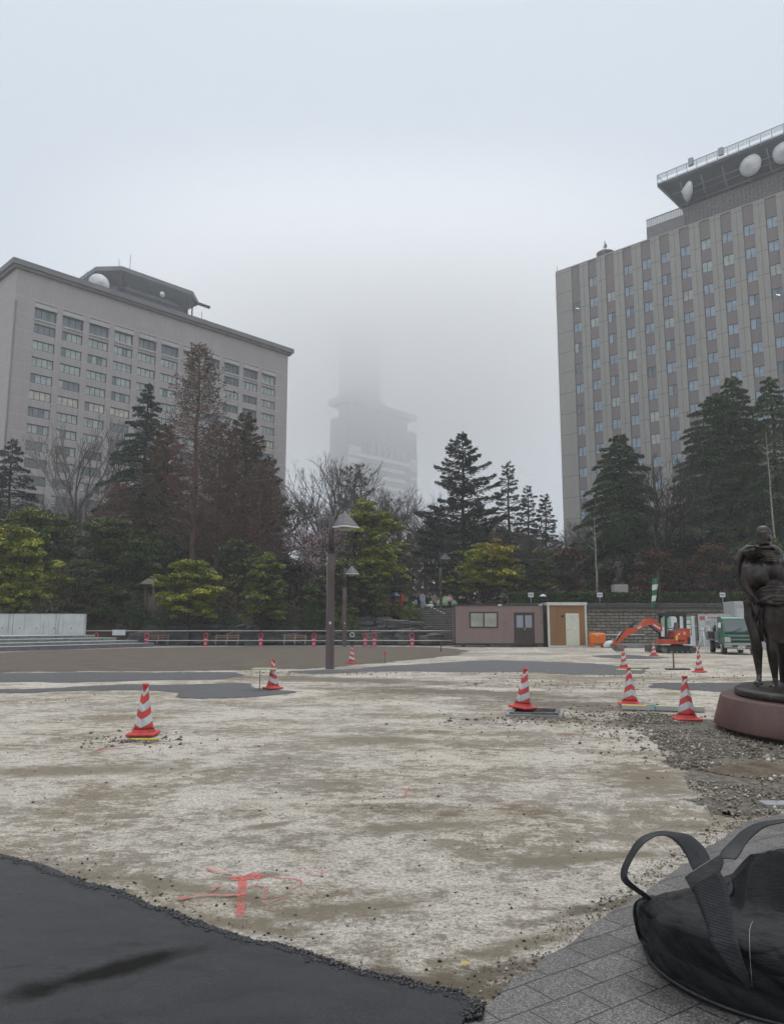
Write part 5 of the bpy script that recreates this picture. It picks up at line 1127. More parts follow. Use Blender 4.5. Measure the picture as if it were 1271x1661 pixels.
# ---- stage: concrete wall and steps on the left
SA, SB = Vector(G(-330, 1068)[:2]), Vector(G(250, 1049)[:2]); dd = (SB-SA).normalized(); nn = Vector((-dd.y, dd.x))
sg = empty('concrete_stage', (SB.x, SB.y, 0), math.atan2(dd.y, dd.x)); tag(sg, 'low concrete stage steps with a purple grey kerb beside the brown soil', 'steps')
Ls = (SB-SA).length
def tier(name, k0, off, cut, z0, z1, mat): mb = MB(); mb.prism([(-Ls, off), (-cut, off), (-cut-.9, off+2.2), (-cut-.9, off+9), (-Ls, off+9)], z0, z1); return mb.build(name, mat, sg)
tier('kerb', 0, 0, 0.0, -.05, .26, M['purple']); tier('kerb_top', 0, -.02, .0, .262, .285, M['concrete_edge'])
for k_ in range(3):
    o_ = 1.0+k_*1.0; z_ = .285+k_*.20; tier('step', 0, o_, .7+k_*1.1, z_, z_+.155, M['concrete_dark']); tier('step_nosing', 0, o_-.03, .68+k_*1.1, z_+.157, z_+.20, M['concrete_edge'])
cw = empty('concrete_wall', (0, 58.0, 0)); xw = W(136, 1010, 58.0)[0]; zt = W(0, 996, 58)[2]; tag(cw, 'pale board marked concrete wall with water streaks behind the stage steps', 'wall')
m, t, p = newmat('streaked_concrete'); v = mapping(t); n1 = nz(t, 1.3, 6, 0.6, v); n2 = nz(t, 2.6, 6, 0.7, mapping(t, (1, 1, .05)))
c1 = ramp(t, n1.outputs['Fac'], [(0.3, (0.44, 0.44, 0.43, 1)), (0.7, (0.56, 0.56, 0.55, 1))]); c2 = ramp(t, n2.outputs['Fac'], [(0.36, g1(0.45)), (0.44, g1(1.0))])
t.links.new(mixc(t, .9, c1.outputs[0], c2.outputs[0], 'MULTIPLY'), p.inputs['Base Color']); p.inputs['Roughness'].default_value = .8; M['streak'] = m
mb = MB(); mb.span(-38, xw-.003, 0, .5, -.1, zt-.003); mb.build('wall_face', M['streak'], cw)
mb = MB(); mb.span(-38, xw, -.012, .512, zt, zt+.05); mb.build('coping', M['concrete_dark'], cw)
mb = MB()
for i in range(7): mb.tube([(xw-.9-i*1.28, -.004, zt-1.05), (xw-.9-i*1.28, .02, zt-1.05)], .05, 8)
mb.build('tie_hole', M['ink'], cw)
mb = MB()
for xj in (.15, .17, .37): mb.span(xw-8+xj*16, xw-8+xj*16+.04, -.006, 0.01, .2, zt-.01)
mb.build('joint', M['concrete_dark'], cw)
# stone lantern
sx2, sy2 = W(250, 950, 66.5)[0], 66.5; z_ = hz(sx2, sy2); ln = empty('stone_lantern', (sx2, sy2, z_)); tag(ln, 'small pavilion like stone lantern with a wide hipped roof among the dark trees', 'lantern')
zr = W(250, 950, sy2)[2]-z_; zt2 = W(250, 934, sy2)[2]-z_
mb = MB(); mb.lathe([(1.55, zr), (1.62, zr+.08), (.85, zr+.55), (.12, zt2), (0.02, zt2+.05)], n=4, smooth=False, a0=PI/4+.3); mb.build('roof', pm('weathered_stone', (.15, .12, .10), (.09, .075, .06), 4, .9), ln)
mb = MB()
for a in range(4): mb.tube([(.62*math.cos(a*PI/2+.3), .62*math.sin(a*PI/2+.3), -.3), (.62*math.cos(a*PI/2+.3), .62*math.sin(a*PI/2+.3), zr+.1)], .13, 8)
mb.lathe([(.5, zr*.2), (.5, zr*.75)], n=8); mb.lathe([(.95, -.3), (.9, .25)], n=6); mb.build('post', pm('weathered_stone_post', (.17, .13, .11), (.1, .08, .06), 4, .9), ln)
# =================================================================== LAMPS
def lamp(px, py_base, Y, label, s=1.0, tilt=0.0, capdir=1):
    x, _, _ = W(px, 1000, Y); t = empty('street_lamp', (x, Y, hz(x, Y) if Y > 62 else 0)); tag(t, label, 'street lamp'); t.scale = (s, s, s)
    a = MB(); a.lathe([(.16, 0), (.16, .03), (.142, .05), (.132, 3.15), (.125, 4.20)], n=20); a.lathe([(.145, 4.17), (.145, 4.21)], n=20); a.build('pole', M['lamp_brown'], t)
    u = MB(); u.tube([(0, 0, 4.2), (0, 0, 5.50)], .10, 16); u.tube([(0.08, 0, 5.16), (.48, 0, 5.16)], .04, 8); u.build('upper_pole', simple('dark_upper_steel', (.06, .045, .045), .5), t)
    c = MB(); c.lathe([(.49, 5.11), (.49, 5.14), (.47, 5.17), (.04, 5.66), (.01, 5.68)], (.48, 0, 0), 4, smooth=False, a0=R(-90)); c.build('lamp_shade', M['lamp_cap'], t)
    r = MB(); r.lathe([(.52, 5.05), (.535, 5.08), (.51, 5.11)], (.48, 0, 0), 4, smooth=False, a0=R(-90)); r.build('shade_rim', M['lamp_rim'], t)
    g = MB(); g.lathe([(.24, 5.04), (.24, 5.0), (.14, 4.95)], (.48, 0, 0), 16); g.build('diffuser', M['blind'], t)
    b = MB(); b.box((.0, -.145, 1.62), (.07, .015, .09)); b.build('sticker', M['white'], t)
    b = MB(); b.tube([(-.15, -.03, .1), (-.14, -.03, 4.1)], .010, 5); b.build('conduit', M['rail_steel'], t)
    return t
l1 = lamp(536, 1085, 28.0, 'tall brown lamp post with a pyramid shade standing at the edge of the brown soil')
l2 = lamp(559, 1045, 59.5, 'shorter looking brown lamp post standing behind the tall one, by the pipe railing', 1.08)
l3 = lamp(715, 985, 78, 'dark lamp post among the trees above the stairs', 1.0)
# =================================================================== CONES
def make_cone(name, label):
    t = empty(name); n = 40
    b = MB(); b.box((0, 0, .0225), (.38, .38, .045), bev=.016); b.lathe([(.165, .045), (.150, .075), (.145, .09)], n=n, cap=False)
    b.build('base', M['cone_red'], t)
    b = MB(); RC = lambda z: .134-(z-.08)*(.134-.032)/(.66-.08)
    b.lathe([(RC(z), z) for z in np.linspace(.08, .66, 12)]+[(.044, .665), (.046, .695), (.036, .70)], n=n); b.build('body', M['cone_red'], t)
    def tri(a): q = (a/(PI)) % 1.0; return 1-4*abs(q-.5) if True else 0
    for zc, hh in ((.212, .108), (.412, .102), (.598, .055)):
        q = MB(); vs = []; m_ = 64
        for k in range(m_):
            a = 2*PI*k/m_; off = -tri(a)*.042
            for j in range(4):
                z = max(.085, min(.655, zc-hh/2+hh*j/3+off)); r_ = RC(z)+.0022; vs.append((r_*math.cos(a), r_*math.sin(a), z))
        q.add(vs, [(4*k+j, 4*((k+1) % m_)+j, 4*((k+1) % m_)+j+1, 4*k+j+1) for k in range(m_) for j in range(3)], smooth=True); q.build('reflective_band', M['cone_white'], t)
    return t
cone0 = make_cone('traffic_cone', None)
CN = [((228, 1196), 0.0, (0, 0), 'red and white traffic cone standing alone on the left, nearest the asphalt', .012),
      ((441, 1119), .8, (0, 0), 'traffic cone beside the thin stake at the tip of the asphalt strip', .016),
      ((570, 1076), .8, (0, 0), 'traffic cone right of the foot of the tall lamp post', 0),
      ((849, 1157), 2.4, (.03, -.10), 'tilted traffic cone resting on the rim of the open square manhole', .075),
      ((1025, 1148), PI/2, (0, 0), 'traffic cone at the left end of the lime yellow board', .03),
      ((1118, 1171), PI/2, (0, 0), 'traffic cone right beside the red granite plinth', .012),
      ((1013, 1086), 2.5, (0, 0), 'traffic cone on the small pale board in front of the excavator bucket', 0.02),
      ((1136, 1091), 2.4, (0, 0), 'small looking traffic cone alone between the truck and the granite plinth', 0),
      ((1061, 1064), PI/2, (0, 0), 'farthest traffic cone of the right group, right in front of the excavator blade', 0),
      ((599, 1046.2), .7, (0, 0), 'traffic cone standing between the two paired red barrier stands', 0.004)]
for i, (q, rz, tl, lab, z_) in enumerate(CN):
    c = cone0 if i == 0 else copy_tree(cone0); g_ = G(*q); c.location = (g_[0], g_[1]+.12, z_)
    c.rotation_euler = (tl[0], tl[1], rz); tag(c, lab, 'traffic cone', 'red and white traffic cones on the yard')
    if i == 2: c.rotation_euler = (0, .02, rz)
# strip of tape under the first cone
g_ = G(235, 1201); mb = MB(); mb.box((0, 0, .012), (.36, .03, .02)); o = mb.build('yellow_batten', M['yellow_tape']); o.location = (g_[0], g_[1], .004); tag(o, 'short yellow batten in front of the left traffic cone', 'batten')
# =================================================================== MANHOLE, BOARDS, STAKES
mx_, my_, _ = G(858, 1159); mh = empty('square_manhole', (mx_+.10, my_-.02, 0), R(-14)); tag(mh, 'open square manhole with a dark steel rim and concrete collar under the tilted cone', 'manhole')
mb = MB(); s_ = .40
def ringbox(mb, a, b, z0, z1, m_=0):
    mb.span(-a, a, -a, -b, z0, z1, m_); mb.span(-a, a, b, a, z0, z1, m_); mb.span(-a, -b, -b, b, z0, z1, m_); mb.span(b, a, -b, b, z0, z1, m_)
ringbox(mb, .46, .40, -.02, .045); mb.build('collar', M['path'], mh)
mb = MB(); ringbox(mb, .405, .34, .03, .075); ringbox(mb, .36, .335, -.02, .05); mb.build('rim', M['steel'], mh)
mb = MB(); mb.span(-.335, .335, -.335, .335, .0, .02); mb.build('lid', M['mat_black'], mh)
def board(name, p0_, p1_, wd, th, mat, label, cat, z0=0.0, parts=None):
    a, b = Vector(G(*p0_)), Vector(G(*p1_)); d_ = b-a; t = empty(name, (a.x, a.y, z0), math.atan2(d_.y, d_.x)); tag(t, label, cat); Ln = d_.length
    mb = MB(); mb.box((Ln/2, wd/2, th/2), (Ln, wd, th), bev=min(.004, th/4)); mb.build('board', mat, t); return t, Ln
t, Ln = board('form_board', (1008, 1152), (1142, 1156), .12, .075, M['concrete'], 'lime yellow topped form board lying between the two cones left of the plinth', 'board', .012)
mb = MB(); mb.span(0, Ln*.36, .004, .116, .0755, .081); mb.build('tape', M['yellow_tape'], t); mb = MB(); mb.span(Ln*.30, Ln*.42, .002, .122, .0815, .088); mb.span(Ln*.40, Ln*.42, -.004, -.001, .0, .07); mb.build('teal_strip', M['teal'], t); mb = MB(); mb.span(Ln*.42, Ln, .003, .118, .0755, .082); mb.build('lime_strip', M['lime'], t)
board('cover_board', (998, 1087), (1037, 1088), .55, .03, M['lime'], 'pale lime board lying under the cone in front of the excavator bucket', 'board')
board('steel_cover', (1012, 1085), (1045, 1086), .6, .025, M['mat_black'], 'black steel cover plate just behind the pale lime board', 'steel plate')
board('steel_cover', (1083, 1087), (1119, 1087), .35, .05, M['mat_black'], 'black steel cover plate at the foot of the rusty stake', 'steel plate')
board('steel_cover', (1243, 1311), (1300, 1311), .16, .03, M['path'], 'grey stone slab lying at the edge of the rubble right of the black bag', 'slab')
def stake(px, pyb, pyt, label, mat, r=.012, cap=None):
    x, y, _ = G(px, pyb); z = W(px, pyt, y)[2]; mb = MB(); mb.tube([(0, 0, -.02), (.004, 0, z*.5), (0, 0, z)], r, 6); t = empty('survey_stake', (x, y, 0)); tag(t, label, 'stake'); mb.build('rod', mat, t)
    if cap: mb = MB(); mb.box((cap[0], 0, z+.0), cap[1:4]); mb.build(cap[4], cap[5], t)
stake(421, 1119, 1085, 'thin dark stake holding a pale lime board, left of the cone at the asphalt tip', M['ex_dark'], .009, (.10, .56, .3, .035, 'level_board', M['lime']))
stake(1092, 1084, 1056, 'rusty stake standing behind the black cover plate', M['rust'], .028)
stake(624, 1076, 1060, 'short stake with a pink ribbon on the brown soil right of the tall lamp', M['rust'], .012, (0, .08, .02, .14, 'ribbon', M['pink']))
stake(715, 1057, 1042, 'short rusty post at the right edge of the brown soil', M['rust'], .035)
stake(600, 1052, 1047.5, 'tiny marker stub in the soil below the paired red stands', M['rust'], .02)
# =================================================================== PIPE RAILING
def barrier(px, label, Y=60.2, py=1045):
    x = W(px, 1030, Y)[0]; t = empty('barrier_stand', (x, Y, 0.004)); tag(t, label, 'barrier stand', 'red plastic stands of the pipe railing')
    a = MB()
    for k in range(20):
        pass
    a.prism([(-.16, 0.02), (.16, .02), (.13, .30), (.17, .42), (.17, .58), (-.17, .58), (-.17, .42), (-.13, .30)], -.06, .06, axis='y'); a.build('body', M['pink'], t)
    b = MB(); n = 20; vs = []
    for k in range(n):
        an = 2*PI*k/n
        for r_, y_ in ((.13, -.05), (.19, -.03), (.19, .03), (.13, .05)): vs.append((r_*math.cos(an), y_, .80+r_*1.15*math.sin(an)))
    b.add(vs, [(4*k+j, 4*((k+1) % n)+j, 4*((k+1) % n)+(j+1) % 4, 4*k+(j+1) % 4) for k in range(n) for j in range(4)]); b.build('ring_head', M['pink'], t)
    c = MB(); c.box((0, 0, .03), (.40, .50, .06), bev=.015); c.build('foot', M['pink'], t)
    d = MB(); d.box((0, -.065, .50), (.24, .012, .07)); d.box((-.05, -.065, .18), (.05, .012, .2)); d.box((.05, -.065, .18), (.05, .012, .2)); d.build('pale_panel', M['cone_white'], t)
    return t
SP = [(238, 'first whole red barrier stand right of the stage steps'), (334, 'red barrier stand between the two benches on the left'), (423, 'red barrier stand right of the second bench'), (509, 'red barrier stand just left of the tall lamp post'), (592, 'left one of the paired red barrier stands round a cone'), (607, 'right one of the paired red barrier stands round a cone'), (668, 'red barrier stand at the foot of the stairs')]
for px, lab in SP: barrier(px, lab)
bs_ = barrier(156, 'red barrier stand whose ring shows above the stage steps'); bs_.location.z = .02
def rod(px0, px1, z, label, Y=60.05, mat='pipe_white', r=.028):
    a, b = W(px0, 1030, Y)[0], W(px1, 1030, Y)[0]; mb = MB(); mb.tube([(a, Y, z), (b, Y, z)], r, 8); tag(mb.build('railing_pipe', M[mat]), label, 'pipe', 'white pipes of the barrier railing')
names = ['hidden ring stand', 'first whole stand', 'stand between benches', 'third whole stand', 'stand by the tall lamp', 'paired stands', 'stand at the stairs', 'stone post']
xs_ = [148, 238, 334, 423, 509, 600, 668, 733]
for i in range(7):
    rod(xs_[i]+(.5 if i else -8), xs_[i+1]-.5, 1.16, 'upper railing pipe from %s to %s' % (names[i], names[i+1]))
    if i: rod(xs_[i]+.5, xs_[i+1]-.5, .42, 'lower railing pipe from %s to %s' % (names[i], names[i+1]))
rod(955, 1045, .92, 'pipe rail along the retaining wall between the orange tank and the excavator', 56.5)
nt_ = MB(); nt_.box((0, 0, 0), (1.0, .02, .42)); o = nt_.build('notice_sheet', M['white']); o.location = W(193, 1026, 59.9); tag(o, 'blank white sheet hanging from the pipe railing behind the steps', 'sheet')
# benches behind the railing
def bench(px, Y, wd, label):
    x = W(px, 1030, Y)[0]; t = empty('park_bench', (x, Y, .005)); tag(t, label, 'bench'); b = MB()
    for k in range(3): b.box((0, -.15+k*.14, .43), (wd, .11, .04))
    b.build('seat', M['wood'], t); b = MB()
    for k in range(2): b.box((0, .26, .62+k*.16), (wd, .035, .10))
    b.build('backrest', M['wood'], t)
    for s_ in (-1, 0, 1):
        g = MB(); g.tube([(s_*wd*.46, -.2, 0), (s_*wd*.46, -.18, .42), (s_*wd*.46, .2, .42), (s_*wd*.46, .28, .86)], .03, 6); g.tube([(s_*wd*.46, .2, .42), (s_*wd*.46, .22, 0)], .03, 6); g.build('leg', M['rail_steel'], t)
bench(256, 61.4, 1.7, 'wooden bench beside the first whole red stand, right of the steps'); bench(368, 61.4, 1.9, 'wooden bench in front of the boulders below the yellow tipped tree'); bench(478, 61.4, 1.8, 'wooden bench left of the tall lamp post, in front of the boulders')
# white round thing on a post near the lamp
x = W(571, 1030, 61.2)[0]; t = empty('ring_sign', (x, 61.2, 0)); tag(t, 'small white ring on a dark post right of the two lamp posts', 'ring stand'); b = MB(); vs = []
for k in range(18):
    an = 2*PI*k/18
    for r_, y_ in ((.13, -.02), (.19, -.02), (.19, .02), (.13, .02)): vs.append((r_*math.cos(an), y_, .85+r_*math.sin(an)))
b.add(vs, [(4*k+j, 4*((k+1) % 18)+j, 4*((k+1) % 18)+(j+1) % 4, 4*k+(j+1) % 4) for k in range(18) for j in range(4)]); b.build('ring', M['white'], t)
b = MB(); b.box((0, .03, .35), (.3, .05, .6)); b.box((0, 0, .05), (.34, .3, .1)); b.build('post', M['ex_dark'], t)
# =================================================================== SITE OFFICES
def P2(px, Y): return W(px, 1030, Y)[0]
YO = 57.5; x0, x1 = P2(737, YO), P2(882, YO); OW = x1-x0; zt = W(800, 980, YO)[2]
of = empty('site_office', (x0, YO, 0)); tag(of, 'mauve brown prefabricated site office with a sliding window and a double door', 'site office')
mb = MB(); mb.span(.06, OW-.06, 0, 2.4, .28, zt-.12); mb.build('wall', M['office_wall'], of)
mb = MB(); mb.span(-.02, OW+.02, -.06, 2.46, zt-.12, zt); mb.span(-.02, .06, -.03, .1, .12, zt-.12); mb.span(OW-.06, OW+.02, -.03, .1, .12, zt-.12); mb.span(-.02, OW+.02, -.03, 2.42, .16, .28)
for f_ in (.08, .36, .66, .88): mb.span(OW*f_, OW*f_+.25, .05, .4, .0, .16)
mb.build('frame', M['office_trim'], of)
mb = MB()
for i in range(1, 24):
    u = OW*i/24
    if not (.16*OW < u < .5*OW) and not (.66*OW < u < .92*OW): mb.span(u-.008, u+.008, -.006, 0.0, .30, zt-.14)
mb.build('panel_seam', M['office_wall'], of)
def rectpx(px0, py0, px1, py1, Y): a, b = W(px0, py0, Y), W(px1, py1, Y); return a[0], b[0], b[2], a[2]
a, b, c_, d_ = rectpx(761, 992.5, 807.5, 1018.5, YO-.05); a -= x0; b -= x0
wn = MB(); fw = .09
wn.span(a, b, -.05, .02, d_-fw, d_); wn.span(a, b, -.05, .02, c_, c_+fw); wn.span(a, a+fw, -.05, .02, c_+fw, d_-fw); wn.span(b-fw, b, -.05, .02, c_+fw, d_-fw); wn.span((a+b)/2-.045, (a+b)/2+.045, -.055, .02, c_+fw, d_-fw)
wo = wn.build('window', M['office_trim'], of); g = MB(); g.span(a+fw, b-fw, -.02, -.006, c_+fw, d_-fw); g.build('pane', glass('blind_pane', (.33, .33, .28), .25), wo)
a, b, c_, d_ = rectpx(833, 993.5, 867, 1044, YO-.05); a -= x0; b -= x0; c_ = .30; mid_ = (a+b)/2
dr = MB(); dr.span(a, b, -.05, .02, d_-.08, d_); dr.span(a, a+.08, -.05, .02, c_, d_-.08); dr.span(b-.08, b, -.05, .02, c_, d_-.08); do = dr.build('door_frame', M['office_trim'], of)
for (u0, u1, dy) in ((a+.08, mid_+.03, 0), (mid_-.03, b-.08, -.035)):
    l_ = MB(); zc = c_+(d_-c_)*.50; l_.span(u0, u1, dy-.03, dy, c_, zc); l_.span(u0, u0+.1, dy-.03, dy, zc, d_-.1); l_.span(u1-.1, u1, dy-.03, dy, zc, d_-.1); l_.span(u0+.1, u1-.1, dy-.03, dy, d_-.2, d_-.1)
    lo = l_.build('door', M['office_door'], of); g = MB(); n_ = 14
    vs = [(u0+.1+(u1-u0-.2)*k/n_, dy-.012+(.006 if k % 2 else 0), z) for k in range(n_+1) for z in (zc, d_-.2)]; g.add(vs, [(2*k, 2*k+2, 2*k+3, 2*k+1) for k in range(n_)]); g.build('curtain', M['curtain'], lo)
    g = MB(); g.box((u1-.07 if dy == 0 else u0+.07, dy-.045, c_+1.0), (.03, .03, .14)); g.build('handle', M['chrome'], lo)
mb = MB(); mb.box((OW*.51, -.07, zt-.06), (.28, .04, .10)); mb.box((OW*.965, -.07, zt-.06), (.28, .04, .07)); mb.build('name_plate', M['white'], of)
mb = MB(); mb.box((OW*.555, -.02, 1.75), (.07, .05, .07)); mb.box((OW*.965, -.02, 1.75), (.07, .05, .07)); mb.build('vent', M['office_trim'], of)
# second office, tan with a cream frame
Y2 = 57.0; x0, x1 = P2(888.5, Y2), P2(952, Y2); OW = x1-x0; zt = W(900, 977, Y2)[2]
o2_ = empty('storage_cabin', (x0, Y2, 0)); tag(o2_, 'small tan cabin with a cream frame and a pale door', 'cabin')
mb = MB(); mb.span(.1, OW-.1, .06, 2.2, .10, zt-.2); mb.build('wall', M['tan_wall'], o2_)
mb = MB(); mb.span(-.03, OW+.03, -.1, 2.3, zt-.22, zt); mb.span(0, .14, 0, .2, .0, zt-.22); mb.span(OW-.14, OW, 0, .2, 0, zt-.22); mb.span(.14, OW-.14, 0, .2, 0, .12); mb.span(OW-.14, OW, .2, 2.2, 0, .12); mb.span(OW-.14, OW, 2.0, 2.2, .12, zt-.22); mb.build('frame', M['cream'], o2_)
a, b, c_, d_ = rectpx(916.5, 995, 940, 1047, Y2); a -= x0; b -= x0; mb = MB(); mb.box(((a+b)/2, .04, (.13+d_)/2), (b-a, .05, d_-.13), bev=.01); do = mb.build('door', M['door_cream'], o2_)
mb = MB(); mb.box((a+.13, -.01, 1.25), (.06, .05, .06)); mb.build('handle', M['chrome'], do); mb = MB(); mb.box(((a+b)/2+.03, .01, 2.05), (.36, .012, .46)); mb.build('paper', M['cream'], do)
mb = MB(); mb.box((a-.22, .02, d_-.2), (.17, .10, .17)); mb.build('vent', M['office_trim'], o2_); mb = MB(); mb.box((OW-.07, -.02, zt-.55), (.07, .05, .07)); mb.box((OW-.35, -.115, zt-.09), (.3, .02, .05)); mb.build('fitting', M['chrome'], o2_)
# black gap box between the offices
mb = MB(); mb.box((0, 0, 1.2), (.30, 1.0, 2.4), bev=.02); mb.box((0, -.52, 1.9), (.2, .03, .3)); o = mb.build('electric_cabinet', M['ex_dark']); o.location = (P2(885.3, 58.4), 58.4, 0); tag(o, 'narrow black cabinet in the gap between the two cabins', 'cabinet')
# orange tank
tx, ty = P2(967.5, 56.2), 56.2; tk = empty('water_tank', (tx, ty, 0)); tag(tk, 'orange plastic tank standing right of the tan cabin', 'tank')
mb = MB(); mb.box((0, 0, .62), (1.08, .85, .84), bev=.12); mb.box((0, -.43, .62), (.86, .04, .05), bev=.01); mb.box((0, -.43, .86), (.3, .03, .14), bev=.01); mb.build('body', M['tank_orange'], tk)
mb = MB(); mb.lathe([(.16, 1.03), (.16, 1.09)], n=16); mb.build('cap', M['tank_orange'], tk)
for s_ in (-1, 1): mb = MB(); mb.box((s_*.4, 0, .12), (.14, .7, .24), bev=.02); mb.build('leg', M['tank_orange'], tk)
mb = MB(); mb.box((-.1, -.455, .86), (.16, .01, .08)); mb.build('label_plate', M['cream'], tk)
fu = fuse('white_sack', [('ell', (0, 0, .22), (.33, .3, .26)), ('ell', (.1, .02, .36), (.2, .2, .16)), ('ell', (-.14, 0, .14), (.26, .26, .16)), ('cap', (.16, 0, .4), (.34, .04, .62), .06, .03)], .03, [M['white_sack']]); fu.location = (P2(986, 55.2), 55.2, 0); tag(fu, 'bulging white sack between the orange tank and the excavator bucket', 'sack')
# =================================================================== EXCAVATOR (side view outline of the real machine, built in metres)
YE = 45.0; ex0 = W(970+980/7.944, 1057, YE); ex = empty('mini_excavator', (ex0[0], YE, 0)); tag(ex, 'orange mini excavator with a black canopy and its bucket resting on the ground', 'excavator')
def E_(zx, zy): q = W(970+zx/7.944, 970+zy/7.944, YE); return (q[0]-ex0[0], max(0, q[2]))
def EP(pts): return [E_(*q) for q in pts]
for s_ in (-1, 1):
    yc = s_*.58; t_ = empty('track', (0, 0, 0)); t_.parent = ex
    mb = MB(); mb.prism(EP([(770, 640), (800, 620), (1150, 622), (1190, 640), (1200, 665), (1188, 695), (1160, 707), (800, 707), (768, 690), (758, 665)]), yc-.15, yc+.15, axis='y')
    tr = mb.build('rubber_belt', M['rubber'], t_)
    a_, b_ = E_(755, 707)[0], E_(1200, 707)[0]
    lug = MB()
    for k in range(30): u = a_+(b_-a_)*(k+.5)/30; lug.box((u, yc, E_(0, 619)[1]+.005), (.035, .31, .03)); 
    lug.build('lug', M['rubber'], t_)
    mb = MB()
    for zx, r_ in ((795, .16), (1150, .17), (880, .07), (950, .07), (1020, .07), (1090, .07)):
        u, zz_ = E_(zx, 664 if r_ > .1 else 690); mb.tube([(u, yc+s_*.0-.165, zz_), (u, yc+.165, zz_)], r_, 14)
    mb.build('wheel', M['steel'], t_); mb = MB(); mb.prism(EP([(850, 645), (1090, 645), (1080, 672), (860, 672)]), yc-.17, yc+.17, axis='y'); mb.build('track_frame', M['ex_dark'], t_)
mb = MB(); mb.span(-.5, .7, -.45, .45, .22, .42); mb.lathe([(.34, .40), (.34, .56)], (.15, 0, 0), 20); mb.build('undercarriage', M['ex_dark'], ex)
bd = empty('house', (0, 0, 0)); bd.parent = ex
mb = MB(); mb.prism(EP([(785, 530), (940, 527), (940, 590), (790, 592)]), -.62, .62, axis='y'); mb.prism(EP([(925, 440), (990, 410), (1075, 390), (1120, 395), (1128, 520), (1110, 592), (925, 592)]), -.66, .66, axis='y'); mb.build('body', M['ex_orange'], bd)
mb = MB(); mb.prism(EP([(1088, 505), (1126, 510), (1122, 592), (1088, 592)]), -.68, .68, axis='y')
for k in range(2): mb.prism(EP([(970+k*45, 535), (1008+k*45, 535), (1008+k*45, 560), (970+k*45, 560)]), -.668, -.655, axis='y')
mb.build('grille', M['ex_dark'], bd)
mb = MB(); mb.prism(EP([(1038, 432), (1048, 432), (1050, 458), (1060, 458), (1056, 432), (1066, 436), (1062, 472), (1040, 468)]), -.672, -.660, axis='y'); mb.prism(EP([(965, 460), (985, 448), (998, 462), (985, 475), (968, 478)]), -.672, -.66, axis='y'); mb.build('emblem', M['white'], bd)
mb = MB(); mb.prism(EP([(940, 480), (968, 478), (965, 540), (940, 540)]), -.670, -.66, axis='y'); mb.build('warning_sticker', M['yellow_tape'], bd)
cb = empty('canopy', (0, 0, 0)); cb.parent = ex
mb = MB(); mb.prism(EP([(792, 188), (830, 178), (1040, 180), (1085, 195), (1090, 222), (1060, 226), (830, 222), (795, 212)]), -.60, .60, axis='y'); mb.build('roof', M['ex_dark'], cb)
mb = MB()
for y_ in (-.55, .50):
    mb.prism(EP([(812, 215), (842, 215), (845, 530), (812, 530)]), y_, y_+.07, axis='y'); mb.prism(EP([(1052, 215), (1085, 218), (1088, 395), (1060, 395)]), y_, y_+.07, axis='y')
    mb.prism(EP([(842, 222), (1052, 224), (1052, 260), (1030, 236), (870, 236), (848, 262)]), y_, y_+.06, axis='y'); mb.prism(EP([(845, 498), (925, 500), (925, 530), (845, 530)]), y_, y_+.06, axis='y')
mb.build('post', M['ex_dark'], cb)
sb = empty('seat', (0, 0, 0)); sb.parent = ex
mb = MB(); q = E_(950, 430); mb.box((q[0], 0, q[1]), (.42, .48, .14), bev=.04); mb.box((q[0]+.22, 0, q[1]+.26), (.12, .46, .5), ry=.15, bev=.04); mb.build('cushion', simple('grey_seat', (.20, .21, .21), .7), sb)
mb = MB(); q = E_(885, 420)
for y_ in (-.2, .2): mb.tube([(q[0], y_, q[1]-.55), (q[0]+.03, y_, q[1]), (q[0]-.02, y_*1.1, q[1]+.22)], .022, 6)
mb.tube([(q[0]-.12, -.3, q[1]+.1), (q[0]+.3, -.3, q[1]+.16)], .03, 6); mb.build('control_lever', M['ex_dark'], sb)
am = empty('boom_arm', (0, 0, 0)); am.parent = ex
mb = MB(); mb.prism(EP([(808, 350), (812, 425), (790, 440), (740, 395), (690, 362), (655, 345), (610, 352), (560, 385), (520, 410), (450, 445), (430, 430), (440, 405), (520, 355), (552, 325), (560, 300), (600, 272), (650, 262), (690, 268), (730, 290), (780, 330)]), -.12, .12, axis='y'); mb.build('boom', M['ex_orange'], am)
mb = MB(); mb.prism(EP([(470, 395), (450, 460), (400, 470), (350, 500), (290, 560), (225, 605), (180, 610), (160, 590), (185, 575), (255, 510), (300, 460), (335, 410), (360, 385), (410, 385)]), -.105, .105, axis='y'); mb.build('dipper', M['ex_orange'], am)
mb = MB(); A1, B1 = E_(800, 470), E_(650, 350); mb.tube([(A1[0], 0, A1[1]), (B1[0], 0, B1[1])], .06, 10); A1, B1 = E_(480, 300), E_(400, 380); mb.tube([(A1[0], 0, A1[1]), (B1[0], 0, B1[1])], .085, 10); A1, B1 = E_(435, 280), E_(485, 300); mb.tube([(A1[0], 0, A1[1]), (B1[0], 0, B1[1])], .03, 6)
A1, B1 = E_(340, 400), E_(220, 555); mb.tube([(A1[0], -.14, A1[1]+.05), (B1[0], -.14, B1[1])], .035, 8); mb.build('hydraulic_cylinder', M['ex_dark'], am)
mb = MB(); A1, B1 = E_(300, 450), E_(215, 560); mb.tube([(A1[0]-.06, .0, A1[1]+.06), (B1[0]-.04, 0, B1[1]+.05)], .025, 8); mb.build('piston_rod', M['chrome'], am)
mb = MB(); mb.prism(EP([(700, 330), (790, 385), (785, 405), (695, 352)]), -.128, -.121, axis='y'); mb.prism(EP([(490, 385), (545, 355), (548, 372), (498, 400)]), -.128, -.121, axis='y'); mb.build('lettering_panel', M['white'], am)
bk_ = empty('bucket', (0, 0, 0)); bk_.parent = ex
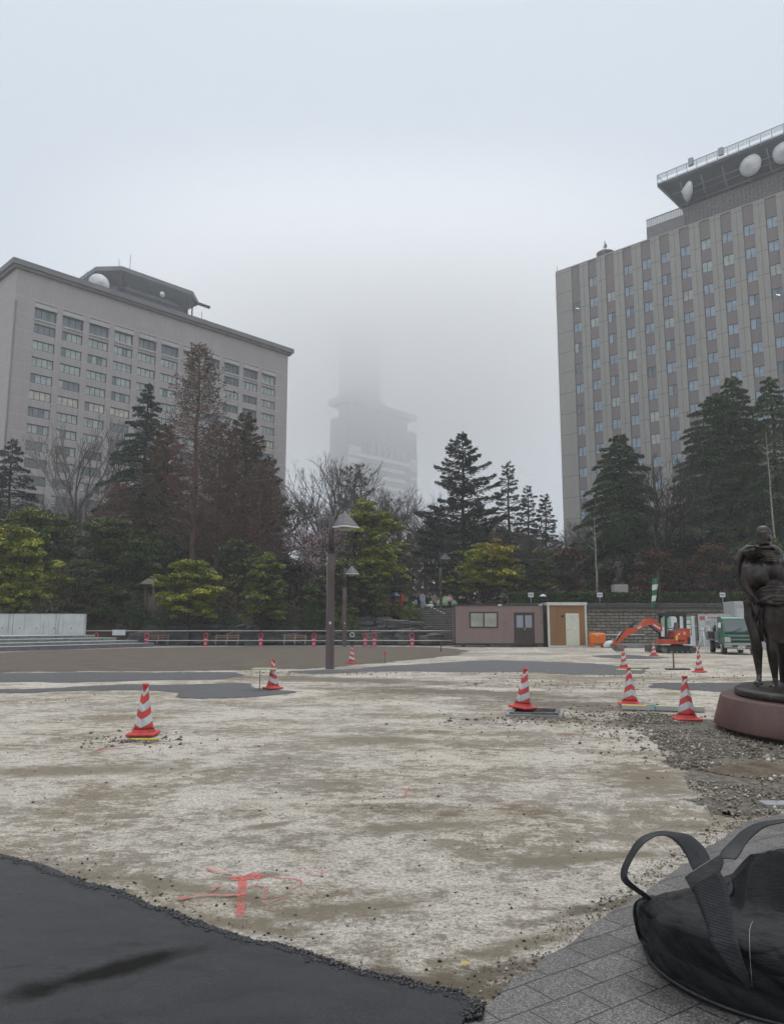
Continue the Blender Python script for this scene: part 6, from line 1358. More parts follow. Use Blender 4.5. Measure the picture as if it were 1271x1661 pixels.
mb = MB(); o3 = EP([(165, 600), (215, 600), (300, 612), (348, 622), (320, 650), (285, 685), (235, 688), (200, 665), (178, 635)]); mb.prism(o3, -.27, -.24, axis='y'); mb.prism(o3, .24, .27, axis='y')
sh_ = EP([(165, 600), (178, 635), (200, 665), (235, 688), (285, 685), (320, 650), (348, 622)])
for i in range(len(sh_)-1): mb.add([(sh_[i][0], -.26, sh_[i][1]), (sh_[i+1][0], -.26, sh_[i+1][1]), (sh_[i+1][0], .26, sh_[i+1][1]), (sh_[i][0], .26, sh_[i][1])], [(0, 1, 2, 3)])
for k in range(4): q = E_(345, 625); mb.box((q[0]+.03, -.22+k*.145, q[1]), (.14, .05, .03), ry=-.7)
mb.build('scoop', M['steel'], bk_)
mb = MB(); q = E_(660, 640); mb.box((q[0]-.04, 0, .24), (.06, 1.4, .38), ry=.15, bev=.01); mb.box((q[0]+.25, .3, .3), (.5, .08, .08)); mb.box((q[0]+.25, -.3, .3), (.5, .08, .08)); mb.prism(EP([(620, 640), (640, 560), (650, 560), (655, 625), (690, 640), (670, 690), (630, 690)]), -.30, -.22, axis='y'); mb.build('dozer_blade', M['steel'], ex)
# =================================================================== TRUCK
yt = 41.6; xt = W(1203, 1062, yt)[0]; tr = empty('flatbed_truck', (xt, yt, 0), R(-12)); tag(tr, 'green and grey flatbed truck parked facing the yard, partly hidden by the bronze sculpture', 'truck')
# local: front faces -Y, origin under front bumper centre, width 1.75
cbn = MB(); prof = [(.08, .42), (.02, .62), (.02, .98), (.10, 1.18), (.42, 1.92), (.60, 2.0), (1.45, 2.02), (1.55, 1.95), (1.55, .42)]
cbn.prism([(a, b) for a, b in prof], -.86, .86, axis='x'); cbn.build('cab', M['truck_green'], tr)
mb = MB()
def fq(x0_, x1_, t0, t1, off):   # quad on sloping windscreen between heights
    y_a = .10+(.42-.10)*(t0-1.18)/(1.92-1.18); y_b = .10+(.42-.10)*(t1-1.18)/(1.92-1.18); mb.add([(x0_, y_a-off, t0), (x1_, y_a-off, t0), (x1_, y_b-off, t1), (x0_, y_b-off, t1)], [(0, 1, 2, 3)])
fq(-.78, .78, 1.24, 1.86, .012)
mb.build('windscreen', M['cab_glass'], tr)
mb = MB(); mb.prism([(.30, 1.22), (.52, 1.84), (1.2, 1.84), (1.2, 1.15)], -.868, -.862, axis='x'); mb.prism([(.30, 1.22), (.52, 1.84), (1.2, 1.84), (1.2, 1.15)], .862, .868, axis='x'); mb.build('side_window', M['cab_glass'], tr)
mb = MB(); mb.box((0, .055, 1.15), (1.60, .05, .07)); mb.box((0, -.0, .90), (1.0, .05, .035)); mb.tube([(-.45, .06, 1.2), (.1, .14, 1.42)], .012, 5); mb.tube([(.2, .06, 1.2), (.65, .14, 1.42)], .012, 5); mb.span(-.872, -.864, .18, 1.5, .40, .60); mb.span(-.872, -.866, 1.22, 1.24, .6, 1.95); mb.build('black_trim', M['ex_dark'], tr)
mb = MB(); mb.box((0, .01, .80), (.95, .05, .06), bev=.01); mb.box((0, -.03, .98), (1.30, .06, .035), rx=-.3); mb.build('grille', M['truck_grey'], tr)
mb = MB(); mb.box((0, -.0, .48), (1.74, .18, .26), bev=.04); mb.build('bumper', simple('grey_bumper', (.30, .31, .30), .4), tr)
mb = MB(); mb.box((-.35, -.095, .46), (.30, .01, .09)); mb.box((.35, -.095, .46), (.30, .01, .09)); mb.box((0, .03, .70), (1.2, .02, .08)); mb.build('air_intake', M['ex_dark'], tr)
for s_ in (-1, 1):
    mb = MB(); mb.box((s_*.68, .015, .78), (.32, .07, .28), bev=.03); mb.build('headlight', M['headlight'], tr); mb = MB(); mb.box((s_*.845, .10, .80), (.03, .14, .16), bev=.01); mb.build('indicator', M['amber'], tr)
    mb = MB(); mb.tube([(s_*.84, .3, 1.7), (s_*1.02, .12, 1.72), (s_*1.02, .12, 1.45)], .015, 6); mb.box((s_*1.03, .12, 1.55), (.15, .06, .26), bev=.02); mb.build('mirror', M['white'] if s_ < 0 else M['ex_dark'], tr)
mb = MB(); mb.box((-.05, -.10, .36), (.34, .012, .17)); pl = mb.build('number_plate', M['white'], tr); mb = MB()
for k in range(4): mb.box((-.16+k*.075, -.108, .34), (.035, .004, .075))
mb.box((-.05, -.108, .41), (.14, .004, .025)); mb.build('lettering', M['ink'], pl)
mb = MB(); mb.box((-.30, .17, 1.32), (.16, .01, .17), rx=-.3); mb.build('paper', M['white'], tr)
mb = MB(); mb.span(-.72, -.55, 1.6, 4.9, .48, .62); mb.span(.55, .72, 1.6, 4.9, .48, .62); mb.span(-.86, -.5, 1.7, 2.5, .28, .5); mb.span(.5, .86, 1.7, 2.5, .28, .5); mb.build('chassis', M['ex_dark'], tr)
bd2 = MB(); bd2.span(-.90, .90, 1.62, 4.9, .70, .80)
for s_ in (-1, 1):
    bd2.span(s_*.90-.03, s_*.90+.03, 1.62, 4.9, .80, 1.18)
    for k in range(6): bd2.span(s_*.925-.02, s_*.925+.02, 1.75+k*.56, 1.80+k*.56, .80, 1.18)
bd2.span(-.87, .87, 1.62, 1.68, .80, 1.50); bd2.span(-.87, .87, 4.84, 4.9, .80, 1.18); bd2.build('flatbed', M['truck_grey'], tr)
mb = MB(); mb.span(-.93, -.88, 1.62, 4.9, 1.19, 1.24); mb.span(.88, .93, 1.62, 4.9, 1.19, 1.24); mb.build('side_rail', M['chrome'], tr)
for s_ in (-1, 1):
    for y_ in (.78, 3.9):
        wh = MB(); wh.tube([(s_*.86, y_, .35), (s_*.64, y_, .35)], .35, 22); tw_ = wh.build('wheel', M['rubber'], tr)
        rm = MB(); rm.lathe([(.20, 0), (.20, .03), (.08, .05)], n=14); ro = rm.build('rim', M['rail_steel'], tw_); ro.location = (s_*.86, y_, .35); ro.rotation_euler = (0, s_*PI/2, 0)
# load on the bed: black gear
mb = MB(); mb.box((0, 0, .2), (.5, .6, .4), bev=.04); mb.tube([(.1, .1, .4), (.1, .1, .75)], .07, 8); mb.tube([(-.1, -.2, .4), (-.12, -.2, .62)], .05, 8); o = mb.build('machine_gear', M['ex_dark']); o.location = (xt-.35, yt+2.6, .82); tag(o, 'dark gear standing on the bed of the green truck', 'equipment')
# =================================================================== NOTICE BOARDS, LADDER, CONTAINER
def boardpx(name, p, Y, mat, label, cat, th=.05): a, b, c_, d_ = rectpx(*p, Y); t = empty(name, ((a+b)/2, Y, 0)); tag(t, label, cat); mb = MB(); mb.box((0, 0, (max(c_, .02)+d_)/2), (b-a, th, d_-max(c_, .02)), bev=.008); mb.build('panel', mat, t); return t, b-a, c_, d_
YB = 53.0
t, wd, z0, z1 = boardpx('site_hoarding', (1070, 999, 1128, 1054), YB, M['white'], 'white site hoarding panel with a green notice, behind the excavator', 'panel')
def loc(px, py, t, Y): q = W(px, py, Y); return q[0]-t.location.x, q[2]
a = loc(1106, 999.5, t, YB); b = loc(1121, 1030, t, YB); mb = MB(); mb.box(((a[0]+b[0])/2, -.034, (a[1]+b[1])/2), (b[0]-a[0], .012, a[1]-b[1])); gp_ = mb.build('green_notice', M['board_green'], t)
mb = MB()
for k in range(5): mb.box(((a[0]+b[0])/2-.2+k*.1, -.043, a[1]-.13), (.075, .006, .10))
mb.build('header_strip', M['white'], gp_)
mb = MB()
for k in range(3): mb.box(((a[0]+b[0])/2, -.045, a[1]-.38-k*.34), (.44, .008, .27))
mb.build('paper', M['white'], gp_)
a = loc(1070, 1000, t, YB); mb = MB(); mb.box((a[0]+.35, -.034, a[1]-.35), (.7, .012, .7)); mb.build('green_notice', simple('pale_green_sheet', (.25, .42, .28), .6), t)
t, wd, z0, z1 = boardpx('notice_board', (1130, 996.5, 1190, 1047), YB-.2, M['board_grey'], 'wide notice board covered with safety sheets, between the white panel and the truck', 'notice board')
rn = random.Random(9); mb = MB(); mi = MB(); a = loc(1130, 996.5, t, YB-.2)
mats_s = [M['board_blue'], M['white'], M['board_red'], M['board_grey'], M['white']]
zc = z1-.10
for r_ in range(5):
    u = a[0]+.10; hh = .30
    while u < a[0]+wd-.45:
        w2 = rn.uniform(.26, .6); mb.box((u+w2/2, -.031, zc-hh/2), (w2-.05, .008, hh-.05), rn.randrange(5)); 
        for l_ in range(3): mi.box((u+w2/2, -.037, zc-.08-l_*.07), (w2*.6, .004, .016))
        u += w2
    zc -= hh+.03
mb.build('sheet', mats_s, t); mi.build('print_line', M['ink'], t); mb = MB(); mb.box((-wd/2-.02, 0, z1/2), (.06, .07, z1)); mb.build('post', M['ex_dark'], t)
mb = MB()
for k in range(5): mb.box((a[0]+.75+k*.2, -.043, z1-.22), (.15, .006, .12))
mb.build('red_header', M['board_red'], t)
# stepladder
YL = 50.5; t = empty('stepladder', (P2(1146, YL), YL, 0)); tag(t, 'open aluminium stepladder standing in front of the wide notice board', 'ladder'); zt_ = W(0, 1018, YL)[2]
for s_ in (-1, 1):
    mb = MB()
    for y_ in (-.22, .22): mb.tube([(-.2*s_*.2, y_, zt_), (s_*.75, y_*1.5, 0)], .03, 6)
    mb.build('leg', M['rail_steel'] if s_ < 0 else M['white'], t)
mb = MB()
for k in range(1, 5): f_ = k/5; mb.tube([(.75*(1-f_)+.03, -.33+.10*f_, zt_*f_), (.75*(1-f_)+.03, .33-.10*f_, zt_*f_)], .02, 6)
mb.box((0, 0, zt_), (.26, .44, .04)); mb.build('rung', M['rail_steel'], t)
t = empty('tripod', (P2(1139, 49), 49, 0)); tag(t, 'thin white surveying tripod beside the open stepladder', 'tripod'); zt_ = W(0, 1022, 49)[2]
for k in range(3): mb = MB(); an = k*2.09+.4; mb.tube([(0, 0, zt_), (.38*math.cos(an), .38*math.sin(an), 0)], .022, 6); mb.build('leg', M['white'], t)
mb = MB(); mb.lathe([(.07, zt_), (.07, zt_+.05), (.03, zt_+.12)], n=10); mb.build('head', M['white'], t)
# grey container box behind the truck
YG = 52.5; a, b, c_, d_ = rectpx(1190, 975.5, 1262, 1046, YG); t = empty('equipment_locker', ((a+b)/2, YG, 0)); tag(t, 'tall pale grey equipment locker behind the cab of the truck', 'locker')
mb = MB(); mb.box((0, .9, d_/2), (b-a, 1.8, d_), bev=.02); mb.build('body', simple('pale_grey_locker', (.42, .43, .43), .5), t)
mb = MB(); mb.span(-(b-a)/2+.15, -(b-a)/2+.62, -.03, 0, .2, d_-.45); mb.build('door', simple('locker_door', (.50, .51, .51), .5), t); mb = MB()
for k in range(3): mb.span(-(b-a)/2+.15, -(b-a)/2+.62, -.05, -.031, d_-.40+k*.05, d_-.38+k*.05)
mb.span(-(b-a)/2+.22, -(b-a)/2+.30, -.045, -.031, .9, d_-.9); mb.build('vent', M['board_grey'], t)
# low pale barrier between bucket and blade
mb = MB(); mb.box((0, 0, .14), (3.6, .2, .28), bev=.02); o = mb.build('kerb_block', M['path']); o.location = (P2(1035, 55.0), 55.0, 0); tag(o, 'long low concrete block on the ground behind the excavator arm', 'kerb block')
# small signs on the hedge
for px, lab in ((860.5, 'small white sign on a thin post in the hedge behind the mauve office'), (972, 'small white sign on a thin post in the hedge left of the far statue'), (1171, 'small white sign on a thin post in the hedge above the truck')):
    Ys = 62.0; q = W(px, 966, Ys); t = empty('small_sign', (q[0], Ys, 3.25)); tag(t, lab, 'sign', 'small white signs along the hedge')
    mb = MB(); mb.tube([(0, .02, 0), (0, .02, q[2]-3.25)], .018, 6); mb.build('post', M['white'], t); mb = MB(); mb.box((0, 0, q[2]-3.25+.05), (.44, .03, .36), bev=.004); s2_ = mb.build('plate', M['white'], t)
    mb = MB()
    for k in range(3): mb.box((-.11+k*.11, -.019, q[2]-3.25+.06), (.06, .006, .10)); mb.box((-.11+k*.11, -.0225, q[2]-3.25+.06), (.02, .004, .14))
    mb.build('lettering', M['ink'], s2_)
# white lamp-like cap at 880,970
q = W(880, 968, 62.3); t = empty('white_canopy_lamp', (q[0], 62.3, 3.2)); tag(t, 'low white capped garden light in the hedge behind the gap between the cabins', 'garden light'); mb = MB(); mb.lathe([(.30, q[2]-3.2), (.24, q[2]-3.08), (.05, q[2]-3.0)], n=14); mb.build('lamp_shade', M['white'], t); mb = MB(); mb.tube([(0, 0, 0), (0, 0, q[2]-3.2)], .05, 8); mb.build('post', M['ex_dark'], t)
# windsock
YW = 60.6; q0 = W(1070, 986, YW); q1 = W(1069, 926, YW); t = empty('windsock', (q0[0], YW, 2.5)); tag(t, 'limp green and white windsock hanging from a thin pole at the retaining wall', 'windsock')
mb = MB(); mb.tube([(0, 0, 0), (0, 0, q1[2]-2.5)], .03, 6); mb.tube([(0, 0, q1[2]-2.5), (-.04, 0, q1[2]-2.42), (-.12, 0, q1[2]-2.55), (-.17, 0, q1[2]-3.05)], .018, 6); mb.build('pole', M['rust'], t)
cs_ = [W(*p, YW) for p in ((1062.5, 938, ), (1061.5, 948), (1060.5, 957), (1060, 966), (1059, 975), (1057.5, 985))]; rs_ = [.24, .22, .19, .17, .15, .13]; kd = ['sock_green', 'sock_white', 'sock_green', 'sock_white', 'sock_green']
for i in range(5):
    mb = MB(); vs = []; n = 16
    for f_ in (0, .5, 1.0):
        cx = cs_[i][0]*(1-f_)+cs_[i+1][0]*f_-q0[0]; cz = cs_[i][2]*(1-f_)+cs_[i+1][2]*f_-2.5; r_ = rs_[i]*(1-f_)+rs_[i+1]*f_
        for k in range(n): an = 2*PI*k/n; rr_ = r_*(1+.13*math.sin(3*an+i)); vs.append((cx+rr_*math.cos(an), rr_*.7*math.sin(an), cz+.03*math.cos(an)))
    mb.add(vs, [(r0_*n+k, r0_*n+(k+1) % n, (r0_+1)*n+(k+1) % n, (r0_+1)*n+k) for r0_ in range(2) for k in range(n)], smooth=True); mb.build('sock_band', M[kd[i]], t)
# =================================================================== PEOPLE AND TENTS ON THE TERRACE
def body_parts(s=1.0, arm=None, lean=0.0):
    P_ = [('ell', (0, 0, 1.62*s), (.085, .10, .12)), ('cap', (0, .01, 1.48*s), (0, 0, 1.56*s), .055, .05), ('cap', (0, 0, 1.02*s), (0, 0, 1.34*s), .145, .165), ('ell', (0, 0, 1.38*s), (.20, .105, .09)), ('ell', (0, 0, .95*s), (.165, .115, .12)), ('ell', (0, -.09, 1.60*s), (.02, .03, .03))]
    for k in (-1, 1):
        P_ += [('cap', (k*.09, 0, .92*s), (k*.10, -.01, .50*s), .085, .058), ('cap', (k*.10, -.01, .50*s), (k*.105, .01, .08*s), .055, .036), ('cap', (k*.105, .02, .045), (k*.115, -.14, .035), .04, .035)]
        if arm and k == 1: P_ += [('cap', (.20, 0, 1.38*s), (.27, -.06, 1.14*s), .05, .042), ('cap', (.27, -.06, 1.14*s), (.16, -.22, 1.30*s), .04, .03), ('ell', (.155, -.24, 1.33*s), (.04, .04, .05))]
        else: P_ += [('cap', (k*.20, 0, 1.38*s), (k*.25, .01, 1.10*s), .05, .042), ('cap', (k*.25, .01, 1.10*s), (k*.25, -.05, .84*s), .04, .03), ('ell', (k*.25, -.06, .77*s), (.025, .045, .06))]
    return P_
proto_b = {}
def person(px, Y, label, top, legs, arm=False, s=1.0, rz=0.0, coat=False):
    Y += 3.2; s *= .90
    x, _, _ = W(px, 980, Y); t = empty('person', (x, Y, hz(x, Y)), rz); tag(t, label, 'person')
    key = (arm, s)
    if key not in proto_b: proto_b[key] = fuse('body', body_parts(s, arm), .022, [M['skin']], t, 3)
    else: o = proto_b[key].copy(); C.objects.link(o); o.parent = t
    sh = [('ell', (0, 0, 1.385*s), (.225, .13, .10)), ('cap', (0, 0, (.78 if coat else .98)*s), (0, 0, 1.36*s), .185 if not coat else .19, .155)]
    for k in (-1, 1):
        if arm and k == 1: sh += [('cap', (.20, 0, 1.38*s), (.27, -.06, 1.14*s), .068, .06), ('cap', (.27, -.06, 1.14*s), (.18, -.20, 1.28*s), .058, .05)]
        else: sh += [('cap', (k*.20, 0, 1.38*s), (k*.25, .01, 1.10*s), .068, .06), ('cap', (k*.25, .01, 1.10*s), (k*.25, -.04, .88*s), .058, .052)]
    fuse('jacket', sh, .025, [cloth('jacket_'+label[:12], top)], t, 3)
    tr_ = [('cap', (k*.09, 0, .95*s), (k*.10, -.01, .50*s), .105, .08) for k in (-1, 1)]+[('cap', (k*.10, -.01, .50*s), (k*.105, .01, .12*s), .078, .06) for k in (-1, 1)]
    fuse('trousers', tr_, .025, [cloth('trousers_'+label[:12], legs)], t, 3)
    fuse('hair', [('ell', (0, .02, 1.655*s), (.097, .108, .105))], .02, [M['hair']], t, 2)
    return t
def umbrella(px, py, Y, r, mats2, label, tilt=(0, 0), n=8):
    Y += 2.8; q = W(px, py, Y); zb = 3.15+.80; r *= 1.05; t = empty('umbrella', (q[0], Y, zb)); tag(t, label, 'umbrella'); t.rotation_euler = (tilt[0], tilt[1], 0); zt_ = q[2]-zb
    for mi_, mt_ in enumerate(mats2):
        mb = MB()
        for k in range(n):
            if k % len(mats2) != mi_: continue
            vs = []; m_ = 6
            for j in range(m_+1):
                f_ = j/m_; rr_ = r*math.sin(f_*1.15)/math.sin(1.15); z = zt_-r*.55*(1-math.cos(f_*1.15))/(1-math.cos(1.15))
                for a_ in (0, .25, .5, .75, 1.0): an = 2*PI*(k+a_)/n; sg_ = 1-.06*f_*math.sin(PI*a_); vs.append((rr_*sg_*math.cos(an), rr_*sg_*math.sin(an), z))
            mb.add(vs, [(5*j+i, 5*j+i+1, 5*(j+1)+i+1, 5*(j+1)+i) for j in range(m_) for i in range(4)], smooth=True)
        mb.build('canopy', mt_, t)
    mb = MB(); mb.tube([(0, 0, -.05), (0, 0, zt_+.05)], .012, 6); mb.build('shaft', M['ex_dark'], t); return t
def tent(px, py_top, Y, w_, label):
    q = W(px, py_top, Y); t = empty('canopy_tent', (q[0], Y, 3.2)); tag(t, label, 'tent'); zt_ = q[2]-3.2; ze = zt_-.75; h_ = w_/2
    mb = MB(); vs = [(0, 0, zt_)]+[(a*h_, b*h_, ze) for a, b in ((-1, -1), (1, -1), (1, 1), (-1, 1))]+[(a*h_*.5, b*h_*.5, (zt_+ze)/2-.10) for a, b in ((-1, -1), (1, -1), (1, 1), (-1, 1))]
    fs = []
    for k in range(4): j = (k+1) % 4; fs += [(0, 5+k, 5+j), (5+k, 1+k, 1+j, 5+j)]
    mb.add(vs, fs); mb.add([(a*h_, b*h_, z) for z in (ze, ze-.28) for a, b in ((-1, -1), (1, -1), (1, 1), (-1, 1))], [(k, (k+1) % 4, 4+(k+1) % 4, 4+k) for k in range(4)]); mb.build('canopy', M['tent'], t)
    for a, b in ((-1, -1), (1, -1), (1, 1), (-1, 1)): g_ = MB(); g_.tube([(a*h_*.98, b*h_*.98, 0), (a*h_*.98, b*h_*.98, ze)], .025, 6); g_.build('leg', M['chrome'], t)
tent(689, 966.5, 80, 3.1, 'left one of two pale green canopy tents on the terrace'); tent(722, 966, 80.5, 2.9, 'right one of two pale green canopy tents, behind the pink umbrella')
umbrella(640.5, 961, 71.5, .62, [M['umb_blue'], M['umb_blue'], M['umb_lite'], M['umb_blue']], 'navy umbrella with a white panel beside the orange raincoat')
umbrella(728, 969, 71.5, .44, [M['umb_pink']], 'pale pink umbrella at the top of the stairs', (.35, 0)); umbrella(747, 966, 71.5, .42, [M['umb_white']], 'off white umbrella right of the pink one', (.2, 0))
PT = [(651, 71.3, 'person in an orange raincoat under the edge of the navy umbrella', (.70, .09, .02), (.55, .06, .02), False, 1.0, True),
      (638, 71.6, 'person in dark clothes holding the navy umbrella', (.04, .045, .06), (.03, .03, .04), True, 1.0, False),
      (657, 73.5, 'person in a white jacket right of the orange raincoat', (.55, .55, .54), (.05, .05, .06), False, .92, False),
      (675, 74, 'person in black with a white bag left of the tents', (.03, .03, .035), (.03, .03, .035), False, 1.0, False),
      (680.5, 73, 'person in a navy jacket beside the blue white coat', (.03, .05, .12), (.03, .03, .04), False, 1.05, False),
      (685, 71.6, 'person in a long pale blue coat at the top left of the stairs', (.42, .50, .58), (.5, .52, .55), False, 1.0, True),
      (693, 75, 'person in dark clothes under the left tent', (.03, .03, .03), (.02, .02, .03), False, .97, False),
      (699, 76, 'person in a black coat under the left tent beside another dark figure', (.025, .025, .03), (.02, .02, .03), False, 1.02, True),
      (704.5, 72, 'person in a dusty pink coat in the middle of the stair top', (.38, .26, .26), (.05, .05, .05), False, .95, True),
      (729, 71.8, 'person in a pale jacket holding the pink umbrella', (.5, .48, .46), (.05, .05, .06), True, .92, False),
      (747, 71.8, 'person in black holding the off white umbrella', (.03, .03, .035), (.03, .03, .035), True, .95, False)]
for px, Y, lab, tp, lg_, ar, s_, coat in PT: person(px, Y, lab, tp, lg_, ar, s_, rv()*1.2-.6, coat)
mb = MB(); mb.box((0, 0, .35), (.8, .5, .25), bev=.08); o = mb.build('white_bundle', M['white_sack']); q = W(696, 987, 70.8); o.location = (q[0], 70.8, 3.0); tag(o, 'white bundle lying at the top of the stairs', 'bundle')
mb = MB(); mb.box((0, 0, .0), (.28, .2, .5), bev=.06); o = mb.build('white_bag', M['white_sack']); q = W(674, 977, 77); o.location = q; tag(o, 'white bag carried by the dark figure left of the tents', 'bag')
# far statue on its block
YS = 66.0; xs2 = W(1004, 950, YS)[0]; zb = hz(xs2, YS); zt_ = W(1004, 948.5, YS)[2]; zh = W(1004, 904, YS)[2]
mb = MB(); mb.box((0, 0, (zt_-zb)/2), (1.16, 1.0, zt_-zb), bev=.02); o = mb.build('granite_block', M['granite_pale']); o.location = (xs2, YS, zb); tag(o, 'pale granite pedestal block rising above the hedge under the far statue', 'pedestal')
k = (zh-zt_)/1.74
fs_ = fuse('far_statue', [('ell', (0, 0, 1.62*k), (.09*k, .10*k, .125*k)), ('cap', (0, 0, 1.45*k), (0, 0, 1.56*k), .06*k, .055*k), ('cap', (0, 0, 1.02*k), (0, 0, 1.34*k), .14*k, .17*k), ('ell', (0, 0, 1.37*k), (.21*k, .12*k, .1*k)),
    ('cap', (-.2*k, 0, 1.36*k), (-.26*k, -.04, 1.1*k), .06*k, .05*k), ('cap', (-.26*k, -.04, 1.1*k), (-.02, -.2, 1.18*k), .05*k, .04*k), ('cap', (.2*k, 0, 1.36*k), (.25*k, 0, 1.08*k), .06*k, .05*k), ('cap', (.25*k, 0, 1.08*k), (.14*k, -.12, .9*k), .05*k, .04*k),
    ('cap', (0, 0, .98*k), (0, 0, .5*k), .17*k, .16*k), ('cap', (-.08*k, 0, .5*k), (-.10*k, 0, .08*k), .09*k, .06*k), ('cap', (.09*k, -.02, .5*k), (.12*k, -.04, .08*k), .09*k, .06*k), ('ell', (0, 0, .04*k), (.26*k, .22*k, .05*k)), ('ell', (-.24*k, 0, .16*k), (.12*k, .14*k, .22*k)), ('cap', (.15*k, -.02, .06), (.33*k, -.05, .16*k), .06*k, .03*k), ('cap', (-.12*k, 0, .8*k), (-.16*k, .02, .2*k), .09*k, .07*k)], .035, [M['bronze']], None, 2)
fs_.location = (xs2, YS, zt_); tag(fs_, 'dark standing statue on a pale block among the trees above the wall', 'statue')
# =================================================================== BRONZE SCULPTURE
CX, CYY = 7.28, 11.02
gpn = empty('granite_plinth', (CX, CYY, 0)); tag(gpn, 'round polished red granite plinth under the bronze sculpture', 'plinth')
mb = MB(); mb.lathe([(2.46, -.02), (2.48, .075), (2.605, .08), (2.61, .10), (2.50, .485), (2.49, .497), (2.47, .50)], n=128); mb.build('plinth', M['granite_red'], gpn)
dsk = MB(); prof = [(2.27, .50), (2.30, .53), (2.30, .585), (2.24, .615), (2.1, .625), (0.02, .63)]; dsk.lathe(prof, n=120)
bs = empty('bronze_sculpture', (CX, CYY, 0)); tag(bs, 'dark bronze sculpture of two embracing draped women seen from behind, at the right edge', 'sculpture')
dv = dsk.build('base', M['bronze'], bs)
YF = 11.55
def S(zx, zy, dy=0.0):   # zoom3: origin (1180,850) scale 10.38
    q = W(1180+zx/10.38, 850+zy/10.38, YF+dy); return (q[0]-CX, q[1]-CYY, q[2])
def T(zx, zy, dy=0.0):   # zoom1: origin (1120,840) scale 4.37
    q = W(1120+zx/4.37, 840+zy/4.37, YF+dy); return (q[0]-CX, q[1]-CYY, q[2])
mS = 11.55/1250/10.38; mT = 11.55/1250/4.37
def cp(a, b, ra, rb, fn=S, k=mS): return ('cap', a, b, ra*k, rb*k)
# figure nearer to the viewer, seen from the back, slightly stooping
B_ = []
B_ += [('ell', S(640, 800, .02), (260*mS, .20, 240*mS)), ('ell', S(470, 880, .0), (225*mS, .19, 250*mS)), ('ell', S(760, 850, .03), (190*mS, .18, 260*mS)), ('ell', S(400, 760, .06), (130*mS, .13, 150*mS)), ('ell', S(700, 640, .0), (180*mS, .16, 110*mS))]
B_ += [cp(S(320, 770, .02), S(275, 950, .0), 95, 75), cp(S(275, 950, 0), S(300, 1080, -.04), 78, 70), cp(S(300, 1080, -.04), S(400, 1210, -.10), 70, 58), cp(S(400, 1210, -.10), S(480, 1290, -.12), 58, 38)]
B_ += [('ell', S(492, 1305, -.12), (40*mS, .05, 50*mS)), cp(S(480, 1300, -.13), S(520, 1335, -.13), 18, 12), cp(S(470, 1305, -.12), S(500, 1350, -.12), 18, 12), cp(S(500, 1285, -.13), S(540, 1310, -.12), 17, 12), cp(S(462, 1300, -.10), S(480, 1352, -.10), 16, 11), cp(S(465, 1270, -.1), S(435, 1300, -.1), 17, 12)]
B_ += [('ell', S(700, 1060, 0), (225*mS, .17, 180*mS)), ('ell', S(860, 760, .05), (110*mS, .15, 200*mS)), cp(S(860, 640, .0), S(905, 860, .0), 80, 60), cp(S(905, 860, 0), S(960, 1010, -.05), 60, 50)]
B_ += [('ell', S(590, 170, .02), (128*mS, .13, 150*mS)), cp(S(600, 300, .02), S(610, 420, .02), 78, 95), ('ell', S(620, 250, -.03), (100*mS, .11, 90*mS))]
woman = fuse('standing_figure', B_, .012, [M['bronze']], bs, 5)
# legs of the near figure
Lg = [cp(T(572, 860, 0), T(572, 930, .0), 40, 36, T, mT), cp(T(572, 930, 0), T(582, 1010, .03), 37, 33, T, mT), cp(T(582, 1010, .03), T(597, 1150, .02), 34, 17, T, mT), cp(T(597, 1150, .02), T(596, 1185, -.04), 20, 19, T, mT), ('ell', T(594, 1197, -.10), (.075, .11, .035)), ('cap', T(580, 1205, -.18), T(578, 1208, -.22), .022, .018), ('cap', T(596, 1206, -.19), T(596, 1209, -.23), .019, .016), ('cap', T(608, 1205, -.17), T(610, 1207, -.21), .016, .013),
      cp(T(735, 900, .05), T(735, 1010, .05), 40, 34, T, mT), cp(T(735, 1010, .05), T(725, 1150, .08), 34, 17, T, mT), ('ell', T(722, 1190, .0), (.07, .12, .04))]
fuse('leg', Lg, .010, [M['bronze']], bs, 4)
# skirt: elliptical drape with folds
def drape(name, rings, folds, amp, n=120, seed=0.0, thick=True, fn=S):
    mb = MB(); vs = []; m_ = len(rings)
    for i, (c_, rx_, ry_) in enumerate(rings):
        for k in range(n):
            a = 2*PI*k/n; f_ = i/(m_-1); w_ = 1+amp*(math.sin(a*folds+seed+f_*1.5)+.6*math.sin(a*folds*1.7+seed*2-f_*3))*(.3+.7*f_); w_ += .02*noise.noise(Vector((math.cos(a)*3, math.sin(a)*3, f_*6+seed)))
            vs.append((c_[0]+rx_*w_*math.cos(a), c_[1]+ry_*w_*math.sin(a), c_[2]))
    mb.add(vs, [(i*n+k, i*n+(k+1) % n, (i+1)*n+(k+1) % n, (i+1)*n+k) for i in range(m_-1) for k in range(n)], smooth=True)
    b0 = len(mb.v)-len(vs); mb.f.append([b0+(m_-1)*n+k for k in range(n)]); mb.m.append(0); mb.sm.append(False); mb.f.append([b0+k for k in range(n-1, -1, -1)]); mb.m.append(0); mb.sm.append(False)
    return mb.build(name, M['bronze'], bs)
kx = mT
rr0 = [((505, 855), 590), ((490, 840), 640), ((487, 838), 700), ((500, 838), 770), ((520, 838), 830), ((533, 838), 868), ((540, 836), 886)]
rings = []
for (xl, xr), zy in [((500, 850), 590), ((486, 860), 630), ((480, 868), 680), ((488, 866), 740), ((502, 860), 800), ((520, 852), 850), ((534, 846), 878), ((538, 842), 887)]:
    c_ = T((xl+xr)/2, zy, .05); rings.append((c_, (xr-xl)/2*mT, .27 if zy < 800 else .25))
rg2 = []
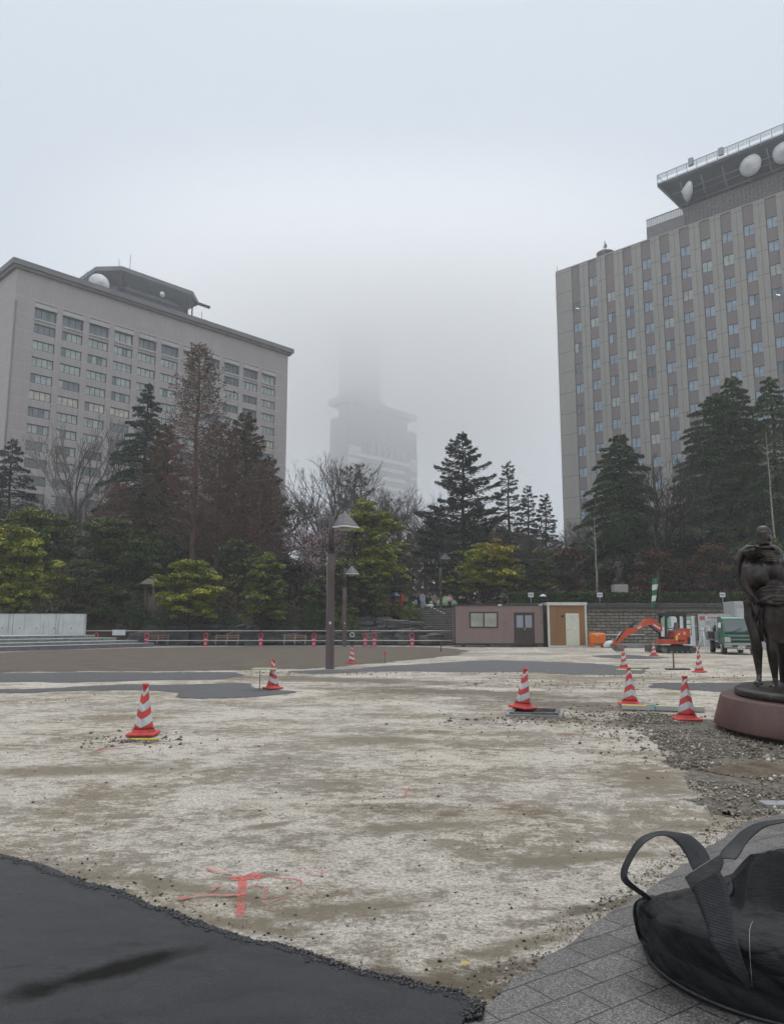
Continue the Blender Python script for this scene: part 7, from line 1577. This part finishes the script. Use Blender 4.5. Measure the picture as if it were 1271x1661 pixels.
for i in range(len(rings)-1):
    for j in range(4):
        f_ = j/4; a, b = rings[i], rings[i+1]; rg2.append((tuple(a[0][q]*(1-f_)+b[0][q]*f_ for q in range(3)), a[1]*(1-f_)+b[1]*f_, a[2]*(1-f_)+b[2]*f_))
rg2.append(rings[-1]); drape('skirt', rg2, 7, .022, seed=1.0)
# twisted cloth round the hips: overlapping rolls
def rolls(name, lines, vox=.008, it=2):
    P_ = []
    for pts, r_, fl in lines:
        for i in range(len(pts)-1): P_.append(('cap', pts[i], pts[i+1], r_ if i else r_*.7, r_ if i < len(pts)-2 else r_*.6))
    return fuse(name, P_, vox, [M['bronze']], bs, it)
rolls('hip_cloth', [([S(500, 1160, -.12), S(560, 1100, -.17), S(680, 1065, -.19), S(820, 1070, -.19), S(960, 1090, -.16), S(1120, 1100, -.1)], .030, 0),
    ([S(520, 1210, -.12), S(600, 1140, -.18), S(740, 1120, -.20), S(900, 1120, -.19), S(1120, 1130, -.12)], .034, 0),
    ([S(525, 1270, -.12), S(590, 1200, -.18), S(720, 1165, -.20), S(860, 1165, -.2), S(1130, 1190, -.12)], .032, 0),
    ([S(520, 1310, -.13), S(600, 1280, -.20), S(720, 1230, -.215), S(900, 1235, -.21), S(1130, 1240, -.12)], .038, 0),
    ([S(540, 1310, -.15), S(660, 1320, -.21), S(800, 1350, -.22), S(950, 1330, -.20), S(1130, 1300, -.12)], .034, 0),
    ([S(600, 1250, -.17), S(760, 1290, -.22), S(940, 1280, -.2), S(1120, 1260, -.13)], .04, 0), ([S(930, 1100, -.18), S(1000, 1080, -.2), S(1080, 1110, -.14)], .03, 0)])
fuse('hip_cloth', [('ell', S(800, 1200, .02), (330*mS, .23, 150*mS))], .02, [M['bronze']], bs, 3)
# wavy hair and the cloth gathered at the nape
HL = []
for k in range(9):
    y0 = 138+k*23; HL.append(([S(470+abs(k-3)*4, y0+10, -.02), S(510, y0-8-6*math.sin(k), -.10), S(570, y0+8, -.135), S(630, y0-6, -.13), S(690, y0+6, -.08), S(715, y0+16, -.01)], .017, 0))
HL.append(([S(500, 135, .0), S(560, 120, -.06), S(640, 122, -.05), S(700, 150, 0)], .016, 0)); HL.append(([S(480, 300, -.03), S(560, 330, -.09), S(640, 335, -.09), S(700, 300, -.03)], .02, 0))
rolls('hair', HL, .0055, 1)
NL = []
for k, (a, b, c_, d_) in enumerate([((470, 370), (560, 400), (680, 400), (800, 440)), ((450, 430), (560, 460), (690, 460), (850, 480)), ((430, 500), (560, 500), (700, 505), (860, 520)), ((480, 540), (600, 530), (720, 545), (870, 560)), ((540, 600), (640, 575), (740, 590), (870, 590)), ((560, 630), (660, 610), (760, 630), (850, 620)), ((300, 420), (350, 390), (430, 380), (520, 400)), ((290, 470), (350, 450), (420, 450), (500, 440)), ((640, 350), (700, 380), (760, 400), (830, 440))]):
    NL.append(([S(*a, -.06), S(*b, -.185), S(*c_, -.19), S(*d_, -.09)], .020, 0))
rolls('nape_cloth', NL, .0065, 1)
fuse('nape_cloth', [('ell', S(650, 480, .02), (235*mS, .18, 150*mS)), ('ell', S(410, 470, .02), (140*mS, .15, 110*mS)), ('ell', S(600, 420, .0), (170*mS, .16, 90*mS))], .014, [M['bronze']], bs, 3)
# far figure: shoulder, long arm, hip and leg
A_ = [cp(S(330, 420, .22), S(240, 500, .22), 75, 85), cp(S(240, 500, .22), S(170, 640, .18), 85, 62), cp(S(170, 650, .18), S(165, 800, .16), 58, 48), cp(S(165, 800, .16), S(210, 1000, .13), 48, 40), cp(S(210, 1000, .13), S(285, 1160, .08), 42, 30), ('ell', S(300, 1185, .06), (36*mS, .05, 40*mS)),
      cp(S(290, 1180, .05), S(330, 1200, .0), 14, 10), cp(S(300, 1170, .05), S(350, 1180, .0), 14, 10), cp(S(285, 1190, .05), S(310, 1215, .0), 14, 10), cp(S(310, 1160, .05), S(355, 1160, .0), 13, 10), cp(S(300, 1150, .08), S(330, 1125, .05), 15, 11),
      ('ell', S(380, 520, .28), (150*mS, .17, 170*mS)), ('ell', S(420, 900, .30), (190*mS, .18, 330*mS)), ('ell', S(640, 330, .26), (80*mS, .11, 110*mS)), ('ell', S(640, 215, .22), (85*mS, .1, 95*mS)), cp(S(700, 420, .24), S(860, 500, .2), 80, 75), cp(S(860, 500, .2), S(880, 640, .08), 70, 50),
      ('ell', S(370, 1330, .12), (100*mS, .14, 120*mS)), cp(S(375, 1330, .12), S(370, 1560, .10), 108, 95), cp(T(420, 700, .10), T(455, 850, .04), 44, 36, T, mT), cp(T(455, 850, .04), T(468, 940, .06), 35, 38, T, mT), cp(T(468, 940, .06), T(482, 1120, .10), 37, 17, T, mT), cp(T(482, 1120, .10), T(480, 1160, .05), 18, 19, T, mT), ('ell', T(474, 1172, .0), (.06, .12, .035)),
      ('cap', T(462, 1186, -.10), T(460, 1188, -.14), .02, .016), ('cap', T(474, 1186, -.11), T(473, 1189, -.15), .018, .014), ('cap', T(486, 1185, -.10), T(487, 1187, -.13), .016, .012),
      cp(T(640, 900, .22), T(650, 1160, .30), 34, 20, T, mT), ('ell', T(650, 1190, .25), (.06, .12, .04)), ('ell', S(620, 1250, .25), (260*mS, .16, 200*mS)), cp(S(600, 1350, .2), T(520, 760, .15), 120, 110)]
fuse('embracing_figure', A_, .012, [M['bronze']], bs, 5)
rolls('hanging_cloth', [([S(420, 1330, -.02), S(450, 1480, -.04), S(500, 1600, -.04)], .022, 0), ([S(480, 1350, -.04), S(490, 1500, -.06), S(440, 1620, -.03)], .022, 0), ([T(480, 690, -.02), T(470, 770, 0), T(490, 860, .02)], .03, 0), ([T(500, 640, .0), T(495, 750, .02), T(505, 870, .04)], .035, 0), ([T(455, 650, -.02), T(470, 720, -.02), T(485, 760, 0)], .018, 0), ([S(240, 1290, .0), S(300, 1245, -.03), S(340, 1235, -.05)], .014, 0)])
# =================================================================== BLACK BAG
BX, BY, BR_ = 1.745, 3.665, .61
bag = empty('bulk_bag', (BX, BY, .012)); tag(bag, 'large slumped black woven bulk bag with wide lifting straps on the paving', 'bag')
def smin(a, b, k): h = max(k-abs(a-b), 0)/k; return min(a, b)-h*h*k*.25
def bag_top(x, y):
    r = math.hypot(x, y); z = .298
    g = lambda cx, cy_, s, a: a*math.exp(-((x-cx)**2+(y-cy_)**2)/(2*s*s))
    z += g(-.08, .24, .11, .11)+g(.08, .34, .12, .10)+g(.30, .32, .14, .065)+g(.52, .22, .14, .035)-.24*math.exp(-((x-.22)/.24)**2-((y+.02)/.15)**2)-g(-.30, .36, .24, .15)-g(-.05, .52, .18, .06)-g(-.22, .12, .12, .06)
    q = Vector((x*4.2+1.5*noise.noise(Vector((x*3, y*3, 1))), y*4.2, 3)); rd = 1-abs(noise.noise(q)); z += .046*(rd**3-.4)*(1-min(1, r/.6)**3*.8)
    q2 = Vector((x*9, y*5+x*4, 8)); z += .012*(1-min(1, r/.6)**3*.8)*((1-abs(noise.noise(q2)))**4-.3)
    return z
NA, NV = 420, 150; vs = []
for j in range(NV+1):
    v_ = j/NV
    for i in range(NA):
        a = 2*PI*i/NA; ca, sa = math.cos(a), math.sin(a)
        rim_z = bag_top(ca*.55, sa*.55)+.006*math.sin(a*7)
        lob = 1+.02*math.sin(3*a+1)+.012*math.sin(5*a+2.2)+.05*max(0, math.cos(a-R(195)))**3
        if v_ <= .5:
            f_ = v_/.5; z = max(0.0, rim_z*(1-(1-f_)**1.25)) if f_ > 0 else 0; prof_r = .575+.060*math.sin(min(1, f_*1.25)*PI*.62)-.22*max(0, f_-.80)**1.2*1.7
            fold = (1-abs(noise.noise(Vector((ca*2.2, sa*2.2, z*10+sa)))))**5*.017*math.sin(f_*PI); fold2 = (1-abs(noise.noise(Vector((ca*2.0+3+z*3, sa*2.0, z*7+ca*4)))))**5*.024*math.sin(f_*PI)
            nz_ = noise.fractal(Vector((ca*1.6, sa*1.6, z*3+4)), .9, 2, 4)*.014; fold3 = (1-abs(noise.noise(Vector((ca*4.5+z*6, sa*4.5, z*9+ca*3+7)))))**5*.012*math.sin(f_*PI)**.6; r_ = prof_r*lob-fold-fold2-fold3+nz_*math.sin(f_*PI*.9+.1)
            if f_ > .9: r_ -= .012*(f_-.9)/.1
            x, y = r_*ca, r_*sa
        else:
            f_ = (v_-.5)/.5; r0_ = (.575+.060*math.sin(PI*.62)-.22*.20**1.2*1.7)*lob-.012+noise.fractal(Vector((ca*1.6, sa*1.6, rim_z*3+4)), .9, 2, 4)*.014*math.sin(PI*.9+.1); r_ = r0_*(1-f_)**.9
            x, y = r_*ca, r_*sa; zt_ = bag_top(x, y); k_ = min(1, f_*9); z = rim_z*(1-k_)+zt_*k_+.010*math.sin(min(1, f_*9)*PI)
            z = max(.03, z)
        vs.append((x, y, z))
fs = [(j*NA+i, j*NA+(i+1) % NA, (j+1)*NA+(i+1) % NA, (j+1)*NA+i) for j in range(NV) for i in range(NA)]
fs.append([i for i in range(NA-1, -1, -1)])
mb = MB(); mb.add(vs, fs, smooth=True); bgo = mb.build('sack_body', M['bag'], bag)
# base seam piping
mb = MB(); pts = []
for i in range(160):
    a = 2*PI*i/160; lob = 1+.02*math.sin(3*a+1)+.012*math.sin(5*a+2.2)+.05*max(0, math.cos(a-R(195)))**3; r_ = .590*lob+.006; pts.append(((r_-.004)*math.cos(a), (r_-.004)*math.sin(a), .022+.007*math.sin(4*a)))
pts.append(pts[0]); mb.tube(pts, .0055, 8); mb.build('seam_piping', M['webbing'], bag)
bvh = BVHTree.FromPolygons([Vector(v) for v in vs], fs)
org = Vector((0-BX, 0-BY, H-.012))
def hit(px, py, lift=.010):
    d_ = Vector(D(px, py)).normalized(); r_ = bvh.ray_cast(org, d_)
    if r_[0] is None: return None, None
    n_ = r_[1] if r_[1].dot(d_) < 0 else -r_[1]
    return r_[0]+n_*lift, n_
def free(px, py, Y): q = W(px, py, Y); return Vector((q[0]-BX, q[1]-BY, q[2]-.012))
def ribbon(name, ctr, wv_, mat=None, th=.0035, parent=None, sub=8):
    """ctr: centre points, wv_: half width vectors"""
    def cr(P, i, s):
        a, b, c_, d_ = P[max(i-1, 0)], P[i], P[min(i+1, len(P)-1)], P[min(i+2, len(P)-1)]
        return 0.5*((2*b)+(c_-a)*s+(2*a-5*b+4*c_-d_)*s*s+(3*b-a-3*c_+d_)*s**3)
    cs2, ws2 = [], []
    for i in range(len(ctr)-1):
        for j in range(sub): cs2.append(cr(ctr, i, j/sub)); ws2.append(cr(wv_, i, j/sub))
    cs2.append(ctr[-1]); ws2.append(wv_[-1]); vs2 = []; nw = 6
    for i, (c_, w_) in enumerate(zip(cs2, ws2)):
        t_ = (cs2[min(i+1, len(cs2)-1)]-cs2[max(i-1, 0)]).normalized(); n_ = t_.cross(w_).normalized()
        for sd in (1, -1):
            for k in range(nw+1): u = -1+2*k/nw; bow = -.0028*(1-u*u)+.0012*noise.noise(Vector((i*.3, u*2, 4))); vs2.append(c_+w_*u+n_*(th*.5*sd+bow))
    q = 2*(nw+1); fs2 = []
    for i in range(len(cs2)-1):
        for k in range(nw): fs2 += [(i*q+k, i*q+k+1, (i+1)*q+k+1, (i+1)*q+k), (i*q+nw+1+k, (i+1)*q+nw+1+k, (i+1)*q+nw+2+k, i*q+nw+2+k)]
        fs2 += [(i*q, (i+1)*q, (i+1)*q+nw+1, i*q+nw+1), (i*q+nw, i*q+2*nw+1, (i+1)*q+2*nw+1, (i+1)*q+nw)]
    mb = MB(); mb.add(vs2, fs2, smooth=True); o = mb.build(name, mat or M['webbing'], parent or bag); return o
def pairs(lst, free_=True):
    cs2, ws2 = [], []
    for (lx_, ly_, rx_, ry_, Y) in lst:
        a = free(lx_, ly_, Y if not isinstance(Y, tuple) else Y[0]); b = free(rx_, ry_, Y if not isinstance(Y, tuple) else Y[1]); cs2.append((a+b)/2); ws2.append((b-a)/2)
    return cs2, ws2
# big lifting loop on the left: (left edge px, right edge px, distance)
c_, w_ = pairs([(1123, 1412, 1151, 1394, (3.78, 3.86)), (1112, 1388, 1140, 1374, (3.82, 3.92)), (1098, 1368, 1118, 1355, (3.84, 3.94)), (1080, 1356, 1092, 1350, (3.82, 3.92)), (1062, 1357, 1066, 1348.5, (3.78, 3.88)), (1042, 1370, 1036, 1360, (3.74, 3.82)), (1026, 1392, 1018, 1386, (3.72, 3.78)), (1017, 1413, 1007, 1410, (3.70, 3.75)), (1018, 1425, 1008, 1428, (3.68, 3.73)), (1030, 1437, 1022, 1441, (3.68, 3.72)), (1049, 1451, 1045, 1456, (3.68, 3.72)), (1060, 1462, 1056, 1466, (3.70, 3.74))])
ribbon('lifting_strap', c_, w_, M['webbing_black'])
c_, w_ = pairs([(1165, 1393, 1192, 1394, (3.90, 3.86)), (1170, 1380, 1200, 1385, (3.98, 3.90)), (1184, 1366, 1208, 1370, (4.04, 3.94)), (1200, 1350, 1220, 1357, (4.06, 3.96)), (1222, 1337, 1236, 1344, (4.06, 3.96)), (1250, 1331, 1254, 1337, (4.04, 3.94)), (1285, 1330, 1285, 1335, (4.02, 3.92)), (1330, 1345, 1330, 1350, (3.98, 3.88)), (1370, 1380, 1365, 1384, (3.9, 3.82)), (1390, 1420, 1380, 1422, (3.82, 3.76))])
ribbon('lifting_strap', c_, w_, M['webbing_black'])
c_, w_ = pairs([(1046, 1456, 1041, 1460, (3.70, 3.68)), (1034, 1459, 1030, 1463, (3.72, 3.70)), (1031, 1474, 1026, 1478, (3.72, 3.68)), (1034, 1500, 1029, 1500, (3.70, 3.66)), (1040, 1518, 1036, 1524, (3.68, 3.66)), (1050, 1528, 1046, 1534, (3.66, 3.64))])
ribbon('side_loop', c_, w_, M['webbing_black'])
# wide webbing lying over the front of the bag
ed = [(1122, 1437, 1166, 1412), (1126, 1452, 1178, 1436), (1136, 1478, 1184, 1466), (1145, 1502, 1188, 1494), (1150, 1522, 1193, 1516), (1155, 1536, 1198, 1535), (1168, 1552, 1203, 1553), (1182, 1572, 1209, 1572), (1198, 1588, 1214, 1587), (1212, 1603, 1218, 1600)]
def taut(pxs):
    """distances along each sight line with hollows bridged, as a pulled strap lies"""
    ts = []; ds = [Vector(D(*q)).normalized() for q in pxs]
    for d_ in ds:
        r_ = bvh.ray_cast(org, d_); ts.append(r_[3]-.014 if r_[0] is not None else None)
    n_ = len(ts); g_ = [x for x in ts if x is not None]; ts = [x if x is not None else min(g_) for x in ts]; hull = list(ts)
    for i in range(n_):
        for j in range(i+1, n_):
            for k in range(i, j+1): hull[k] = min(hull[k], ts[i]+(ts[j]-ts[i])*(k-i)/(j-i))
    return [org+d_*t_ for d_, t_ in zip(ds, hull)]
La, Ra = taut([(q[0], q[1]) for q in ed]), taut([(q[2], q[3]) for q in ed])
cs2 = [(a+b)/2 for a, b in zip(La, Ra)]; ws2 = [(b-a)/2 for a, b in zip(La, Ra)]
ribbon('wide_strap', cs2, ws2)
cs2, ws2 = [], []
for lx_, ly_, rx_, ry_ in ((1166, 1412, 1180, 1405), (1172, 1430, 1186, 1425), (1176, 1450, 1190, 1442), (1180, 1455, 1187, 1452)):
    a, na = hit(lx_, ly_, .008); b, nb_ = hit(rx_, ry_, .008)
    if a is not None and b is not None: cs2.append((a+b)/2); ws2.append((b-a)/2)
if len(cs2) > 2: ribbon('strap_fold', cs2, ws2)
# knot wrap where the straps meet
c_, w_ = pairs([(1110, 1424, 1122, 1446, (3.74, 3.66)), (1122, 1416, 1134, 1440, (3.75, 3.66)), (1136, 1407, 1148, 1432, (3.78, 3.68)), (1150, 1398, 1161, 1422, (3.82, 3.72)), (1162, 1390, 1170, 1408, (3.86, 3.78)), (1167, 1388, 1172, 1398, (3.90, 3.84))])
ribbon('strap_wrap', c_, w_, M['bag'], .010)
# stitching
mb = MB(); pts = []
for px, py in ((1220, 1494), (1217, 1500), (1215, 1508), (1214.5, 1520), (1215, 1540), (1216, 1560), (1217.5, 1580), (1219, 1600)):
    pts.append((px, py))
pts = taut(pts)
pts = [q+(q-org).normalized()*.003 for q in pts]
mb.tube(pts, .0009, 5); mb.build('stitching', M['thread'], bag)
